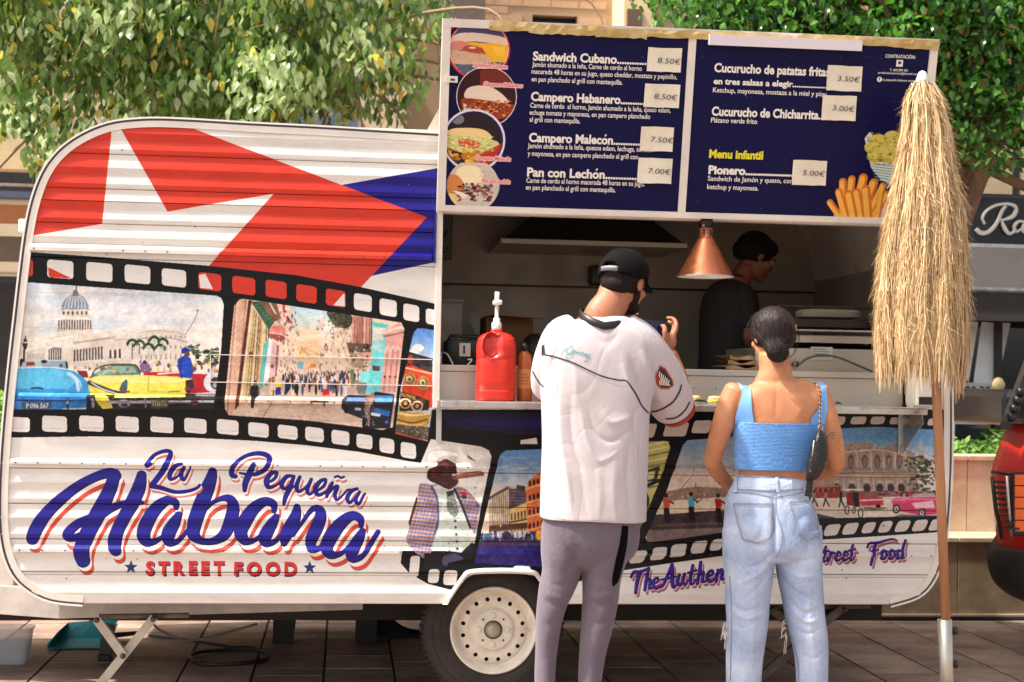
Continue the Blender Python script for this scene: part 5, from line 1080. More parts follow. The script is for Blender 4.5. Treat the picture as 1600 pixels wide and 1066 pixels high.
def rotm(yaw,pitch,roll):
    cy,sy,cp,sp,cr,sr=np.cos(yaw),np.sin(yaw),np.cos(pitch),np.sin(pitch),np.cos(roll),np.sin(roll)
    n=len(yaw); Z=np.zeros(n); O=np.ones(n)
    Rz=np.stack([cy,-sy,Z,sy,cy,Z,Z,Z,O],1).reshape(n,3,3); Rx=np.stack([O,Z,Z,Z,cp,-sp,Z,sp,cp],1).reshape(n,3,3); Ry=np.stack([cr,Z,sr,Z,O,Z,-sr,Z,cr],1).reshape(n,3,3)
    return Rz@Rx@Ry
def crown(parent,pos,shape,scale,pitch,m,nlead=300,seed=1,name='foliage'):
    g_=np.random.default_rng(seed); n=len(pos); yaw=g_.uniform(0,2*np.pi,n); pt=g_.normal(pitch[0],pitch[1],n); rl=g_.normal(0,.5,n); sc=g_.uniform(.65,1.25,n)*scale
    R_=rotm(yaw,pt,rl); d=np.linalg.norm(pos-_C,axis=1); pr=proj(pos); inv=(pr[:,0]>0)&(pr[:,0]<1600)&(pr[:,1]>0)&(pr[:,1]<1066)
    order=np.argsort(np.where(inv,d,99)); lead=order[:nlead]; rest=order[nlead:]
    V,F=shape; vars_=[]
    for k in range(4):
        me=bpy.data.meshes.new('leaf'); me.from_pydata([tuple(q) for q in V*(1,1,1)],[],F); me.update(); me.materials.append(m); vars_.append(me)
    pi=world_mat(parent)
    for i in lead:
        o=bpy.data.objects.new('leaf',vars_[int(i)%4]); link(o); M4=Matrix([list(R_[i][0]*sc[i])+[pos[i][0]],list(R_[i][1]*sc[i])+[pos[i][1]],list(R_[i][2]*sc[i])+[pos[i][2]],[0,0,0,1]])
        o.parent=parent; o.matrix_parent_inverse=pi.inverted(); o.matrix_basis=M4
    o=leaves_mesh(name,pos[rest],R_[rest],sc[rest],shape,m,parent); o['kind']='stuff'; return o
def blobs(centres,n,g_,hollow=.35):
    out=[]; w=np.array([c[3]*c[4]*c[5] for c in centres])**.8; w/=w.sum()
    for c,k in zip(centres,(w*n).astype(int)):
        d=g_.normal(0,1,(k,3)); d/=np.linalg.norm(d,axis=1)[:,None]; r=g_.uniform(hollow,1,(k,1))**.6; out.append(np.array(c[:3])+d*r*np.array(c[3:6]))
    return np.vstack(out)
g_=np.random.default_rng(11)
# weeping tree on the left
YL=ygr+1.5
tl=empty('pale_leaved_tree',(-1.0,YL+1.2,0),label='weeping tree with pale green and yellow pointed leaves above the caravan roof, at the left',cat='tree')
def at(px,py,Y): q=P(px,py,Y); return (q.x,q.y,q.z)
trunk=MB(); b=(-.6,YL+1.4,0); trunk.tube([(b[0],b[1],0),(b[0]+.05,b[1],1.4),(b[0]-.05,b[1]-.1,2.6),(b[0]+.1,b[1]-.2,4.2)],[.17,.14,.12,.06],12); trunk.build('trunk',mat('pale_bark',(150,130,108),.8,noise=.3,bump=.4,bscale=20),tl,True)
M_twig=mat('twig_bark',(150,126,100),.8)
rr=random.Random(21)
for i in range(26):
    m_=MB(); x0_,z0_=b[0]+rr.uniform(-.1,.1),rr.uniform(2.4,4.0); ex=rr.uniform(-3.8,2.3); ez=rr.uniform(2.2,4.3); ey=YL+rr.uniform(.1,1.5)
    pts=[(x0_,b[1]-.1,z0_),((x0_+ex)/2+rr.uniform(-.3,.3),(b[1]+ey)/2,max(z0_,ez)+rr.uniform(.0,.4)),(ex,ey,ez),(ex+rr.uniform(-.3,.3),ey-.1,ez-rr.uniform(.3,.9))]
    m_.tube([tuple(p) for p in crm(pts,6)],[.018*(1-k/19)+.003 for k in range(19)],6); m_.build('branch',M_twig,tl,True)
cl=[]
for i in range(150):
    px=rr.uniform(-160,690); py=rr.uniform(-260,195) if px<330 else rr.uniform(-260,175)
    if px<250: py=rr.uniform(-200,190)
    if px>560: py=rr.uniform(-40,180) if rr.random()<.75 else -120
    q=P(px,py,YL+rr.uniform(-.3,1.6)); cl.append((q.x,q.y,q.z,rr.uniform(.2,.42),rr.uniform(.2,.4),rr.uniform(.2,.4)))
for (px,py) in ((30,200),(90,225),(150,215),(10,180),(60,170),(120,180),(20,120),(200,180),(70,240)): q=P(px,py,YL-.1); cl.append((q.x,q.y,q.z,.17,.3,.16))
pos=blobs(cl,30000,g_,.1)
pr=proj(pos); keep=~((pr[:,0]>545)&(g_.random(len(pos))<.55)) & ~((pr[:,0]<38)&(pr[:,1]>205)) ; pos=pos[keep]
M_lf=leaf_mat('weeping_leaf',[(104,134,66,32),(132,160,92,28),(166,182,130,20),(200,204,166,9),(72,98,48,14),(218,196,90,7),(196,164,80,2)],.3,.42)
crown(tl,pos,leaf_shape(.088,.044,.3,.2),1.0,(-1.15,.5),M_lf,300,5)
tw=MB()
for i in range(220):
    p=pos[rr.randrange(len(pos))]; q=[tuple(p)]; d=np.array([rr.uniform(-.5,.5),rr.uniform(-.2,.2),rr.uniform(-.9,.1)])
    for k in range(4): p=p+d*.09+np.array([rr.uniform(-.03,.03),0,-.012*k]); q.append(tuple(p))
    tw.tube(q,[.0035,.003,.0025,.002,.0015],4,False)
o=tw.build('twigs',M_twig,tl); o['kind']='stuff'
# ficus on the right
tr_=empty('clipped_ficus_tree',(5.2,ygr+1.6,0),label='dense glossy dark green ficus tree behind the menu boards, at the right',cat='tree')
bx=P(1545,300,ygr+1.5); m_=MB(); m_.tube([tuple(v) for v in crm([(bx.x-.75,bx.y,0),(bx.x-.7,bx.y,1.0),(bx.x-.5,bx.y,1.75),(bx.x-.05,bx.y,bx.z+.25),(bx.x+.4,bx.y,bx.z+1.2)],5)],[.16-.004*i for i in range(21)],10)
m_.build('trunk',mat('brown_bark',(120,92,70),.8,noise=.3,bump=.4,bscale=16),tr_,True)
for i in range(16):
    m_=MB(); ex,ez=rr.uniform(2.6,6.2),rr.uniform(2.3,4.6); m_.tube([tuple(v) for v in crm([(bx.x-.1,bx.y,bx.z+.2),((bx.x+ex)/2,bx.y-.2,(bx.z+ez)/2),(ex,bx.y-rr.uniform(.2,.7),ez)],5)],[.045-.003*k for k in range(11)],6); m_.build('branch',bpy.data.materials['brown_bark'],tr_,True)
cl=[]
for i in range(110):
    px,py=rr.uniform(1040,1700),rr.uniform(-170,190); 
    if px<1500 and py>230: continue
    q=P(px,py,ygr+.75+rr.uniform(0,.9)); cl.append((q.x,q.y,q.z,.33,.36,.24))
for (px,py) in ((1500,225),(1540,240),(1580,248),(1610,240),(1475,215),(1056,40),(1060,10),(1050,-10)): q=P(px,py,ygr+.95); cl.append((q.x,q.y,q.z,.2,.3,.14))
pos=blobs(cl,17000,g_,.2)
M_fi=leaf_mat('ficus_leaf',[(64,110,46,36),(92,142,62,28),(42,74,34,16),(112,160,70,12),(130,92,56,6)],.16,.3)
crown(tr_,pos,leaf_shape(.066,.036,.3,.15),1.0,(-.6,.6),M_fi,300,6)
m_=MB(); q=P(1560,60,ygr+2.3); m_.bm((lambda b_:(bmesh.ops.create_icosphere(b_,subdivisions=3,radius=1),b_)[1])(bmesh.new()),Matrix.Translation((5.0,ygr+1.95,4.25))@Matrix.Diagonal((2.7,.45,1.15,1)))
o=m_.build('crown_filler',mat('dark_filler',(44,40,24),.9,noise=.6,nscale=14,col2=(22,22,14),bump=1,bscale=24),tr_)  # solid dark ellipsoid filling the crown behind its leaves
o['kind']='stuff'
# low plants in the planter
M_pl=leaf_mat('planter_leaf',[(96,140,60,40),(130,166,84,25),(66,104,44,25),(170,190,110,10)],.4,.4)
for i,(xa,xb,lb,dz) in enumerate(((P(1478,690,ygr+.8).x,P(1575,690,ygr+.8).x,'bright green low shrub on the planter between parasol pole and red car',.16),(-4.2,-2.0,'green ground cover shrub in the planter left of the caravan',.3),(P(1578,690,ygr+.8).x,6.2,'green shrub in the planter behind the red car',.16))):
    e=empty('planter_shrub',((xa+xb)/2,ygr+.8,ztop-.06),label=lb,cat='shrub')
    n=int(1500*(xb-xa)); p=np.stack([g_.uniform(xa,xb,n),g_.uniform(ygr+.62,ygr+1.2,n),ztop-.06+g_.uniform(0,1,n)**.8*(dz+.03*np.sin(n))],1); p[:,2]+=.04*np.sin(p[:,0]*9)
    crown(e,p,leaf_shape(.05,.03,.3,.1),1,(-.1,.6),M_pl,60,20+i)
# ---------------------------------------------------------------- shop front on the right
YS=ygr+3.4
sh=empty('shop_building',(6,YS,0),label='dark shop front with grey awning and script sign behind the parasol',cat='building')
q0=P(1478,320,YS); q1=P(1600,420,YS)
mb=MB(); mb.box((q0.x-1.6,YS+.06,0),(q1.x+3,YS+.5,P(1500,300,YS).z)); 
M_shopw=mat('shop_wall',(58,52,50),.6,noise=.2); 
# window opening built from pieces
zs0,zs1=P(1540,690,YS).z-.9,P(1540,498,YS).z
mb=MB(); mb.box((q0.x-2.2,YS+.05,zs1),(q1.x+3,YS+.5,P(1500,300,YS).z)); mb.build('wall',M_shopw,sh)
mb=MB(); mb.box((q0.x-2.2,YS+.05,0),(q1.x+3,YS+.5,max(.1,zs0))); mb.build('wall',M_shopw,sh)
fas=P(1510,308,YS).z; fab=P(1510,382,YS).z
mb=MB(); mb.box((q0.x-1.0,YS-.10,fab),(q1.x+2.6,YS+.049,fas),.01); FAS=mb.build('fascia',mat('fascia_navy',(20,26,36),.35),sh)
mb=MB(); mb.box((q0.x-1.0,YS-.12,fab-.03),(q1.x+2.6,YS-.1,fab)); mb.build('fascia_edge',M_alu,sh)
# brush letters on the fascia, flat strokes with thickness
def ribbon(mb,pts,Y,th=.02,n=8):
    c=crm(pts,n); 
    for i in range(len(c)-1):
        a=P(c[i][0],c[i][1],Y); b_=P(c[i+1][0],c[i+1][1],Y); ra=c[i][2]/scale_at(Y); rb=c[i+1][2]/scale_at(Y); d=(b_-a); d.y=0
        if d.length<1e-6: continue
        nn=Vector((-d.z,0,d.x)).normalized(); v=[a+nn*ra,a-nn*ra,b_-nn*rb,b_+nn*rb]; v=v+[p+Vector((0,th,0)) for p in v]
        mb.add(v,[(0,1,2,3),(4,7,6,5),(0,4,5,1),(1,5,6,2),(2,6,7,3),(3,7,4,0)])
LR=[[(1526,358,3),(1533,364,3.5),(1545,362,3),(1557,350,2.5),(1566,330,2.5),(1572,322,2)],[(1539,350,1.5),(1536,340,1.6),(1544,328,1.6),(1560,320,2),(1578,319,2.2),(1588,325,2.8),(1584,337,3),(1570,343,2),(1562,343,1)],[(1565,344,1.5),(1570,356,3),(1577,365,2.6),(1588,360,1.2)]]
LA_=[[(1600,347,1.5),(1592,346,2),(1585,354,2.6),(1589,362,2),(1598,356,1)],[(1603,345,2),(1598,358,2.4),(1602,363,1.8),(1610,355,1)]]
M_sil=mat('silver_letter',(214,206,200),.35,.3)
m_=MB(); [ribbon(m_,s,YS-.13) for s in LR]; m_.build('sign_letter',M_sil,sh)
m_=MB(); [ribbon(m_,s,YS-.13) for s in LA_]; m_.build('sign_letter',M_sil,sh)
aw0=P(1530,384,YS-.1).z; aw1=P(1530,498,YS-.9).z
M_awn=mat('grey_awning_cloth',(66,60,58),.8,noise=.15)
m_=MB(); v=[(q0.x-1.0,YS-.1,aw0),(q1.x+2.6,YS-.1,aw0),(q1.x+2.6,YS-.55,aw0-(aw0-aw1)*.62),(q0.x-1.0,YS-.55,aw0-(aw0-aw1)*.62),(q0.x-1.0,YS-.56,aw1),(q1.x+2.6,YS-.56,aw1)]
m_.add(v,[(0,1,2,3),(3,2,5,4)]); o=m_.build('awning',M_awn,sh); md=o.modifiers.new('s','SOLIDIFY'); md.thickness=.004
m_=MB(); m_.tube([(q0.x-1,YS-.56,aw0-(aw0-aw1)*.62),(q1.x+2.6,YS-.56,aw0-(aw0-aw1)*.62)],.022,8); m_.build('awning_bar',M_alu,sh)
M_gls=mat('shop_glass',(40,44,50),.04,spec=.9)
for i in range(5):
    xa=q0.x-2.2+i*1.35; mb=MB(); mb.box((xa+.03,YS+.12,zs0),(xa+1.32,YS+.14,zs1)); mb.build('window_pane',M_gls,sh); mb=MB(); mb.box((xa-.03,YS+.08,zs0),(xa+.03,YS+.16,zs1)); mb.build('window_frame',M_dark,sh)
M_refl=mat('reflection_pale',(236,242,246),.25,noise=.1); a=P(1535,503,YS+.1); b=P(1580,505,YS+.1); c=P(1560,600,YS+.1); d=P(1522,600,YS+.1)  # pale sheets on the panes: the bright street's reflection put in as colour
mobj('street_reflection',[(p.x,YS+.118,p.z) for p in (a,b,c,d)],[(0,3,2,1)],M_refl,sh)
a=P(1508,503,YS+.1); b=P(1530,503,YS+.1); c=P(1516,590,YS+.1); d=P(1508,600,YS+.1); mobj('street_reflection',[(p.x,YS+.118,p.z) for p in (a,b,c,d)],[(0,3,2,1)],M_refl,sh)
M_stk=mat('window_sticker',(196,200,202),.4)
for (y0,t) in ((608,'e 20:30'),(632,'911 26.92.31'),(655,'')):
    a=P(1498,y0-10,YS); b=P(1552,y0+9,YS); m_=MB(); r_=(a.z-b.z)/2; cz=(a.z+b.z)/2
    pts=[(a.x+r_*math.cos(t_),cz+r_*math.sin(t_)) for t_ in [R(90+20*k) for k in range(10)]]+[(b.x+r_*math.cos(t_),cz+r_*math.sin(t_)) for t_ in [R(-90+20*k) for k in range(10)]]
    m_.prism(pts,YS+.100,YS+.112); o=m_.build('hours_sticker',M_stk,sh)
    if t:
        v,f=text_mesh(t,.03); w=v[:,0].max(); k=(b.x-a.x)*1.0/w; k=min(k,.2); mobj('hours_text',[(a.x+.02+p[0]*k,YS+.098,cz-.05+p[1]*k) for p in v],f,M_dark,o)
# patron shadows inside are left dark; lamp post beside the shop
lp=empty('street_bollard_lamp',P(1560,600,YS-.8),label='slim dark bollard with a small round top before the shop window',cat='bollard')
a=P(1560,600,YS-.8); m_=MB(); m_.tube([(a.x,a.y,0),(a.x,a.y,a.z)],.022,8); m_.build('post',M_dark,lp); m_=MB(); m_.lathe([(.01,-.05),(.045,-.03),(.05,.0),(.03,.04),(.005,.05)],a,'Z',12); m_.build('lamp_head',mat('lamp_yellow',(230,210,150),.4),lp,True)
# pale posts beside the pole
pp=empty('white_post',P(1483,600,ygr+2.2),label='slim white post between the parasol and the shop window',cat='post'); a=P(1484,600,ygr+2.2); m_=MB(); m_.tube([(a.x,a.y,0),(a.x,a.y,a.z+.1)],.04,12); m_.build('post',M_white,pp,True)
# ---------------------------------------------------------------- buildings behind
M_brick=mat('tan_brick',(196,160,128),.85,noise=.12,nscale=20); M_mort=mat('brick_mortar',(176,146,118),.9)
YB=ygr+5.2
bl=empty('brick_building',(1.5,YB,0),label='tan brick building with dark windows above the menu boards',cat='building')
xa,xb=P(640,0,YB).x,P(966,0,YB).x; 
wins=[(P(832,24,YB).x,P(902,36,YB).x,P(860,37,YB).z,P(860,24,YB).z)]
zlo,zhi=1.6,P(800,-80,YB).z
mb=MB(); w=wins[0]; mb.box((xa,YB+.0,0),(w[0],YB+.3,zhi)); mb.box((w[1],YB,0),(xb,YB+.3,zhi)); mb.box((w[0],YB,0),(w[1],YB+.3,w[2])); mb.box((w[0],YB,w[3]),(w[1],YB+.3,zhi)); mb.build('wall',M_mort,bl)
mb=MB(); mb.box((w[0],YB+.12,w[2]),(w[1],YB+.14,w[3])); mb.build('window_pane',M_dark,bl)
bv=MB(); bh=.075; z=P(800,60,YB).z; 
while z<P(800,-40,YB).z:
    x=xa+(0 if int(z/bh)%2 else .13)
    while x<xb-.26:
        if not(x+.25>w[0] and x<w[1] and z+bh>w[2] and z<w[3]): bv.box((x,YB-.006,z),(x+.25,YB,z+bh-.01))
        x+=.26
    z+=bh
o=bv.build('bricks',M_brick,bl); o['kind']='stuff'
mb=MB(); c0=P(966,0,YB-.3).x; c1=P(1012,0,YB-.3).x; mb.box((c0,YB-.6,0),(c1,YB+.3,zhi)); 
o=mb.build('cream_pier',mat('cream_render',(232,206,160),.8,noise=.08),bl)
mb=MB(); mb.box((c1,YB-.2,0),(c1+3.5,YB+.3,zhi-.1)); mb.build('side_wall',mat('beige_render',(206,180,144),.8,noise=.1),bl)
a=P(990,36,YB-.62); mb=MB(); mb.box((a.x-.06,YB-.64,a.z-.03),(a.x+.07,YB-.602,a.z+.12)); mb.build('wall_lamp',mat('dull_brown',(110,84,64),.6),bl)
mb=MB(); a=P(655,0,YB-.4); b=P(700,55,YB-.4); mb.box((a.x-.6,YB-.45,b.z),(P(752,0,YB).x,YB-.4,a.z+.6)); mb.build('dark_balcony',mat('balcony_brown',(110,92,84),.6,noise=.2),bl)
mb=MB(); a=P(500,130,YB-.3); mb.box((a.x-.9,YB-.5,P(600,260,YB).z),(P(560,130,YB).x,YB+.3,a.z+.9)); mb.build('blue_shutter_wall',mat('slate_blue',(110,124,150),.6,noise=.2),bl)
# left building with awnings
b2=empty('cafe_building',(-4,YB-1.0,0),label='cream and brown cafe front with a rolled awning behind the left end of the caravan',cat='building')
YC=YB-1.2
def wbox(name,x0_,y0_,x1_,y1_,m,dy=0,th=.2):
    a=P(x0_,y0_,YC+dy); b=P(x1_,y1_,YC+dy); m_=MB(); m_.box((a.x,YC+dy,min(a.z,b.z)),(b.x,YC+dy+th,max(a.z,b.z))); return m_.build(name,m,b2)
wbox('upper_wall',-600,-200,140,268,mat('cream_wall',(226,200,158),.8,noise=.1))
wbox('awning_roll',-600,270,130,290,M_alu,-.3,.12); wbox('awning_lip',-600,291,130,302,mat('awning_blue',(90,96,120),.6),-.32,.05)
wbox('awning_cloth',-600,302,140,352,mat('terracotta_cloth',(176,112,70),.85,noise=.1),-.1,.06); wbox('window_band',-600,353,140,412,mat('tinted_window',(120,98,80),.25,noise=.4,nscale=3),.1,.05)
wbox('counter_band',-600,413,140,428,mat('tan_band',(190,160,128),.7),-.05,.1); wbox('dark_front',-600,429,140,1000,mat('cafe_dark',(52,44,42),.6,noise=.4,nscale=3),.05,.1)
for i in range(3): a=P(22+i*60,470,YC); m_=MB(); m_.box((a.x,YC+.03,.3),(a.x+.04,YC+.06,a.z)); m_.build('mullion',M_alu,b2)
# backdrop: a long pale building closing the square
fb=empty('far_building',(0,24,0),label='long pale facade closing the square behind the trees',cat='building')
mb=MB(); mb.box((-14,18,0),(16,19,9)); mb.build('wall',mat('far_wall',(200,180,150),.85,noise=.15,nscale=1),fb)
for r_ in range(3):
    for i in range(12): x=-12+i*2.2; mb=MB(); mb.box((x,17.96,1.2+r_*2.8),(x+1.1,18.0,2.8+r_*2.8)); mb.build('window',M_dark,fb)
# ================================================================ things in and around the stall
def bx(name,parent,m,x0,y0,x1,y1,Y0,Y1,bev=.003,auto=False):
    a=P(x0,y0,Y0); b=P(x1,y1,Y0); m_=MB(); m_.box((a.x,Y0,b.z),(b.x,Y1,a.z),bev); return m_.build(name,m,parent,auto=auto)
# red sauce jug with pump
M_red=mat('red_plastic',(206,44,30),.28,noise=.06,trans=.0); M_wpl=mat('white_plastic',(224,218,208),.35)
J=P(774,626,-.12); J.z=ZS; jug=empty('sauce_jug',J,label='red plastic sauce jug with white pump standing at the left end of the counter',cat='sauce jug')
k=1/scale_at(-.12); jw=31*k; jd=.06; H_=108*k
def rring(cx,cy,z,w,d,n=40,e=3.2):
    out=[]
    for i in range(n):
        t=2*math.pi*i/n; c,s=math.cos(t),math.sin(t); out.append((cx+w*abs(c)**(2/e)*(1 if c>=0 else -1), cy+d*abs(s)**(2/e)*(1 if s>=0 else -1), z))
    return out
def stack(rings,cap=True):
    n=len(rings[0]); v=[p for r in rings for p in r]; f=[(i*n+k,i*n+(k+1)%n,(i+1)*n+(k+1)%n,(i+1)*n+k) for i in range(len(rings)-1) for k in range(n)]
    if cap: f+=[tuple(range(n))[::-1],tuple((len(rings)-1)*n+k for k in range(n))]
    return v,f
prof=[(0,.93,.9),(.02,1,1),(.16,1,1),(.165,.975,.97),(.175,.975,.97),(.18,1,1),(.58,1,1),(.60,.985,.98),(.615,.985,.98),(.63,1,1),(.80,1,1),(.90,.93,.92),(.96,.72,.75),(.99,.42,.5),(1.0,.30,.38),(1.03,.30,.38)]
rg=[rring(J.x,J.y,J.z+h*H_,jw*w,jd*d) for h,w,d in prof]
# recess of the handle on the upper left
for i,(h,w,d) in enumerate(prof): pass
fine=[]; hs=np.concatenate([np.linspace(prof[i][0],prof[i+1][0],5)[:-1] for i in range(len(prof)-1)]+[[1.03]])
for h in hs:
    w=np.interp(h,[p[0] for p in prof],[p[1] for p in prof]); d=np.interp(h,[p[0] for p in prof],[p[2] for p in prof]); r_=rring(J.x,J.y,J.z+h*H_,jw*w,jd*d,72)
    q=[]
    for (x,y,z) in r_:
        u=(x-J.x)/jw; 
        if y<J.y:
            e=((u+.28)/.42)**2+((h-.80)/.17)**2
            if e<1.25: y+= .036*min(1,max(0,(1.25-e)/.35))
            g_r=abs(math.hypot((u+.28)/.42,(h-.80)/.17)-1.12); 
            if g_r<.12: y-=.006*(1-g_r/.12)
        q.append((x,y,z))
    fine.append(q)
v,f=stack(fine); mobj('jug_body',v,f,M_red,jug,True)
m_=MB(); m_.lathe([(.020,0),(.021,.012),(.021,.03),(.015,.036),(.014,.05),(.008,.055),(.008,.12),(.010,.125),(.010,.16)],(J.x,J.y,J.z+H_*1.02),'Z',24); m_.build('pump_collar',M_wpl,jug,True)
m_=MB(); zz=J.z+H_*1.02; m_.box((J.x-.018,J.y-.04,zz+.105),(J.x+.018,J.y+.012,zz+.125),.005); m_.lathe([(.006,0),(.010,.004),(.010,.012),(.002,.016)],(J.x,J.y,zz+.122),'Z',16); m_.build('pump_head',M_wpl,jug,auto=True)
# orange sauce bottle
B=P(819,627,-.08); B.z=ZS; bo=empty('sauce_bottle',B,label='translucent orange sauce bottle with printed label beside the red jug',cat='sauce bottle')
h_=84*k; m_=MB(); m_.lathe([(.030,0),(.033,.004),(.033,h_*.62),(.031,h_*.68),(.032,h_*.75),(.028,h_*.86),(.014,h_*.93),(.013,h_*.95)],B,'Z',32); m_.build('bottle_body',mat('orange_sauce',(190,104,50),.2,col2=(150,60,30),noise=.3,nscale=5),bo,True)
m_=MB(); m_.lathe([(.0335,h_*.24),(.0335,h_*.60)],B,'Z',32,cap=False); m_.build('bottle_label',mat('label_orange',(206,140,80),.5,col2=(196,110,60),noise=.3,nscale=30),bo,True)
m_=MB(); m_.lathe([(.015,h_*.94),(.015,h_*1.04),(.006,h_*1.1)],B,'Z',20); m_.build('bottle_cap',M_dark,bo,True)
m_=MB(); [m_.box((B.x-.02+i*.0,B.y-.0345,B.z+h_*(.5-.06*i)),(B.x+.008+(i%2)*.005,B.y-.0335,B.z+h_*(.5-.06*i)+.002)) for i in range(4)]; m_.build('label_print',mat('print_brown',(120,60,30),.5),bo)
B=P(846,627,-.09); B.z=ZS; yb=empty('mustard_bottle',B,label='yellow bottle half hidden behind the white shirt, right of the orange one',cat='sauce bottle')
m_=MB(); m_.lathe([(.024,0),(.026,.01),(.026,.06),(.012,.085),(.008,.11)],B,'Z',24); m_.build('bottle_body',mat('mustard',(206,160,50),.3),yb,True)
# black device with tag and cables on the worktop
W=ZW
d=empty('payment_machine',P(725,577,.3),label='black box shaped machine with a paper tag reading 1 behind the red jug',cat='machine'); 
a=P(697,530,.25); b=P(760,578,.25); m_=MB(); m_.box((a.x,.25,W),(b.x,.5,a.z),.015); body=m_.build('body',M_dark,d,auto=True); m_=MB(); m_.tube([(a.x+.01,.28,a.z-.01),(a.x+.02,.27,a.z+.015),(b.x-.02,.27,a.z+.012),(b.x-.01,.28,a.z-.01)],.008,8); m_.build('handle',M_dark,d,True)
a=P(718,536,.24); b=P(735,557,.24); m_=MB(); m_.box((a.x,.244,b.z),(b.x,.248,a.z)); m_.build('number_tag',M_note,d); v,f=text_mesh('1',.02); mobj('number',[(a.x+.006+p[0]*.06,.2425,b.z+.012+p[1]*.05) for p in v],f,M_ink,d)
e=empty('plug_adapter',P(688,560,.2),label='small white plug adapter with cable at the left edge of the counter opening',cat='plug'); a=P(680,551,.2); b=P(690,567,.2); m_=MB(); m_.box((a.x,.2,W),(b.x,.25,a.z),.004); m_.build('adapter_body',M_wpl,e)
m_=MB(); m_.box((a.x+.004,.197,a.z-.014),(b.x-.004,.2,a.z-.005)); m_.build('blue_mark',mat('blue_print',(60,70,150),.4),e)
def cable(name,pts,r,m,lb,Y=None):
    q=[P(x,y,Yy) for x,y,Yy in pts]; m_=MB(); m_.tube([tuple(p) for p in crm([tuple(p) for p in q],8)],r,6); o=m_.build(name,m,None,True); tag(o,lb,'cable'); return o
cable('white_cable',[(688,551,.19),(698,553,.15),(706,566,.12),(710,575,.1),(722,577,.1),(733,568,.12),(737,562,.13),(731,562,.14)],.0035,M_wpl,'white cable looping over the left end of the worktop by the black machine')
cable('black_cable',[(680,572,.15),(692,577,.12),(708,579,.095),(719,575,.11)],.0025,M_dark,'thin black cable hanging over the steel front under the white cable')
# dark equipment further in
e=empty('food_container',P(700,520,.9),label='clear plastic container with orange food on the left of the kitchen',cat='container')
a=P(684,471,.75); b=P(721,575,.75); m_=MB(); m_.box((a.x-.1,.75,W),(b.x,1.0,a.z),.01); M_clear=mat('cloudy_plastic',(180,176,160),.25,alpha=.45); m_.build('tub',M_clear,e); m_=MB(); m_.box((a.x-.09,.76,W+.08),(b.x-.01,.99,P(700,505,.75).z),.01); m_.build('food',mat('orange_food',(170,90,50),.6,col2=(110,60,36),noise=.5,nscale=30),e); m_=MB(); m_.box((a.x-.11,.745,a.z),(b.x+.008,1.005,a.z+.01)); m_.build('rim',M_clear,e)
e=empty('foil_sheet',P(716,470,1.2),label='pale folded sheet leaning on the kitchen wall behind the container',cat='sheet'); a,b,c_,d_=P(682,458,1.2),P(715,446,1.2),P(745,530,1.15),P(682,530,1.15); m_=MB(); v=[a,b,c_,d_]+[p+Vector((0,.01,0)) for p in (a,b,c_,d_)]; m_.add(v,[(0,1,2,3),(7,6,5,4),(0,4,5,1),(1,5,6,2),(2,6,7,3),(3,7,4,0)]); m_.build('sheet',mat('pale_card',(150,146,130),.6),e)
e=empty('cardboard_box',P(800,540,.95),label='open brown cardboard box in the kitchen behind the sauce pump',cat='box'); M_card=mat('cardboard',(140,100,62),.8,noise=.15)
a=P(760,494,.95); b=P(832,575,.95); m_=MB(); m_.box((a.x,.95,W),(b.x,1.3,a.z)); m_.build('box_body',M_card,e); m_=MB(); m_.add([(a.x,.95,a.z),(b.x,.95,a.z),(b.x+.03,.80,a.z-.01),(a.x+.02,.82,a.z+.004)],[(0,1,2,3)]); o=m_.build('flap',M_card,e); md=o.modifiers.new('s','SOLIDIFY'); md.thickness=.004
e=empty('dark_canister',P(850,540,.8),label='round dark canister in the kitchen shadow left of the man in the cap',cat='canister'); c_=P(835,560,.8); m_=MB(); m_.lathe([(.06,0),(.064,.01),(.064,.1),(.045,.14),(.02,.16)],(c_.x,.8,W),'Z',24); m_.build('canister_body',mat('dark_brown',(52,40,32),.5),e,True)
e=empty('inspection_poster',P(697,370,1.8),label='pale notice with green edge on the kitchen wall left of the hood',cat='poster')
a=P(668,333,1.83); b=P(706,406,1.83); m_=MB(); m_.box((a.x,1.835,b.z),(b.x,1.846,a.z)); m_.build('frame',mat('green_frame',(40,96,56),.5),e); m_=MB(); m_.box((a.x+.006,1.830,b.z+.006),(b.x-.006,1.834,a.z-.006)); m_.build('sheet',mat('notice_grey',(132,130,122),.6),e)
v,f=text_mesh('V',.03); c_=P(689,371,1.83); mobj('letter',[(c_.x+p[0]*.06,1.828,c_.z+p[1]*.06) for p in v],f,M_dark,e)
for i,cc_ in enumerate(((170,50,40),(60,120,60),(40,40,40),(150,60,50),(60,60,60),(70,130,70))):
    c_=P(687+(i%3)*5.5,386+(i//3)*6,1.83); m_=MB(); m_.box((c_.x,1.827,c_.z-.012),(c_.x+.012,1.829,c_.z)); m_.build('stamp',mat('stamp%d'%i,cc_,.6),e)
e=empty('wall_telephone',P(930,430,1.8),label='small black screen box on the kitchen wall beside the cap',cat='screen'); bx('box',e,M_dark,922,415,948,446,1.78,1.85,.008); bx('screen',e,mat('screen_dark',(60,34,28),.2),926,420,944,441,1.775,1.779,0)
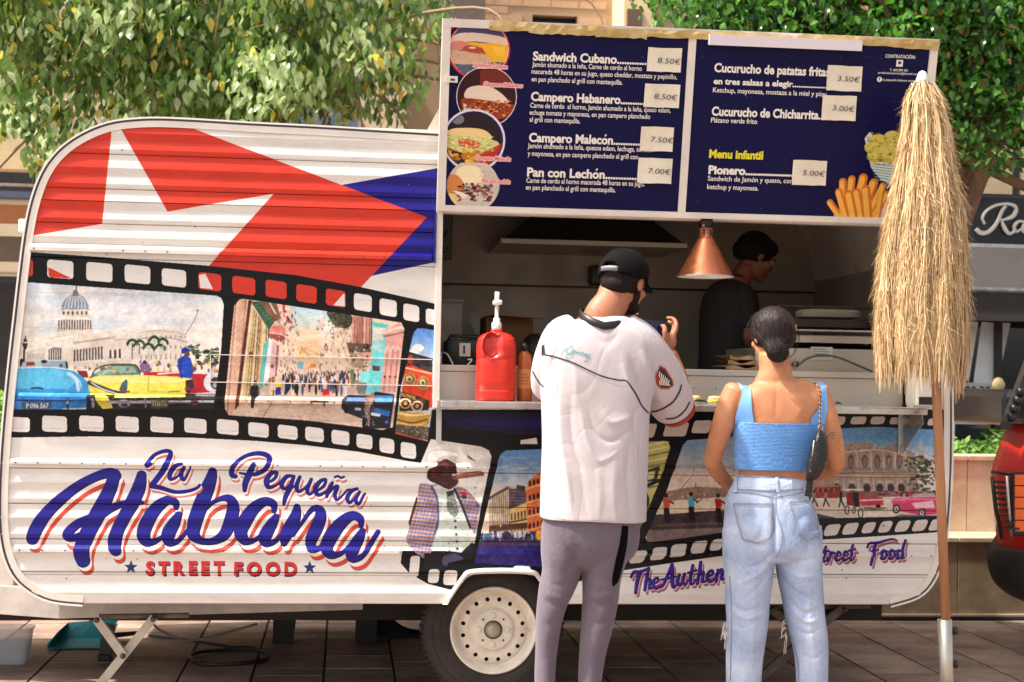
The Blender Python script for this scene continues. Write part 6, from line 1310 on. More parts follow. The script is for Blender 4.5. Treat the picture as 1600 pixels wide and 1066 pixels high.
# extractor hood
e=empty('extractor_hood',P(930,380,1.4),label='wide dark steel extractor hood on the kitchen back wall above the man in the cap',cat='extractor hood')
a=P(782,372,1.2); b=P(1074,388,1.2); tp=P(925,330,1.5); m_=MB(); m_.box((a.x,1.2,b.z),(b.x,1.85,a.z),.003); m_.build('hood_rim',M_steel,e)
za=a.z+.002; m_=MB(); m_.add([(a.x+.02,1.22,za),(b.x-.02,1.22,za),(b.x-.02,1.84,za),(a.x+.02,1.84,za),(tp.x-.2,1.55,za+.24),(tp.x+.2,1.55,za+.24),(tp.x+.2,1.84,za+.24),(tp.x-.2,1.84,za+.24)],[(0,1,5,4),(1,2,6,5),(2,3,7,6),(3,0,4,7),(4,5,6,7)]); m_.build('hood_canopy',mat('hood_dark',(58,54,50),.45,.5),e)
# copper heat lamp
c_=P(1102,433,.0); hl=empty('heat_lamp',c_,label='copper cone heat lamp hanging under the raised hatch beside the worker',cat='heat lamp')
M_cop=mat('copper',(206,122,84),.26,.75,noise=.1,nscale=9,rvar=.08); s=1/scale_at(0)
m_=MB(); m_.lathe([(46*s,0),(45*s,.003),(17.5*s,52*s),(13*s,60*s),(12*s,62*s),(10.5*s,63*s),(10.5*s,78*s),(8*s,79*s)],c_,'Z',48,cap=False); m_.build('shade',M_cop,hl,True)
m_=MB(); m_.lathe([(44.5*s,.001),(17*s,51*s),(9*s,56*s)],c_,'Z',48,cap=False); m_.build('shade_lining',M_white,hl,True)
m_=MB(); m_.lathe([(46.4*s,-.001),(46.4*s,.004)],c_,'Z',48,cap=False); m_.build('shade_edge',M_alu,hl,True)
for i in range(6): a_=R(-90+60*i+30); m_=MB(); m_.box((c_.x+10.7*s*math.cos(a_)-.003,c_.y+10.7*s*math.sin(a_)-.003,c_.z+66*s),(c_.x+10.7*s*math.cos(a_)+.003,c_.y+10.7*s*math.sin(a_)+.003,c_.z+75*s)); m_.build('vent_slot',M_dark,hl)
m_=MB(); m_.lathe([(11*s,79*s),(11*s,96*s),(3*s,97*s),(2*s,.5)],c_,'Z',24); m_.build('lamp_socket',M_dark,hl,True)
m_=MB(); q=P(1107,427,-.11); m_.add([(q.x-.015,q.y,q.z),(q.x+.015,q.y,q.z),(q.x,q.y-.0+.012,q.z+.028)],[(0,1,2)]); m_.build('warning_sticker',mat('yellow_sticker',(214,170,40),.5),hl)
# press grill
e=empty('contact_grill',P(1300,545,.3),label='stainless press grill with raised dark bar at the right of the kitchen',cat='grill')
bx('grill_body',e,M_steel,1180,543,1425,586,.22,.75,.003); bx('lower_plate',e,M_steel,1236,523,1425,539,.24,.72,.004); bx('dark_gap',e,M_dark,1236,539,1425,543,.26,.7,0); bx('grill_lip',e,M_alu,1240,514,1425,521,.20,.3,.003); bx('lid_front',e,mat('dark_steel',(76,70,64),.35,.7),1225,497,1425,515,.35,.8,.003); bx('hot_surface',e,mat('dark_grey_plate',(46,42,40),.5),1212,476,1425,484,.3,.36,.004)  # includes a black bar filling the gap between plate and body
bx('grill_label',e,mat('label_grey',(176,170,158),.5),1267,542,1301,563,.215,.219,0)
for i in range(4): bx('label_text',e,M_ink,1270,545+i*4,1290+(i%2)*6,546+i*4,.213,.2145,0)
m_=MB(); q=[P(x,y,.14) for x,y in ((1250,569),(1262,560),(1285,555),(1310,559),(1340,571),(1372,585))]; m_.tube([tuple(p) for p in crm([tuple(p) for p in q],8)],.005,8); m_.build('grill_cable',mat('grey_cable',(70,68,64),.5),e,True); m_=MB(); m_.lathe([(.014,0),(.014,.03)],(q[0].x-.006,.17,q[0].z),'Y',16); m_.build('cable_gland',mat('gland',(70,66,60),.5),e,True)
e=empty('tea_towel',P(1300,492,.5),label='folded pale towel lying on top of the press grill',cat='towel'); a=P(1256,486,.4); b=P(1352,497,.4); m_=MB()
rg=[rring((a.x+b.x)/2,.5,b.z+z_,(b.x-a.x)/2*w,.09*w,36,4) for z_,w in ((0,.97),(.008,1),(.016,.97),(.020,1),(.03,.98),(.036,.9),(.04,.6))]; v,f=stack(rg); mobj('towel',v,f,mat('towel_cloth',(186,182,160),.9,bump=.4,bscale=60),e,True)
# kraft bags
M_kraft=mat('kraft_paper',(168,132,92),.8,noise=.1); rr=random.Random(2)
for i in range(3):
    e=empty('paper_bag',P(1158,577,.2),label=('lowest kraft paper bag of the stack beside the bun of hair','middle kraft paper bag of the stack beside the bun of hair','topmost kraft paper bag of the stack in front of the worker')[i],cat='paper bag',group='kraft paper bags stacked on the worktop')
    a=P(1131+i*3,577,.2); b=P(1183-i*3,577,.2); z=W+.001+i*.022; m_=MB(); K=8; v=[];
    for lay in (0,1):
        for jx in range(K):
            for jy in range(3): v.append((a.x+(b.x-a.x)*jx/(K-1),.16+.14*jy+.01*math.sin(jx),z+lay*(.012+.008*math.sin(jx*1.1+i))+.002*rr.random()))
    f=[(q,q+1,q+4,q+3) for jx in range(K-1) for q in (jx*3,jx*3+1)]; f+=[tuple(24+i_ for i_ in reversed(t)) for t in f]+[(jx*3,jx*3+3,27+jx*3,24+jx*3) for jx in range(K-1)]
    m_.add(v,f); m_.build('bag',M_kraft,e)
# sandwiches and tongs on the counter
for (px,py,lb) in ((1118,617,'small sandwich with cheese and lettuce on the counter beside the bare shoulder'),(1084,622,'sandwich with lettuce on the counter just right of the white sleeve')):
    c_=P(px,py,-.05); c_.z=ZS; e=empty('sandwich',c_,label=lb,cat='sandwich'); e_=[]
    for nm,z_,w,h__,cc_ in (('bread',.0,.032,.012,(214,176,120)),('lettuce',.010,.036,.006,(190,200,100)),('cheese',.015,.034,.005,(230,190,90)),('bread',.019,.032,.016,(220,184,130))):
        rg=[rring(c_.x,c_.y,c_.z+z_+t*h__,w*s_,w*.8*s_,24,2.3) for t,s_ in ((0,.85),(.2,1),(.7,.95),(1,.6))]; v,f=stack(rg); v=[(x,y,z+.004*math.sin(x*400+y*300)) if nm in('lettuce','cheese') else (x,y,z) for x,y,z in v]; mobj(nm,v,f,mat('food_'+nm,cc_,.6,noise=.15,nscale=40),e,True)
    m_=MB(); m_.tube([(c_.x,c_.y,c_.z+.03),(c_.x,c_.y,c_.z+.065)],.0015,6); m_.build('pick',mat('pick_wood',(150,120,80),.7),e); m_=MB(); m_.lathe([(.001,0),(.005,.004),(.001,.010)],(c_.x,c_.y,c_.z+.062),'Z',10); m_.build('pick_end',M_dark,e)
for (xa,ya,xb,yb,lb) in ((1080,627,1104,624,'black spoon handle reaching out beside the white sleeve'),(1302,634,1315,630,'black utensil tip on the counter right of the chain strap')):
    a=P(xa,ya,-.12); b=P(xb,yb,-.12); a.z=b.z=ZS+.012; m_=MB(); m_.tube([a,(a+b)/2+Vector((0,0,.004)),b],[.004,.005,.002],8); o=m_.build('utensil',M_dark,None,True); tag(o,lb,'utensil')
# ---------------------------------------------------------------- straw parasol (closed)
YP=-.42
top=P(1441,120,YP); bot=P(1480,1066,YP)
pa=empty('straw_parasol',(P(1482,1120,YP).x,YP,0),label='closed straw parasol with raffia fringes on a wooden pole in front of the trailer',cat='parasol')
pl_=lambda t: P(1444+ (1478-1444)*t,140+(970-140)*t,YP)
m_=MB(); m_.tube([pl_(0),pl_(.5),pl_(1.02)],[7.6/scale_at(YP)]*3,20); m_.build('pole',mat('varnished_wood',(178,126,88),.4,noise=.25,nscale=5,stretch=(8,8,.6),rvar=.1),pa,True)
a=P(1476,968,YP); b=P(1479,1066,YP); e_=b+(b-a)*((b.z-.03)/(a.z-b.z)); m_=MB(); m_.tube([a,e_],[11.5/scale_at(YP)]*2,24); m_.build('steel_sleeve',M_steel,pa,True)
for y_ in (986,1038): c_=P(1490,y_,YP); m_=MB(); m_.lathe([(.010,-.004),(.016,.0),(.016,.012),(.008,.016)],c_,'X',16); m_.build('clamp_knob',M_dark,pa,True)
m_=MB(); m_.lathe([(.26,0),(.26,.035),(.08,.05),(.04,.06)],(e_.x,e_.y,0),'Z',40); m_.build('base',mat('concrete_base',(120,114,106),.85,noise=.2),pa,True)
m_=MB(); c_=P(1441,126,YP); m_.lathe([(.024,-.01),(.026,.0),(.020,.02),(.014,.034),(.004,.04)],c_,'Z',24); m_.build('finial',M_white,pa,True)
sc_=scale_at(YP)
prf=[(126,10,1441),(150,23,1443),(200,33,1447),(260,42,1446),(330,56,1446),(400,65,1442),(470,70,1440),(540,71,1439),(585,68,1438)]
def rad(y): return np.interp(y,[p[0] for p in prf],[p[1] for p in prf])/sc_, np.interp(y,[p[0] for p in prf],[p[2] for p in prf])
rg=[]
for y in np.linspace(128,570,40):
    r0,cx=rad(y); c=P(cx,y,YP); rg.append([(c.x+(r0*.86*(1+.09*math.sin(8*t)))*math.cos(t),YP+(r0*.86*(1+.09*math.sin(8*t)))*math.sin(t),c.z) for t in [2*math.pi*i/64 for i in range(64)]])
v,f=stack(rg); mobj('canopy',v,f,mat('straw_cloth',(120,88,54),.9,noise=.4,nscale=20,stretch=(1,1,.2),bump=.5,bscale=60),pa,True)
M_raf=leaf_mat('raffia',[(216,188,144,38),(198,164,118,30),(228,208,168,18),(154,120,80,14)],.75,.12)
gg=np.random.default_rng(9)
def strands(name,n,y0r,y1r,lenr,wid,out,par,curl=.35,mesh_seed=1,angr=(0,2*np.pi)):
    g=np.random.default_rng(mesh_seed); V=[];F=[]
    for i in range(n):
        th=g.uniform(*angr); th=round(th/(2*np.pi)*26)/26*2*np.pi+g.normal(0,.09)if g.random()<.7 else th
        y=g.uniform(y0r,y1r); L_=g.uniform(*lenr); w=g.uniform(.6,1.5)*wid; K=7; tw=g.uniform(0,6.28); o_=g.uniform(-.004,out); dth=g.normal(0,.10); ph=g.uniform(0,6.28); cu=min(1.1,abs(g.normal(0,curl))); o_+=.010*math.sin(th*13+1)+.006*math.sin(th*29); base=len(V)
        for k_ in range(K):
            t=k_/(K-1); yy=y+L_*t; r0,cx=rad(yy); 
            if yy>prf[-1][0]: r0=rad(prf[-1][0])[0]*(1-.0006*(yy-585))
            rr_=r0*(1+.06*math.sin(8*th))*(.93)+o_+cu*.03*t*t; a_=th+dth*t+.02*math.sin(t*7+ph)*cu*3
            c=P(cx,yy,YP); px_,py_,pz_=c.x+rr_*math.cos(a_),YP+rr_*math.sin(a_),c.z
            ta=a_+math.pi/2+.9*math.sin(tw+t*2.5); ww=w*(1-.75*t)
            V.append((px_-ww*math.cos(ta),py_-ww*math.sin(ta),pz_)); V.append((px_+ww*math.cos(ta),py_+ww*math.sin(ta),pz_+.0005))
        for k_ in range(K-1): q=base+2*k_; F.append((q,q+1,q+3,q+2))
    o=mobj(name,V,F,M_raf,par); o['kind']='stuff'; return o
strands('top_binding',500,128,140,(22,40),.0022,.008,pa,.5,1)
strands('raffia_layer',3300,135,400,(60,150),.0019,.012,pa,.35,2)
strands('raffia_layer',1900,200,455,(22,60),.0017,.014,pa,1.0,3)
strands('raffia_layer',2300,430,510,(60,110),.0021,.010,pa,.3,4)
strands('raffia_layer',900,490,545,(40,75),.0026,.004,pa,.2,5,(0,2*np.pi))
strands('loose_ends',2600,145,520,(10,24),.0011,.012,pa,1.6,6)
strands('long_tail',240,520,560,(50,72),.003,.0,pa,.15,7,(-.9,.25))
# ---------------------------------------------------------------- red car at the right edge
YR=.75
ca=empty('red_car',(P(1700,1000,YR).x,YR+1.4,0),label='red car with orange rear lamp and black bumper at the right edge',cat='car')
M_car=mat('red_car_paint',(196,36,22),.3,coat=.7,noise=.05); M_bump=mat('black_bumper',(40,37,36),.6,noise=.2,bump=.1,bscale=80)
def cring(px,py,extra=0):   # outline point -> X,Z at the near side
    q=P(px,py,YR); return q.x,q.z
sil=[(1574,662),(1561,700),(1549,742),(1551,790),(1557,850),(1562,884)]
def car_surface(name,sil,m,inset=0,far=3.2,width=1.7,par=ca,bul=.10):
    v=[];n=len(sil); cols=14
    for (x,y) in sil:
        q=P(x,y,YR); q.x=P(x,y,YR+.3).x
        for j in range(cols):
            t=j/(cols-1)
            if t<.5: a_=t*2*math.pi/2; dx=(1-math.cos(a_))*.22; dy=-.0; X=q.x+.22-.22*math.cos(a_) ; Yy=YR+.22-.22*math.sin(a_) ; X=q.x+.22*(1-math.cos(a_)); Yy=YR+.30*(1-math.sin(a_))
            else: X=q.x+.22+(t-.5)*2*far; Yy=YR
            v.append((X+inset,Yy,q.z))
    # the back wall of the car runs away from the viewer from the leftmost column
    f=[(i*cols+j,i*cols+j+1,(i+1)*cols+j+1,(i+1)*cols+j) for i in range(n-1) for j in range(cols-1)]
    base=len(v)
    for (x,y) in sil: q=P(x,y,YR); v.append((P(x+22,y,YR+width).x,YR+width,q.z))
    f+=[(i*cols,(i+1)*cols,base+i+1,base+i) for i in range(n-1)]
    return mobj(name,v,f,m,par,True)
car_surface('body',crm(sil,4).tolist(),M_car)
car_surface('bumper',crm([(1566,866),(1549,862),(1543,872),(1543,893),(1549,915),(1560,930),(1578,944),(1600,954)],3).tolist(),M_bump,-.0)
a=P(1586,860,YR-.0); 
m_=MB(); a=P(1582,738,YR-.012); b=P(1640,838,YR-.012); m_.box((a.x,YR-.02,b.z),(b.x,YR+.03,a.z),.01); rl=m_.build('lamp_housing',M_dark,ca)
for i in range(5):
    a=P(1586,742+i*18,YR-.03); b=P(1640,742+i*18+17,YR-.03); m_=MB(); m_.box((a.x,YR-.032,b.z),(b.x,YR-.02,a.z),.004); m_.build('lamp_lens',mat('orange_lens' if i==0 else 'orange_lens%d'%i,(232,104,34),.18,noise=.1,nscale=40),rl)
for i in range(9):
    a=P(1552+i*2.0,752+i*9,YR+.10-i*.010); m_=MB(); m_.box((a.x-.006,a.y-.06,a.z-.006),(a.x+.055,a.y+.0,a.z+.004)); m_.build('vent_slat',M_dark,ca)
m_=MB(); q=[P(1550,745,YR+.1),P(1555,790,YR+.08),P(1566,842,YR+.03)]; m_.tube([tuple(p) for p in q],.010,8); m_.build('vent_edge',M_dark,ca,True)
m_=MB(); q=[P(1573,744,YR-.02),P(1576,790,YR-.02),P(1580,838,YR-.02)]; m_.tube([tuple(p) for p in q],.008,8); m_.build('chrome_strip',M_alu,ca,True)
m_=MB(); q=[P(1550,738,YR+.12),P(1572,740,YR-.0),P(1640,742,YR-.01)]; m_.tube([tuple(p) for p in q],.008,8); m_.build('crease_seal',M_dark,ca,True)
m_=MB(); a=P(1571,666,YR+.05); b=P(1640,640,YR+.05); m_.box((a.x+.02,YR+.1,a.z),(b.x+.6,YR+1.3,a.z+.18),.04); m_.build('rear_window',mat('tinted_glass',(30,32,36),.08,spec=.8),ca)
m_=MB(); m_.bar((a.x+.0,YR+.06,a.z-.01),(a.x+.16,YR+.06,a.z+.42),.03,.06); m_.build('rear_pillar',M_bump,ca)
for i in range(4):
    q=P(1580+i*5,652-i*13,YR-.05); m_=MB(); m_.lathe([(.018,-.02),(.024,-.01),(.024,.01),(.018,.02)],q,'X',14); m_.build('rubber_joint',M_dark,ca,True)
m_=MB(); m_.lathe([(.29,0),(.32,.04),(.32,.18),(.29,.2)],(P(1760,980,YR).x,YR+.12,.32),'Y',32); m_.build('wheel',M_rubber,ca,True)
# ---------------------------------------------------------------- small things below the caravan
e=empty('plastic_bin',P(20,1030,.95),label='clear plastic bin on the paving at the left edge under the drawbar',cat='bin')
c_=P(18,1034,.95); c_.z=0; rg=[rring(c_.x,c_.y,z,w,w*.7,32,5) for z,w in ((.0,.07),(.005,.075),(.16,.092),(.162,.10),(.17,.10))]; v,f=stack(rg,False); mobj('bin_body',v,f,mat('bin_plastic',(206,214,224),.2,alpha=.62),e,True)
e=empty('dustpan',P(115,1008,1.4),label='teal dustpan lying under the drawbar behind the jack',cat='dustpan')
M_teal=mat('teal_plastic',(20,140,156),.4,noise=.2,nscale=18); a=P(78,1008,1.35); 
v=[];K=8
for i in range(K):
    t=i/(K-1); x=a.x+.25*t
    for (y,z) in ((1.28,.012+.07*t*0),(1.5,.02),(1.56,.09+.02*t)): v.append((x+(.05 if y>1.5 else 0),y,z+(.05*abs(t-.0)**2 if y<1.3 else 0)*0))
f=[(q*3+k_,q*3+3+k_,q*3+4+k_,q*3+1+k_) for q in range(K-1) for k_ in (0,1)]; o=mobj('pan',v,f,M_teal,e); md=o.modifiers.new('s','SOLIDIFY'); md.thickness=.006
m_=MB(); m_.prism([(a.x,.01),(a.x+.0,.03),(a.x+.05,.09),(a.x+.01,.03)],1.28,1.56); m_.prism([(a.x+.25,.01),(a.x+.25,.06),(a.x+.30,.09),(a.x+.27,.01)],1.28,1.56); m_.build('pan_side',M_teal,e)
m_=MB(); q=P(150,1002,1.35); m_.tube([(a.x+.24,1.4,.05),(a.x+.30,1.38,.055),(a.x+.42,1.36,.07)],[.012,.014,.010],8); m_.build('handle',M_dark,e,True)
e=empty('black_bracket_foot',P(160,1030,1.0),label='black plastic stand base on the paving beside the teal dustpan',cat='stand'); c_=P(163,1032,1.0); m_=MB(); m_.box((c_.x-.03,.98,.0),(c_.x+.03,1.05,.03),.004); m_.bar((c_.x,1.01,.03),(c_.x+.02,1.02,.17),.05,.03); m_.build('stand_body',M_dark,e)
hose=[]
c_=P(358,1017,1.0)
for i in range(46): t=2*math.pi*i/20; hose.append((c_.x+(.185+.004*math.sin(i))*math.cos(t),c_.y+.20*math.sin(t)+.01,.012+.006*(i//20)+.004*math.sin(i*.9)))
hose+= [(c_.x-.25,1.5,.014),(c_.x-.45,1.62,.014)]
m_=MB(); m_.tube(hose,.008,6); o=m_.build('rubber_hose',M_dark,None,True); tag(o,'black rubber hose coiled on the paving under the caravan left of the wheel','hose')
m_=MB(); q=[P(x,y,.5) for x,y in ((230,962),(250,985),(290,1000),(330,995),(370,984),(402,975))]; m_.tube([tuple(p) for p in crm([tuple(p) for p in q],6)],.006,6); m_.build('brake_cable',M_rust,TR,True)
# ================================================================ people
def skin_mat(name,c,c2):
    m=mat(name,c,.52,noise=.1,nscale=14,col2=c2,bump=.1,bscale=190,rvar=.08); b=m.node_tree.nodes['Principled BSDF']; b.inputs['Subsurface Weight'].default_value=.12; b.inputs['Subsurface Scale'].default_value=.01; b.inputs['Subsurface Radius'].default_value=(1,.4,.2); return m
def ringtube(path,n=28,sub=5,flat=False,ex=2.0,endcap=.35):
    """rings through (px,py,Y,half width px,depth radius m)"""
    c=crm(path,sub) if len(path)>2 else np.array(path,float); pts=[P(p[0],p[1],p[2]) for p in c]; rg=[]
    N=len(c)
    for i,p in enumerate(pts):
        t=(pts[min(i+1,N-1)]-pts[max(i-1,0)]).normalized(); yy=Vector((0,1,0)); b=(yy-t*yy.dot(t)); 
        if b.length<.15: b=Vector((0,0,1))-t*t.z
        b.normalize(); a=t.cross(b).normalized(); ra=c[i][3]/scale_at(c[i][2]); rb=c[i][4]
        if flat: a=Vector((1,0,0)); b=Vector((0,1,0))
        q=[]
        for k in range(n):
            th=2*math.pi*k/n; cs,sn=math.cos(th),math.sin(th)
            q.append(p+a*ra*abs(cs)**(2/ex)*(1 if cs>=0 else -1)+b*rb*abs(sn)**(2/ex)*(1 if sn>=0 else -1))
        rg.append(q)
    def capr(q,p,d,ra): return [[pp+(v-pp)*math.cos(a_)+d*math.sin(a_)*ra for v in q for pp in (p,)] for a_ in (R(35),R(60),R(80))]
    if endcap:
        t0=(pts[0]-pts[1]).normalized(); t1=(pts[-1]-pts[-2]).normalized(); r0=c[0][4]*endcap*1.6; r1=c[-1][4]*endcap*1.6
        rg=capr(rg[0],pts[0],t0,r0)[::-1]+rg+capr(rg[-1],pts[-1],t1,r1)
    return stack(rg)
def ellips(c,r,rot=None,n=3):
    bm=bmesh.new(); bmesh.ops.create_icosphere(bm,subdivisions=n,radius=1); M4=Matrix.Translation(c)@(rot.to_4x4() if rot else Matrix.Identity(4))@Matrix.Diagonal((*r,1))
    v=[M4@q.co for q in bm.verts]; bm.verts.index_update(); f=[tuple(q.index for q in g.verts) for g in bm.faces]; bm.free(); return v,f
def capsule(pts,r,n=12):
    m_=MB(); P_=[Vector(p) for p in pts]; c=crm([(*p,q) for p,q in zip(P_,r)],4) if len(P_)>2 else np.array([(*p,q) for p,q in zip(P_,r)])
    m_.tube([tuple(q[:3]) for q in c],[q[3] for q in c],n); v,f=list(m_.v),list(m_.f)
    for e_ in (0,-1):
        a,b=ellips(Vector(c[e_][:3]),(c[e_][3],)*3,None,2); o_=len(v); v+=a; f+=[tuple(o_+i for i in g) for g in b]
    return v,f
def fuse(name,parts,voxel,smooth,m,parent,disp=None):
    v=[];f=[]
    for a,b in parts: o_=len(v); v+=[tuple(p) for p in a]; f+=[tuple(o_+i for i in g) for g in b]
    me=bpy.data.meshes.new(name+'_src'); me.from_pydata(v,[],f); bm=bmesh.new(); bm.from_mesh(me); bmesh.ops.recalc_face_normals(bm,faces=bm.faces); bm.to_mesh(me); bm.free()
    o=bpy.data.objects.new('src',me); link(o); md=o.modifiers.new('r','REMESH'); md.mode='VOXEL'; md.voxel_size=voxel; md.use_smooth_shade=True
    ms=o.modifiers.new('s','SMOOTH'); ms.factor=.5; ms.iterations=smooth
    dg=bpy.context.evaluated_depsgraph_get(); ev=o.evaluated_get(dg); new=bpy.data.meshes.new_from_object(ev); bpy.data.objects.remove(o); new.name=name
    new.materials.clear(); new.materials.append(m); new.polygons.foreach_set('use_smooth',[True]*len(new.polygons))
    ob=bpy.data.objects.new(name,new); link(ob)
    if disp: displace(new,*disp)
    if parent: ob.parent=parent; bpy_par(ob,parent)
    return ob
def displace(me,folds,noise=0,nsc=9):
    n=len(me.vertices); co=np.empty(n*3); me.vertices.foreach_get('co',co); co=co.reshape(-1,3); no=np.empty(n*3); me.vertices.foreach_get('normal',no); no=no.reshape(-1,3)
    q=proj(co); d=co-_C; d/=np.linalg.norm(d,axis=1)[:,None]; w=np.clip(-(no*d).sum(1)*2+.1,0,1); D=np.zeros(n)
    for pts,wd,h in folds:
        c=crm(pts,5) if len(pts)>2 else np.array(pts,float); best=np.full(n,1e9); tt=np.zeros(n)
        for i in range(len(c)-1):
            a,b=c[i],c[i+1]; e_=b-a; L2=max(1e-6,(e_**2).sum()); t=np.clip(((q-a)@e_)/L2,0,1); dd=np.hypot(*(q-a-t[:,None]*e_).T); m_=dd<best; best[m_]=dd[m_]; tt[m_]=((i+t)/(len(c)-1))[m_]
        D+=h*np.exp(-(best/wd)**1.35)*np.sin(np.pi*np.clip(tt,.03,.97))**.6*(best<wd*3)*w
    if noise:
        x,y,z=co.T*nsc; D+=noise*(np.sin(x*1.7+2*np.sin(z*.9+y))*np.cos(z*.8+1.3*np.sin(x*1.1))+.5*np.sin(z*2.3+x*2.1+y*1.9))
    co+=no*D[:,None]; me.vertices.foreach_set('co',co.ravel()); me.update()
def bvh_of(o): 
    me=o.data; M4=world_mat(o) if o.parent else o.matrix_world
    return BVHTree.FromPolygons([M4@v.co for v in me.vertices],[tuple(p.vertices) for p in me.polygons])
def surf_ribbon(bv,pts,m,name,parent,off_=.0015,n=8,stuff=False,dash=0,maxjump=.05):
    c=crm(pts,n) if len(pts)>2 else np.array([np.array(pts[0])*(1-t)+np.array(pts[1])*t for t in np.linspace(0,1,9)]); V=[];F=[]; prev=None; cnt=0
    for i in range(len(c)):
        a=c[max(0,i-1)]; b=c[min(len(c)-1,i+1)]; dx,dy=b[0]-a[0],b[1]-a[1]; L_=math.hypot(dx,dy) or 1; nx,ny=-dy/L_,dx/L_; row=[]
        for s_ in (-1,-.4,.4,1):
            d=ray(c[i][0]+nx*c[i][2]*s_,c[i][1]+ny*c[i][2]*s_); h=bv.ray_cast(CAM,d)
            row.append(h[0]-d*off_+(h[1]*0) if h[0] else None)
        if all(r_ is not None for r_ in row) and max((row[k]-row[k+1]).length for k in range(3))<maxjump:
            idx=len(V); V+=row
            if prev is not None and (V[prev]-row[0]).length<maxjump and not(dash and (cnt%2)): F+=[(prev+k,prev+k+1,idx+k+1,idx+k) for k in range(3)]
            prev=idx; cnt+=1
        else: prev=None
    if not F: return None
    o=mobj(name,V,F,m,parent,True)
    if stuff: o['kind']='stuff'
    return o
def head_parts(c,rot,s=1.0):
    """skull, jaw, nose, lips, brow and ears in head space: x right, y the way the face looks, z up"""
    def e(p,r,n=3): return ellips(c+rot@(Vector(p)*s),tuple(x*s for x in r),rot,n)
    return [e((0,-.012,.035),(.075,.094,.088)),e((0,.030,-.030),(.060,.062,.072)),e((0,.058,-.078),(.034,.030,.026)),e((0,.098,-.012),(.012,.016,.022),2),e((0,.092,.012),(.009,.012,.026),2),
            e((0,.083,-.048),(.024,.012,.009),2),e((0,.082,-.058),(.020,.012,.008),2),e((0,.074,.028),(.052,.018,.012),2),e((.045,.058,-.012),(.022,.022,.02),2),e((-.045,.058,-.012),(.022,.022,.02),2),
            e((.077,-.004,.0),(.008,.017,.031),2),e((-.077,-.004,.0),(.008,.017,.031),2)]
def face_bits(c,rot,par,s,browc):
    for sx in (-1,1):
        v,f=ellips(c+rot@Vector((sx*.031,.075,.008))*s,(.012*s,)*3,None,2); mobj('eye',v,f,mat('eye_white%g'%(sx+s),(214,208,200),.2),par,True)
        v,f=ellips(c+rot@Vector((sx*.031,.086,.008))*s,(.0055*s,.002*s,.0055*s),rot,2); mobj('iris',v,f,M_dark,par,True)
        v,f=ellips(c+rot@Vector((sx*.031,.086,.028))*s,(.020*s,.004*s,.004*s),rot,2); mobj('eyebrow',v,f,browc,par,True)
# ------------------------------------------------ man in the white shirt
YM=-.75; SM=scale_at(YM)
M_skm=skin_mat('man_skin',(172,112,80),(150,92,64)); M_hair=mat('dark_hair',(24,15,13),.7,spec=.2,noise=.4,nscale=60,stretch=(1,1,.2),bump=.5,bscale=120)
man=empty('person',(P(895,1150,YM).x,YM,0),label='man from behind in black cap, long white shirt and grey trousers holding a phone',cat='person')
hc=P(974,446,YM+.03); hrot=Matrix.Rotation(R(-42),3,'Z')@Matrix.Rotation(R(-20),3,'X')
parts=head_parts(hc,hrot,1.0)
parts+=[ringtube([(938,515,YM-.01,36,.065),(943,492,YM-.01,30,.056),(956,472,YM+.0,27.5,.052),(966,445,YM+.02,27,.055)]),
        ringtube([(942,500,YM,40,.06),(940,530,YM,80,.09),(935,600,YM,78,.10),(928,700,YM,66,.10),(926,800,YM,70,.11),(926,850,YM,66,.10)],ex=2.4),
        ringtube([(876,840,YM,28,.07),(877,892,YM,25,.068),(862,946,YM,19,.055),(854,1001,YM+.01,15,.045),(851,1066,YM+.02,13,.04),(850,1152,YM,11,.035)]),
        ringtube([(950,840,YM,34,.075),(941,900,YM,26,.07),(938,938,YM,23,.06),(931,989,YM,19,.05),(921,1066,YM+.01,14,.042),(915,1152,YM,11,.035)]),
        ringtube([(985,535,YM,24,.055),(1018,585,YM+.04,20,.05),(1056,640,YM+.20,15,.04)]),
        ringtube([(1060,642,YM+.19,15,.036),(1063,615,YM+.21,16,.038),(1060,590,YM+.235,14.5,.034),(1053,566,YM+.25,11.5,.026),(1048,553,YM+.25,11,.022)]),
        ringtube([(882,535,YM,22,.05),(866,585,YM+.08,18,.046),(880,620,YM+.24,14,.038)]),
        ringtube([(880,620,YM+.24,13,.035),(930,570,YM+.36,12,.032),(975,515,YM+.38,9,.022)])]
def pt(px,py,dy=0): return P(px,py,YM+dy)
parts+=[ellips(pt(1047,533,.25),(.027,.016,.034),Matrix.Rotation(R(-8),3,'Y')),
        capsule([pt(1052,527,.25),pt(1057,510,.26),pt(1053,499,.28),pt(1043,497,.29)],[.0105,.0098,.009,.0078]),
        capsule([pt(1040,532,.24),pt(1039,519,.235),pt(1038,511,.25),pt(1034,509,.265)],[.012,.011,.010,.008]),
        capsule([pt(1050,540,.26),pt(1040,541,.29),pt(1031,536,.30),pt(1028,533,.29)],[.011,.010,.009,.0075]),
        capsule([pt(1049,546,.26),pt(1041,549,.29),pt(1033,545,.30),pt(1030,543,.29)],[.0105,.0095,.0085,.0075]),
        capsule([pt(1051,520,.26),pt(1053,508,.29),pt(1045,503,.31)],[.010,.009,.008]),
        ellips(pt(978,513,.38),(.02,.03,.035),None),
        capsule([pt(980,512,.37),pt(985,500,.345),pt(991,492,.335),pt(996,491,.33)],[.010,.009,.0085,.0078]),
        capsule([pt(982,520,.37),pt(992,524,.34),pt(1000,526,.33)],[.010,.009,.008]),capsule([pt(981,526,.37),pt(990,532,.34),pt(998,534,.33)],[.010,.009,.008])]
mbody=fuse('body',parts,.0048,5,M_skm,man)
bvb=bvh_of(mbody)
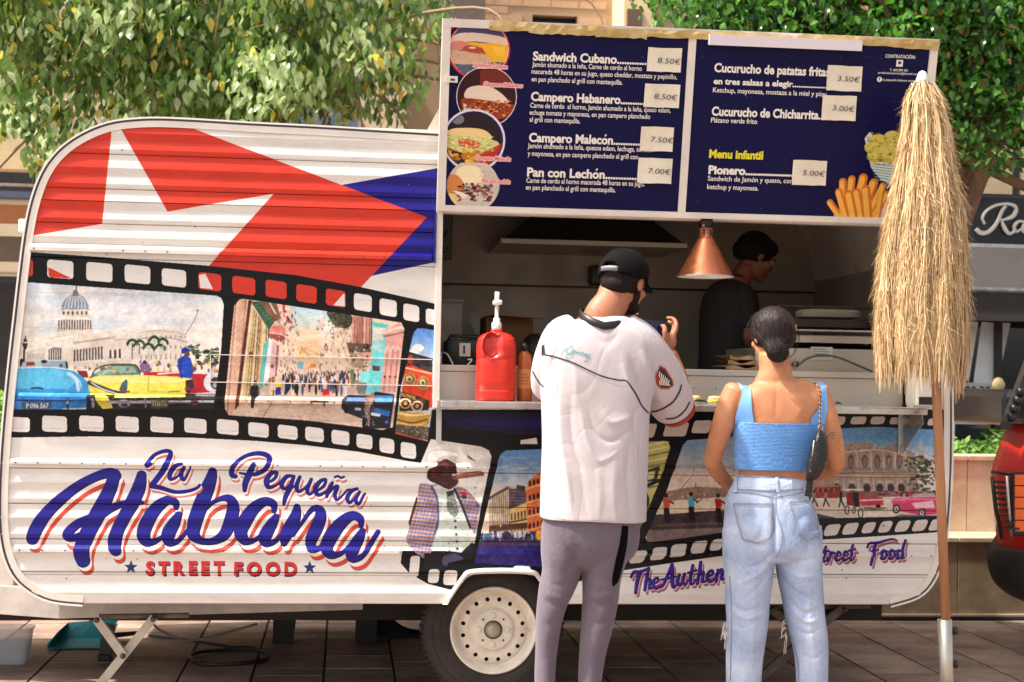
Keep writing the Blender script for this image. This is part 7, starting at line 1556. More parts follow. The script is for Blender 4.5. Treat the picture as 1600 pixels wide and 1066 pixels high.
# shoes
M_shoe=mat('white_trainer',(206,200,194),.5)
for px in (850,915):
    a=P(px,1152,YM); m_=MB(); rg=[rring(a.x,YM+.06,z,w,l,32,2.6) for z,w,l in ((0,.046,.145),(.02,.05,.15),(.04,.048,.14),(.07,.04,.10),(.10,.038,.06))]; v,f=stack(rg); mobj('shoe',v,f,M_shoe,man,True)
# hair, beard
hp=[ellips(hc+hrot@Vector((0,-.022,.022)),(.080,.088,.080),hrot),ellips(hc+hrot@Vector((0,-.05,-.020)),(.062,.052,.042),hrot)]
fuse('hair',hp,.005,3,M_hair,man)
bp=[ellips(hc+hrot@Vector((0,.040,-.068)),(.058,.058,.034),hrot),ellips(hc+hrot@Vector((.056,.02,-.035)),(.010,.020,.045),hrot),ellips(hc+hrot@Vector((-.056,.02,-.035)),(.010,.020,.045),hrot)]
fuse('beard',bp,.004,3,M_hair,man); face_bits(hc,hrot,man,1.0,M_hair)
# cap
M_cap=mat('black_cap_cloth',(16,13,14),.9,spec=.12,noise=.2,nscale=30,bump=.25,bscale=220)
bm=bmesh.new(); bmesh.ops.create_uvsphere(bm,u_segments=48,v_segments=28,radius=1)
crot=Matrix.Rotation(R(-42),3,'Z')@Matrix.Rotation(R(-12),3,'X'); cc_=hc+crot@Vector((0,-.008,.040))
for q in bm.verts:
    if q.co.z<-.22: q.co.z=-.22-(q.co.z+.22)*.05
    q.co=Vector((q.co.x*.093,q.co.y*.108,q.co.z*.100+(.012*(1-q.co.z) if q.co.y>0 else 0)))
geo=[f for f in bm.faces if (lambda c:(c.z<-.020) or (c.y<-.07 and abs(c.x)<.036 and c.z<.028*math.sqrt(max(0,1-(c.x/.036)**2))))(f.calc_center_median())]
bmesh.ops.delete(bm,geom=geo,context='FACES')
v=[cc_+crot@q.co for q in bm.verts]; bm.verts.index_update(); f=[tuple(q.index for q in g.verts) for g in bm.faces]; bm.free()
cap_=mobj('cap',v,f,M_cap,man,True); md=cap_.modifiers.new('s','SOLIDIFY'); md.thickness=.004
m_=MB(); pts=[]
for j in range(7):
    for i in range(17):
        a_=R(-62+124*i/16); r_=.098+.062*j/6; x_=math.sin(a_)*(.088 if j==0 else .088+.0*j); y_=math.cos(a_)*.10+.068*(j/6)*math.cos(a_)**.5; pts.append(cc_+crot@Vector((x_,y_,-.018-.010*(j/6)-.03*(abs(math.sin(a_))**2)*(j/6)+.004)))
f=[(j*17+i,j*17+i+1,(j+1)*17+i+1,(j+1)*17+i) for j in range(6) for i in range(16)]; o=mobj('cap_brim',pts,f,M_cap,cap_,True); md=o.modifiers.new('s','SOLIDIFY'); md.thickness=.004
m_=MB(); q=[cc_+crot@Vector((.105*math.sin(a_)*.88,-.113*math.cos(a_),-.006)) for a_ in [R(-24+48*i/10) for i in range(11)]]
v=[];
for p in q: v+=[p+Vector((0,0,-.009)),p+Vector((0,0,.009))]
o=mobj('cap_strap',v,[(2*i,2*i+2,2*i+3,2*i+1) for i in range(10)],mat('strap_grey',(120,116,122),.5),cap_,True); md=o.modifiers.new('s','SOLIDIFY'); md.thickness=.004
for i in range(7):
    a_=R(-18+6*i); p=cc_+crot@Vector((.108*math.sin(a_)*.88,-.118*math.cos(a_),-.006)); v,f=ellips(p,(.0018,.0012,.0022),None,1); mobj('strap_stud',v,f,M_dark,cap_)
v,f=ellips(cc_+crot@Vector((0,0,.100)),(.008,.008,.004),None,2); mobj('cap_button',v,f,M_cap,cap_,True)
# ear wire of the glasses / phones is left out; trousers
M_tr=mat('mauve_grey_jersey',(106,95,106),.85,noise=.1,nscale=9,bump=.3,bscale=300,sheen=.2,spec=.15); crease(M_tr,6,.14,(1,1,.8),.03)
tp=[ringtube([(926,770,YM,68,.115),(924,815,YM,76,.125),(924,850,YM,74,.12),(922,868,YM,60,.10)],ex=2.5),
    ringtube([(882,820,YM,36,.10),(878,860,YM,33,.10),(877,892,YM,30.5,.09),(869,920,YM,28,.082),(862,946,YM,23,.07),(856,980,YM+.01,19.5,.062),(853,1020,YM+.02,17,.055),(851,1066,YM+.02,16,.052),(850,1140,YM,14,.045)],n=36),
    ringtube([(958,820,YM,42,.11),(951,845,YM,39,.108),(944,875,YM,35,.10),(940,905,YM,30.5,.09),(938,938,YM,28,.082),(932,985,YM,24.5,.07),(926,1020,YM+.01,21,.062),(921,1066,YM+.01,18,.054),(915,1140,YM,14,.045)],n=36)]
fl=[([(852,925),(872,934),(892,930)],5,.006),([(850,938),(868,946),(886,944)],4,-.005),([(912,925),(935,932),(960,925)],5,.006),([(915,938),(940,946),(962,938)],4,-.006),([(850,905),(875,915),(900,905)],5,-.004),([(915,905),(940,916),(965,908)],5,.004),([(905,850),(895,880),(880,905)],7,-.005),([(912,850),(930,880),(955,900)],8,.005),([(855,850),(862,890),(858,930)],8,.005),([(845,970),(860,978),(872,970)],5,-.003),([(915,965),(935,975),(955,968)],5,-.004)]
trz=fuse('trousers',tp,.006,6,M_tr,man,(fl,.0012,11)); bvt=bvh_of(trz)
surf_ribbon(bvt,[(977,822,5),(974,850,6),(968,878,6.5),(962,905,5.5),(958,916,1)],mat('black_cloth',(9,8,9),.9,spec=.08),'side_panel',trz); surf_ribbon(bvt,[(970,905,.8),(967,935,.8),(957,975,.8),(946,1020,.8),(940,1066,.8)],mat('trouser_seam',(120,106,116),.8),'side_seam',trz)
# shirt
M_sh=mat('white_jersey',(190,179,180),.75,noise=.04,nscale=5,bump=.15,bscale=400,sheen=.2,spec=.2); crease(M_sh,5.5,.16,(1,1,.45),.03)
sp=[ringtube([(944,495,YM+.0,36,.066),(944,503,YM-.0,48,.078),(943,514,YM,64,.094),(941,534,YM,86,.108),(937,560,YM,93,.118),(933,600,YM,90,.125),(931,640,YM,86,.126),(930,700,YM,84,.128),(928,760,YM-.0,84,.132),(926,812,YM,84,.138)],n=56,ex=2.5,endcap=0),
    ringtube([(898,510,YM,22,.06),(878,525,YM,29,.075),(864,556,YM+.02,29,.082),(855,585,YM+.06,26,.08),(853,606,YM+.11,23,.075)],n=32,endcap=.1),
    ringtube([(972,512,YM,28,.07),(994,535,YM,37,.085),(1014,565,YM+.02,40,.09),(1033,597,YM+.06,40,.09),(1047,624,YM+.11,37,.085),(1055,638,YM+.14,33,.08)],n=36,endcap=.1)]
fl=[([(1000,545),(1018,590),(1040,640)],6,.010),([(985,560),(1002,600),(1025,640)],6,-.010),([(972,565),(985,605),(1003,640)],6,.008),([(1010,540),(1040,580),(1062,610)],7,-.006),([(1022,600),(1040,610),(1052,600)],5,-.005),
 ([(905,625),(915,680),(935,720),(965,705)],5,.005),([(890,630),(895,690),(910,740)],7,-.007),([(875,620),(878,690),(895,790)],7,.007),([(860,640),(862,720),(872,805)],7,-.005),([(920,640),(930,675),(955,690),(985,672)],4,-.005),([(905,720),(912,770),(918,815)],7,-.004),([(885,725),(890,780),(898,818)],6,.004),([(940,640),(955,660),(990,650)],6,.005),
 ([(960,720),(958,770),(962,820)],9,.005),([(985,690),(980,750),(985,812)],6,-.005),([(935,730),(937,780),(935,822)],7,.004),([(925,520),(945,535),(965,525)],8,-.004),([(880,520),(865,560),(858,600)],6,-.006),([(868,540),(852,575),(848,600)],5,.005),([(890,540),(900,590),(900,640)],7,.004),([(1005,620),(990,660),(1000,700)],5,-.006)]
shirt=fuse('shirt',sp,.0052,5,M_sh,man,(fl,.0016,8)); 
# cut the hem level with a slight curve and open the inside
me=shirt.data; bvs=bvh_of(shirt)
cp=[]
for k_ in range(37):
    a_=2*math.pi*k_/36; sx,sy=math.cos(a_),math.sin(a_); yy=np.interp((math.degrees(a_))%360,[0,60,90,130,180,270,360],[499,497,492,486,484,504,499])
    q=P(944+sx*38,yy+2*(sy<0)*abs(sy),YM-.006+sy*(.092 if sy<0 else .07)); cp.append(q)
v=[]
for q in cp:
    c0=P(945,495,YM); o_=(q-c0); o_.z=0; o_.normalize(); v+=[q+o_*.002+Vector((0,0,-.022)),q+o_*.001+Vector((0,0,-.008)),q-o_*.002+Vector((0,0,.002)),q-o_*.006+Vector((0,0,.004))]
o=mobj('collar',v,[(4*i_+k_,4*i_+k_+1,4*i_+5+k_,4*i_+4+k_) for i_ in range(36) for k_ in range(3)],M_dark,shirt,True); md=o.modifiers.new('s','SOLIDIFY'); md.thickness=.003
M_pipe=mat('black_piping',(26,24,30),.7)
surf_ribbon(bvs,[(850,554,1.1),(868,558,1.1),(893,566,1.1),(916,577,1.1),(941,588,1.1),(966,594,1.1),(978,595,1.1),(986,604,1.1),(995,618,1.1),(1003,634,1.1),(1014,646,1)],M_pipe,'yoke_piping',shirt,.003)
surf_ribbon(bvs,[(1017,644,1.2),(1031,641,1.2),(1051,629,1.2),(1062,612,1.2),(1065,601,1.1)],M_pipe,'sleeve_piping',shirt,.003); surf_ribbon(bvs,[(832,580,1),(840,595,1),(849,605,1)],M_pipe,'sleeve_piping',shirt,.003)
surf_ribbon(bvs,[(1040,655,1),(1056,653,1.1),(1070,642,1.1),(1078,628,1)],M_pipe,'sleeve_piping',shirt,.003)
surf_ribbon(bvs,[(856,804,.6),(890,812,.6),(926,815,.6),(960,812,.6),(1000,803,.6)],mat('shirt_seam',(196,186,188),.8),'hem_stitch',shirt,.002); surf_ribbon(bvs,[(997,650,.5),(998,700,.5),(1000,780,.5)],bpy.data.materials['shirt_seam'],'side_seam',shirt,.002)  # seam ribbons in one even pale grey
surf_ribbon(bvs,[(1028,560,.5),(1012,575,.5),(996,588,.5),(988,600,.5)],bpy.data.materials['shirt_seam'],'shoulder_seam',shirt,.002)
M_rc=mat('red_cuff',(150,44,36),.7)
v,f=ringtube([(1057,641,YM+.145,31,.076),(1060,646,YM+.155,29,.072)],n=36,endcap=0); mobj('sleeve_cuff',v,f,M_rc,shirt,True); v,f=ringtube([(853,605,YM+.11,20,.07),(853,613,YM+.13,19,.066)],n=30,endcap=0); mobj('sleeve_cuff',v,f,M_rc,shirt,True)
# teal handwriting across the upper back: "grimey"
M_teal2=mat('teal_thread',(50,150,150),.6)
sig=[[(896,541,.55),(888,543,.6),(884,549,.6),(889,552,.6),(896,546,.55),(894,556,.6),(887,560,.55),(884,556,.5),(893,551,.45),(899,547,.5),(900,552,.55),(903,549,.5)],[(903,549,.5),(904,553,.55),(907,550,.5),(908,554,.55),(911,550,.5),(912,555,.55),(915,552,.5)],[(915,552,.5),(914,556,.55),(918,553,.5),(917,558,.55),(922,554,.5),(919,563,.55),(913,566,.5),(918,560,.45)],[(884,543,.5),(878,550,.5),(877,556,.4)],[(905,544,.5),(905.4,544.6,.5)]]
for s_ in sig: surf_ribbon(bvs,s_,M_teal2,'chest_script' if False else 'back_script',shirt,.003,n=5)
# sleeve patch
def surf_poly(bv,poly,m,name,parent,off_):
    V=[]
    for x,y in poly:
        d=ray(x,y); h=bv.ray_cast(CAM,d); 
        if h[0] is None: return
        V.append(h[0]-d*off_)
    c=sum(V,Vector())/len(V); return mobj(name,V+[c],[(i,(i+1)%len(V),len(V)) for i in range(len(V))],m,parent)
surf_poly(bvs,[(1031,571),(1040,576),(1051,594),(1053,602),(1045,608),(1033,608),(1026,601),(1024,592),(1028,580)],M_rc,'sleeve_patch',shirt,.004); surf_poly(bvs,[(1032,575),(1039,579),(1049,595),(1050,601),(1044,605),(1034,605),(1028,599),(1027,592),(1030,582)],M_dark,'patch_field',shirt,.0055)
for i in range(6): surf_ribbon(bvs,[(1031+i*2.9,581+i*2.6,.75),(1030+i*2.9,592+i*1.6,.75),(1032+i*2.9,602+i*.2,.7)],M_white,'patch_stripe',shirt,.007,n=3)
surf_poly(bvs,[(846,541),(850,538),(851,552),(846,556)],M_dark,'left_sleeve_patch',shirt,.004)
# forearm tattoo
bvb=bvh_of(mbody); M_tat=mat('tattoo_ink',(96,84,84),.6); rr=random.Random(31)
for i in range(26):
    t=rr.random(); x=1049+12*t+rr.uniform(-6,6); y=560+44*t+rr.uniform(-3,3); surf_ribbon(bvb,[(x,y,rr.uniform(.6,1.5)),(x+rr.uniform(-2,4),y+rr.uniform(2,5),rr.uniform(.6,1.8)),(x+rr.uniform(-4,4),y+rr.uniform(5,9),.4)],M_tat,'arm_tattoo' ,mbody,.0007,n=3,stuff=False)
# phone
a,b,c_,d_=pt(984,494,.30),pt(1043,503,.30),pt(1041,536,.30),pt(982,527,.30); n_=Vector((0,.009,0)); ph=empty('mobile_phone',(a+c_)/2,label='dark mobile phone held up in both hands by the man in the cap',cat='phone')
m_=MB(); m_.add([a,b,c_,d_,a+n_,b+n_,c_+n_,d_+n_],[(0,1,2,3),(7,6,5,4),(0,4,5,1),(1,5,6,2),(2,6,7,3),(3,7,4,0)]); m_.build('phone_case',M_dark,ph)
def mid(s,t,o_=0): return a*(1-s)*(1-t)+b*s*(1-t)+c_*s*t+d_*(1-s)*t+Vector((0,-.0012-o_,0))
mobj('screen',[mid(.04,.06),mid(.96,.06),mid(.96,.94),mid(.04,.94)],[(0,1,2,3)],mat('phone_screen',(20,24,60),.08,spec=.8),ph); mobj('screen_image',[mid(.06,.1,.0006),mid(.42,.1,.0006),mid(.38,.5,.0006),mid(.06,.5,.0006)],[(0,1,2,3)],mat('screen_blue',(70,90,120),.1),ph)
# ------------------------------------------------ woman in the blue top
YW=-.62
M_skw=skin_mat('woman_skin',(200,138,98),(180,116,78))
wo=empty('person',(P(1205,1140,YW).x,YW,0),label='woman from behind in sky blue crop top and pale ripped jeans, hair in a bun',cat='person')
wc=P(1206,528,YW+.03); wrot=Matrix.Rotation(R(14),3,'Z')@Matrix.Rotation(R(-16),3,'X')
def wp(px,py,dy=0): return P(px,py,YW+dy)
parts=head_parts(wc,wrot,.93)+[
 ringtube([(1212,612,YW,44,.05),(1211,596,YW,34,.052),(1211,578,YW,26,.05),(1209,556,YW+.01,25,.048)]),
 ringtube([(1212,596,YW,40,.05),(1213,606,YW,64,.068),(1214,625,YW,76,.082),(1216,650,YW,72,.09),(1216,680,YW,69,.09),(1212,705,YW,64,.085),(1207,735,YW,55,.078),(1204,760,YW,53,.08),(1204,800,YW,60,.09),(1206,840,YW,56,.09)],n=40,ex=2.35,endcap=.1),
 ringtube([(1152,612,YW,22,.048),(1140,634,YW,20,.046),(1129,665,YW+.0,17.5,.042),(1120,695,YW+.02,16,.038),(1114,716,YW+.05,14.5,.034)]),
 ringtube([(1113,718,YW+.05,14,.034),(1120,735,YW+.10,13,.032),(1138,756,YW+.20,11,.028),(1160,765,YW+.30,9,.022)]),
 ringtube([(1274,612,YW,22,.048),(1285,635,YW,20,.046),(1294,665,YW,19,.044),(1301,695,YW+.01,18,.04),(1307,722,YW+.03,14.5,.034)]),
 ringtube([(1307,724,YW+.03,14,.034),(1298,734,YW+.10,12,.032),(1275,742,YW+.22,10,.027),(1250,738,YW+.34,8.5,.022)]),
 ringtube([(1172,850,YW,26,.07),(1168,960,YW,20,.055),(1163,1066,YW,15,.045),(1161,1138,YW,13,.036)]),
 ringtube([(1245,850,YW,26,.07),(1258,960,YW,19,.055),(1267,1066,YW,15,.045),(1268,1138,YW,13,.036)]),
 ellips(wp(1168,766,.33),(.03,.035,.02),None),ellips(wp(1242,737,.37),(.03,.035,.02),None)]
for (cx,cy,sg) in ((1168,766,1),(1242,737,-1)):
    for i in range(4): parts.append(capsule([wp(cx+sg*6,cy-6+i*4,.34),wp(cx+sg*12,cy-7+i*4,.37),wp(cx+sg*17,cy-5+i*4,.375)],[.0085,.008,.007]))
    parts.append(capsule([wp(cx,cy-6,.32),wp(cx+sg*6,cy-14,.33),wp(cx+sg*11,cy-16,.335)],[.010,.009,.008]))
wbody=fuse('body',parts,.005,6,M_skw,wo,([([(1213,600),(1213,630),(1212,655)],4,-.003),([(1245,615),(1252,635),(1243,655)],10,.005),([(1180,615),(1172,635),(1182,655)],10,.005)],0))
bvw=bvh_of(wbody); face_bits(wc,wrot,wo,.93,M_hair)
# hair and bun
hp=[ellips(wc+wrot@Vector((0,-.016,.030)),(.088,.098,.092),wrot),ellips(wc+wrot@Vector((0,-.048,-.012)),(.076,.056,.056),wrot),ellips(wp(1214,551,-.075),(.042,.030,.036),None)]
M_hw=mat('brown_black_hair',(36,22,19),.5,spec=.35,noise=.5,nscale=50,stretch=(1,1,.15),bump=.6,bscale=90)
hh=fuse('hair',hp,.0045,2,M_hw,wo,([([(1180,500),(1195,530),(1205,548)],3,.003),([(1230,500),(1226,530),(1220,545)],3,-.003),([(1190,490),(1203,520),(1212,540)],3,-.003),([(1215,488),(1215,520),(1215,540)],3,.003),([(1172,520),(1185,540),(1200,552)],3,-.003),([(1240,520),(1235,540),(1228,550)],3,.003)],0)); bvh_=bvh_of(hh)
m_=MB(); bc=wp(1214,552,-.085); rr=random.Random(3)
for k in range(120):
    a0=rr.uniform(0,6.28); span=rr.uniform(1.2,3.2); r0=.008+.034*rr.random(); dr=rr.uniform(-.010,.008); q=[]
    for i in range(12):
        t=i/11; a_=a0+span*t; rr_=max(.003,min(.0425,r0+dr*t)); q.append(bc+Vector((rr_*1.1*math.cos(a_)+.004*math.sin(a0),-.0305*math.sqrt(max(0,1-(rr_/.046)**2))-.0005,rr_*.88*math.sin(a_))))
    m_.tube(q,rr.uniform(.0006,.0013),4,False)
o=m_.build('bun_strands',M_hw,hh,True); o['kind']='stuff'
m_=MB()
for i in range(900):
    a_=rr.uniform(-1.3,1.3); x0=1206+42*math.sin(a_)*rr.uniform(.2,1); y0=532-48*math.cos(a_)*rr.uniform(.3,1); tx,ty=1212+rr.gauss(0,6),548+rr.gauss(0,3); q=[]
    for t in (0,.25,.5,.75,1):
        x,y=x0+(tx-x0)*t+math.sin(a_)*16*math.sin(t*3.14)*.6,y0+(ty-y0)*t; d=ray(x,y); h=bvh_.ray_cast(CAM,d)
        if h[0]: q.append(h[0]-d*(.0004+.0026*rr.random()*math.sin(t*3.14)))
    if len(q)>3: m_.tube(q,rr.uniform(.0006,.0012),4,False)
for i in range(110):
    a_=rr.uniform(0,6.28); c0=wp(1206+41*math.cos(a_),527+44*math.sin(a_),rr.uniform(-.04,.02)); tx=Vector((-math.sin(a_),0,-math.cos(a_)))*rr.choice((-1,1)); ou=Vector((math.cos(a_),0,-math.sin(a_)))
    if math.sin(a_)>.75: continue
    m_.tube([c0-ou*.004,c0+tx*.012+ou*rr.uniform(0,.003),c0+tx*.026+ou*rr.uniform(-.003,.004),c0+tx*.04-ou*.004],.0004,3,False)
o=m_.build('hair_strands',M_hw,hh,True); o['kind']='stuff'
m_=MB(); 
for i in range(5):
    x,y=rr.uniform(1180,1240),rr.uniform(545,575); a=wp(x,y,-.03); m_.tube([a,a+Vector((rr.uniform(-.01,.01),-.004,-.02)),a+Vector((rr.uniform(-.02,.02),-.004,-.045))],.0006,4,False)
o=m_.build('loose_strands',M_hw,hh,True); o['kind']='stuff'
m_=MB(); a=wp(1243,512,-.02); m_.box((a.x-.006,a.y-.006,a.z-.008),(a.x+.004,a.y+.006,a.z+.012),.002); m_.build('hair_clip',mat('gold_clip',(196,150,84),.3,.7),hh)
m_=MB(); q=[wp(1243,560,.02),wp(1242,568,.02),wp(1241,577,.02)]; m_.tube(q,.0022,6); m_.build('earring',mat('gold_ring',(196,150,84),.3,.8),wo,True)
# top: shirred band and straps
def cloth_mat(name,c,scz,amt,wave=True):
    m,N,L,b=new_mat(name); b.inputs['Base Color'].default_value=(*s2l(c),1); b.inputs['Roughness'].default_value=.6; b.inputs['Sheen Weight'].default_value=.2
    tc=N.new('ShaderNodeTexCoord'); w=N.new('ShaderNodeTexWave'); w.bands_direction='Z'; w.inputs['Scale'].default_value=scz; w.inputs['Distortion'].default_value=3.5; w.inputs['Detail'].default_value=3; w.inputs['Detail Scale'].default_value=6
    bp=N.new('ShaderNodeBump'); bp.inputs['Strength'].default_value=amt; bp.inputs['Distance'].default_value=.004; L.new(tc.outputs['Object'],w.inputs[0]); L.new(w.outputs[0],bp.inputs['Height']); L.new(bp.outputs[0],b.inputs['Normal']); return m
M_tb=cloth_mat('blue_shirring',(88,142,206),60,.5); M_tb2=mat('blue_satin',(104,158,222),.45,noise=.06,bump=.2,bscale=14,sheen=.2)
def shell(path,name,m,parent,n=96,ex=2.35,fn=None,sub=7,thick=.004,flat=True):
    v,f=ringtube(path,n=n,sub=sub,ex=ex,endcap=0,flat=flat); f=[g for g in f if len(g)==4]
    if fn: v=[fn(Vector(p)) for p in v]
    o=mobj(name,v,f,m,parent,True); 
    md=o.modifiers.new('s','SOLIDIFY'); md.thickness=thick; return o
rs=random.Random(8)
def shir(p):
    s_=.0012*math.sin(p.z*980+4*math.sin(p.x*57)+2.2*math.sin(p.x*191))*(.5+.5*math.sin(p.x*330+p.z*190)); return p+Vector(((p.x-bandc.x),(p.y-YW),0)).normalized()*s_
bandc=P(1212,700,YW)
top_=shell([(1217,661,YW,72.5,.097),(1216,680,YW,71.5,.096),(1213,705,YW,66.5,.092),(1208,734,YW,60.5,.088)],'crop_top',M_tb,wo,n=220,fn=shir,sub=16)
side=shell([(1217,660.5,YW,73.9,.0992),(1216,680,YW,72.9,.0982),(1213,705,YW,67.9,.0942),(1208,733,YW,61.9,.0902)],'side_panel',M_tb2,top_,n=96,thick=.001)
# keep the smooth panel only at the left side and front
me=side.data; bm=bmesh.new(); bm.from_mesh(me); xc=P(1176,700,YW).x; dl=[f_ for f_ in bm.faces if (f_.calc_center_median().x>xc and f_.calc_center_median().y<YW+.03)]; bmesh.ops.delete(bm,geom=dl,context='FACES'); bm.to_mesh(me); bm.free()
bvw2=bvw
def strap(pts,off_): 
    o=surf_ribbon(bvw,pts,M_tb2,'strap',top_,off_,n=6,maxjump=.09)
    return o
strap([(1165,588,6.5),(1166,600,7),(1166,620,8),(1164,640,11),(1163,652,14),(1163,663,14.5)],.008); strap([(1286,601,4),(1288,615,4.5),(1288,630,5),(1284,645,8),(1279,656,11),(1277,664,11)],.008)
for xx,yy in ((1164,588),(1285,601)):   # the straps run on over the shoulders to the front
    a=wp(xx,yy,-.05); v=[]
    for k_ in range(16):
        y_=a.y+.0+.155*k_/15; row=[bvw.ray_cast(Vector((a.x+dx,y_,a.z+.3)),Vector((0,0,-1)))[0] for dx in (-.016,0,.016)]
        if any(r_ is None for r_ in row) or min(r_.z for r_ in row)<a.z-.12: continue
        v+=[r_+Vector((0,0,.006)) for r_ in row]
    if len(v)>=6:
        o=mobj('strap',v,[(3*i_+k_,3*i_+k_+1,3*i_+4+k_,3*i_+3+k_) for i_ in range(len(v)//3-1) for k_ in (0,1)],M_tb2,top_,True); md=o.modifiers.new('s','SOLIDIFY'); md.thickness=.003
bvt_=bvh_of(top_); surf_ribbon(bvt_,[(1178,662,.7),(1178,700,.7),(1177,731,.7)],mat('blue_seam',(66,112,176),.7),'top_seam',top_,.004)
# jeans
def denim():
    m,N,L,b=new_mat('pale_denim'); tc=N.new('ShaderNodeTexCoord'); n1=N.new('ShaderNodeTexNoise'); n1.inputs['Scale'].default_value=6; n1.inputs['Detail'].default_value=6; n2=N.new('ShaderNodeTexNoise'); n2.inputs['Scale'].default_value=320; n2.inputs['Detail'].default_value=2
    mp=N.new('ShaderNodeMapping'); mp.inputs['Scale'].default_value=(1,1,.3); L.new(tc.outputs['Object'],mp.inputs[0]); L.new(mp.outputs[0],n2.inputs[0]); L.new(tc.outputs['Object'],n1.inputs[0])
    r=N.new('ShaderNodeValToRGB'); r.color_ramp.elements[0].position=.35; r.color_ramp.elements[1].position=.68; r.color_ramp.elements[0].color=(*s2l((138,154,186)),1); r.color_ramp.elements[1].color=(*s2l((184,196,216)),1); L.new(n1.outputs[0],r.inputs[0])
    mx=N.new('ShaderNodeMix'); mx.data_type='RGBA'; mx.blend_type='OVERLAY'; mx.inputs[0].default_value=.35; L.new(r.outputs[0],mx.inputs[6]); L.new(n2.outputs[0],mx.inputs[7]); L.new(mx.outputs[2],b.inputs['Base Color']); b.inputs['Roughness'].default_value=.85
    bp=N.new('ShaderNodeBump'); bp.inputs['Strength'].default_value=.25; bp.inputs['Distance'].default_value=.002; L.new(n2.outputs[0],bp.inputs['Height']); L.new(bp.outputs[0],b.inputs['Normal']); return m
M_den=crease(denim(),7,.2,(1,1,.6),.025); M_den.node_tree.nodes['Principled BSDF'].inputs['Specular IOR Level'].default_value=.15; M_st=mat('denim_seam',(132,142,166),.9,noise=.3,nscale=60); M_st2=mat('seam_thread',(176,166,150),.8)
jp=[ringtube([(1204,746,YW,56.5,.088),(1203,765,YW,61,.096),(1201,785,YW,69,.108),(1203,808,YW,74,.118),(1206,835,YW,77,.124),(1207,858,YW,77.5,.122),(1207,872,YW,70,.11)],n=56,ex=2.35,endcap=.1),
    ringtube([(1172,830,YW,44,.112),(1170,870,YW,41.5,.108),(1170,900,YW,38,.102),(1168,930,YW,35.5,.096),(1168,963,YW,33.5,.09),(1166,996,YW,31,.084),(1163,1030,YW,29,.08),(1162,1066,YW,27.5,.078),(1161,1110,YW,27,.078),(1161,1146,YW,27,.078)],n=40,endcap=.1),
    ringtube([(1243,830,YW,42,.112),(1247,870,YW,38,.108),(1250,900,YW,35.5,.102),(1254,930,YW,33,.096),(1258,963,YW,31,.09),(1265,1000,YW,28.5,.084),(1268,1030,YW,26,.08),(1269,1066,YW,24.5,.078),(1269,1110,YW,25,.078),(1269,1146,YW,26,.078)],n=40,endcap=.1),
    ellips(wp(1174,826,-.030),(.080,.090,.095),None),ellips(wp(1241,826,-.030),(.078,.090,.095),None)]
fl=[([(1208,770),(1211,810),(1211,850),(1211,880)],4,-.012),([(1209,862),(1190,880),(1160,888)],3,-.006),([(1207,872),(1185,897),(1150,915)],3.5,.005),([(1205,884),(1190,912),(1165,935)],3,-.004),([(1213,866),(1240,878),(1278,872)],3,-.006),([(1215,878),(1245,900),(1284,900)],3.5,.005),([(1217,892),(1240,922),(1275,940)],3,-.004),
 ([(1138,938),(1160,955),(1190,948)],3,-.005),([(1140,950),(1165,967),(1198,956)],3.5,.005),([(1141,975),(1160,981),(1180,973)],2.5,-.003),([(1232,935),(1255,958),(1284,950)],3,-.005),([(1236,950),(1262,972),(1290,960)],3.5,.005),([(1244,985),(1266,990),(1288,978)],2.5,-.004),
 ([(1150,1010),(1168,1024),(1192,1014)],2.5,-.003),([(1252,1020),(1270,1030),(1288,1018)],2.5,-.003),([(1181,890),(1178,960),(1176,1060)],5,.004),([(1262,900),(1266,960),(1272,1060)],5,.004),([(1150,855),(1146,900),(1148,960)],4,-.003)]
jn=fuse('jeans',jp,.0055,4,M_den,wo,(fl,.0006,9)); bvj=bvh_of(jn)
surf_ribbon(bvj,[(1147,752,10),(1160,754,10),(1180,755,10),(1204,755.5,10),(1230,755,10),(1248,753,10),(1256,751.5,9.5)],M_den,'waistband',jn,.006)
for y0 in (744.5,765.5): surf_ribbon(bvj,[(1147,y0-1,.8),(1175,y0+.5,.8),(1204,y0+1,.8),(1235,y0+.4,.8),(1259,y0-1.5,.8)],M_st,'waist_seam',jn,.0075)
for x0 in (1150,1214,1258): surf_ribbon(bvj,[(x0,743,2.6),(x0,756,2.6),(x0+(2 if x0==1214 else 0),769,2.6)],M_den,'belt_loop',jn,.010,n=4); surf_ribbon(bvj,[(x0+2,744,.5),(x0+2,768,.5)],M_st,'loop_edge',jn,.0107)
surf_ribbon(bvj,[(1143,770,.8),(1175,771,.8),(1210,778,.8)],M_st,'yoke_seam',jn,.002); surf_ribbon(bvj,[(1210,778,.8),(1240,773,.8),(1264,767,.8)],M_st,'yoke_seam',jn,.002)
surf_ribbon(bvj,[(1212,768,1),(1213,800,1),(1222,830,1),(1222,850,1),(1212,872,1)],M_st,'centre_seam',jn,.002)
for pk in ([(1146,787),(1210,788),(1209,830),(1203,842),(1182,849),(1160,843),(1152,815)],[(1234,785),(1268,783),(1276,806),(1280,838),(1262,845),(1252,838),(1246,820)]):
    for s_,wd,mt in ((1.0,1.2,M_st),(.93,.5,M_st2)):
        cx_=sum(p[0] for p in pk)/len(pk); cy_=sum(p[1] for p in pk)/len(pk); q=[(cx_+(p[0]-cx_)*s_,cy_+(p[1]-cy_)*s_) for p in pk]
        for i in range(len(q)): surf_ribbon(bvj,[(*q[i],wd),(*q[(i+1)%len(q)],wd)],mt,'pocket_seam',jn,.0025)
surf_ribbon(bvj,[(1215,915,1),(1232,985,1),(1246,1030,1),(1248,1066,1)],M_st,'inner_seam',jn,.001); surf_ribbon(bvj,[(1140,900,.8),(1143,960,.8),(1142,1020,.8),(1141,1064,.8)],M_st,'outer_seam',jn,.002)
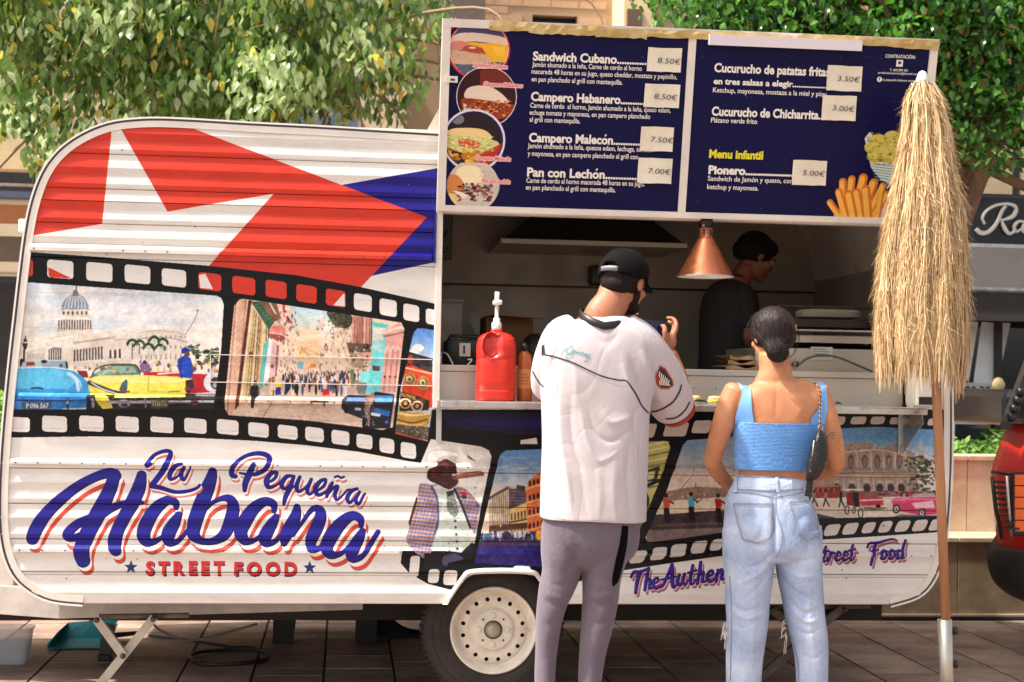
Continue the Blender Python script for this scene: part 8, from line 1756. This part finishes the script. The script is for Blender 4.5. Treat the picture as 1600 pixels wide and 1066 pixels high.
m_=MB(); rr=random.Random(44); M_fr=mat('frayed_thread',(222,216,208),.9)
for (x,y,nn) in ((1132,985,34),(1225,982,18)):
    for i in range(nn):
        a=wp(x+rr.uniform(0,5),y+rr.uniform(-14,14),-.02); L_=rr.uniform(.006,.02) if i>2 else .07; dx=rr.uniform(-.014,.002) if i>2 else -.004+rr.uniform(-.006,.004); m_.tube([a,a+Vector((dx,-.002,-L_*.35)),a+Vector((dx*1.2+rr.uniform(-.006,.006),-.002,-L_))],.00065 if i>2 else .001,4,False)
o=m_.build('frayed_threads',M_fr,jn); o['kind']='stuff'
for x0 in (1161,1269):
    a=P(x0,1140,YW); rg=[rring(a.x,YW+.04,z,w,l,32,2.6) for z,w,l in ((0,.042,.125),(.02,.045,.13),(.04,.043,.12),(.07,.034,.08))]; v,f=stack(rg); mobj('shoe',v,f,M_shoe,wo,True)
# wave tattoo
surf_ribbon(bvw,[(1291,685,.6),(1295,682,.7),(1298,677,.7),(1302,676,.7),(1304,679,.6),(1300,681,.6),(1300,685,.6),(1305,686,.5)],M_tat,'wave_tattoo',wbody,.0008,n=5)
# handbag
bgx=wp(1277,710,-.10); bag=empty('shoulder_bag',bgx,label='small black leather shoulder bag on a chain hanging at the woman in blue',cat='handbag')
M_lea=mat('black_leather',(26,24,26),.38,noise=.2,nscale=30,bump=.5,bscale=90)
bo_=[(1279,672),(1289,678),(1294,700),(1291,723),(1279,747),(1261,750),(1260,735),(1264,712),(1271,690)]
c=crm(bo_,5,True); cx_,cy_=c.mean(0); rg=[]
for t,o_ in ((.55,-.155),(.86,-.148),(1,-.128),(1,-.105),(.86,-.088),(.5,-.082)): rg.append([wp(cx_+(x-cx_)*t,cy_+(y-cy_)*t,o_) for x,y in c])
v,f=stack(rg); mobj('bag_body',v,f,M_lea,bag,True)
m_=MB(); m_.tube([tuple(wp(x,y,-.152)) for x,y in ((1272,688),(1270,705),(1268,722),(1266,738))],.0022,6); m_.build('zip',M_steel,bag,True)
m_=MB(); a,b_=wp(1266,748,-.12),wp(1262,776,-.12); m_.bar(a,b_,.024,.006); m_.build('strap_tail',M_lea,bag)
gold=bpy.data.materials['gold_ring']; m_=MB(); c_=wp(1282,669,-.12); m_.tube([(c_.x+.009*math.cos(2*math.pi*i/16),c_.y,c_.z+.009*math.sin(2*math.pi*i/16)) for i in range(17)],.0022,6,False); m_.build('ring',gold,bag,True)
ch=crm([tuple(wp(1275,597,-.07)),tuple(wp(1279,605,-.10)),tuple(wp(1282,625,-.118)),tuple(wp(1282,645,-.124)),tuple(wp(1282,666,-.122))],6)
for i in range(len(ch)-1):
    a=Vector(ch[i]); b_=Vector(ch[i+1]); t=(b_-a); m_=MB(); s_=Vector((1,0,0)) if i%2 else Vector((0,1,0)); mm=(a+b_)/2; q=[mm+t*.62*math.cos(w_)+s_*.0042*math.sin(w_) for w_ in [2*math.pi*k/10 for k in range(11)]]; m_.tube(q,.0013,5,False); m_.build('chain_link',gold if i%2 else M_dark,bag,True)
# ------------------------------------------------ worker in the kitchen
YK=1.0; wk=empty('person',(P(1140,600,YK).x,YK,0),label='worker in dark T-shirt bending over the grill inside the stall, seen in profile',cat='person')
M_skk=skin_mat('worker_skin',(150,92,66),(130,76,54)); kc=P(1180,404,YK); krot=Matrix.Rotation(R(-80),3,'Z')@Matrix.Rotation(R(-24),3,'X')
def kp(px,py,dy=0): return P(px,py,YK+dy)
parts=head_parts(kc,krot,.98)+[ringtube([(1150,450,YK,22,.06),(1158,432,YK,17,.055),(1168,418,YK,16,.05)]),ringtube([(1150,445,YK,26,.10),(1142,480,YK,40,.16),(1134,540,YK,38,.13),(1130,600,YK,36,.12),(1130,760,YK,34,.12)]),
 ringtube([(1163,465,YK-.14,13,.05),(1170,500,YK-.16,12,.045),(1172,530,YK-.16,11,.04)]),ringtube([(1172,530,YK-.16,10,.038),(1190,548,YK-.14,9,.03),(1215,556,YK-.1,7,.022)]),ellips(kp(1222,557,-.1),(.035,.03,.018),None)]
for i in range(4): parts.append(capsule([kp(1226,554+i*3,-.1),kp(1234,556+i*3,-.1),kp(1240,561+i*2.5,-.1)],[.009,.008,.007]))
kb=fuse('body',parts,.006,5,M_skk,wk); face_bits(kc,krot,wk,.98,M_hair)
fuse('hair',[ellips(kc+krot@Vector((0,-.02,.045)),(.088,.100,.090),krot),ellips(kc+krot@Vector((0,-.08,.01)),(.055,.05,.055),krot),ellips(kc+krot@Vector((0,.03,.075)),(.070,.066,.045),krot)],.006,3,M_hair,wk)
M_tee=mat('charcoal_tee',(44,38,38),.85,noise=.15,nscale=8)
fuse('t_shirt',[ringtube([(1150,442,YK,22,.09),(1147,455,YK,38,.15),(1140,485,YK,47,.175),(1134,540,YK,43,.15),(1130,600,YK,41,.14),(1130,640,YK,40,.13)],n=40),ringtube([(1158,455,YK-.12,19,.07),(1168,490,YK-.15,17,.062),(1171,512,YK-.16,16,.058)],endcap=.1),ringtube([(1150,455,YK+.12,19,.07),(1165,490,YK+.15,17,.06),(1168,510,YK+.16,16,.055)],endcap=.1)],.008,5,M_tee,wk,([([(1165,470),(1150,500),(1130,520)],5,.006),([(1120,470),(1115,510),(1125,560)],6,-.006)],.002,9))
for px in (1118,1142): v,f=ringtube([(px,640,YK,20,.09),(px,760,YK,17,.075),(px,850,YK,14,.06)]); mobj('trouser_leg',v,f,M_dark,wk,True)
print('objects',len(scene.objects))
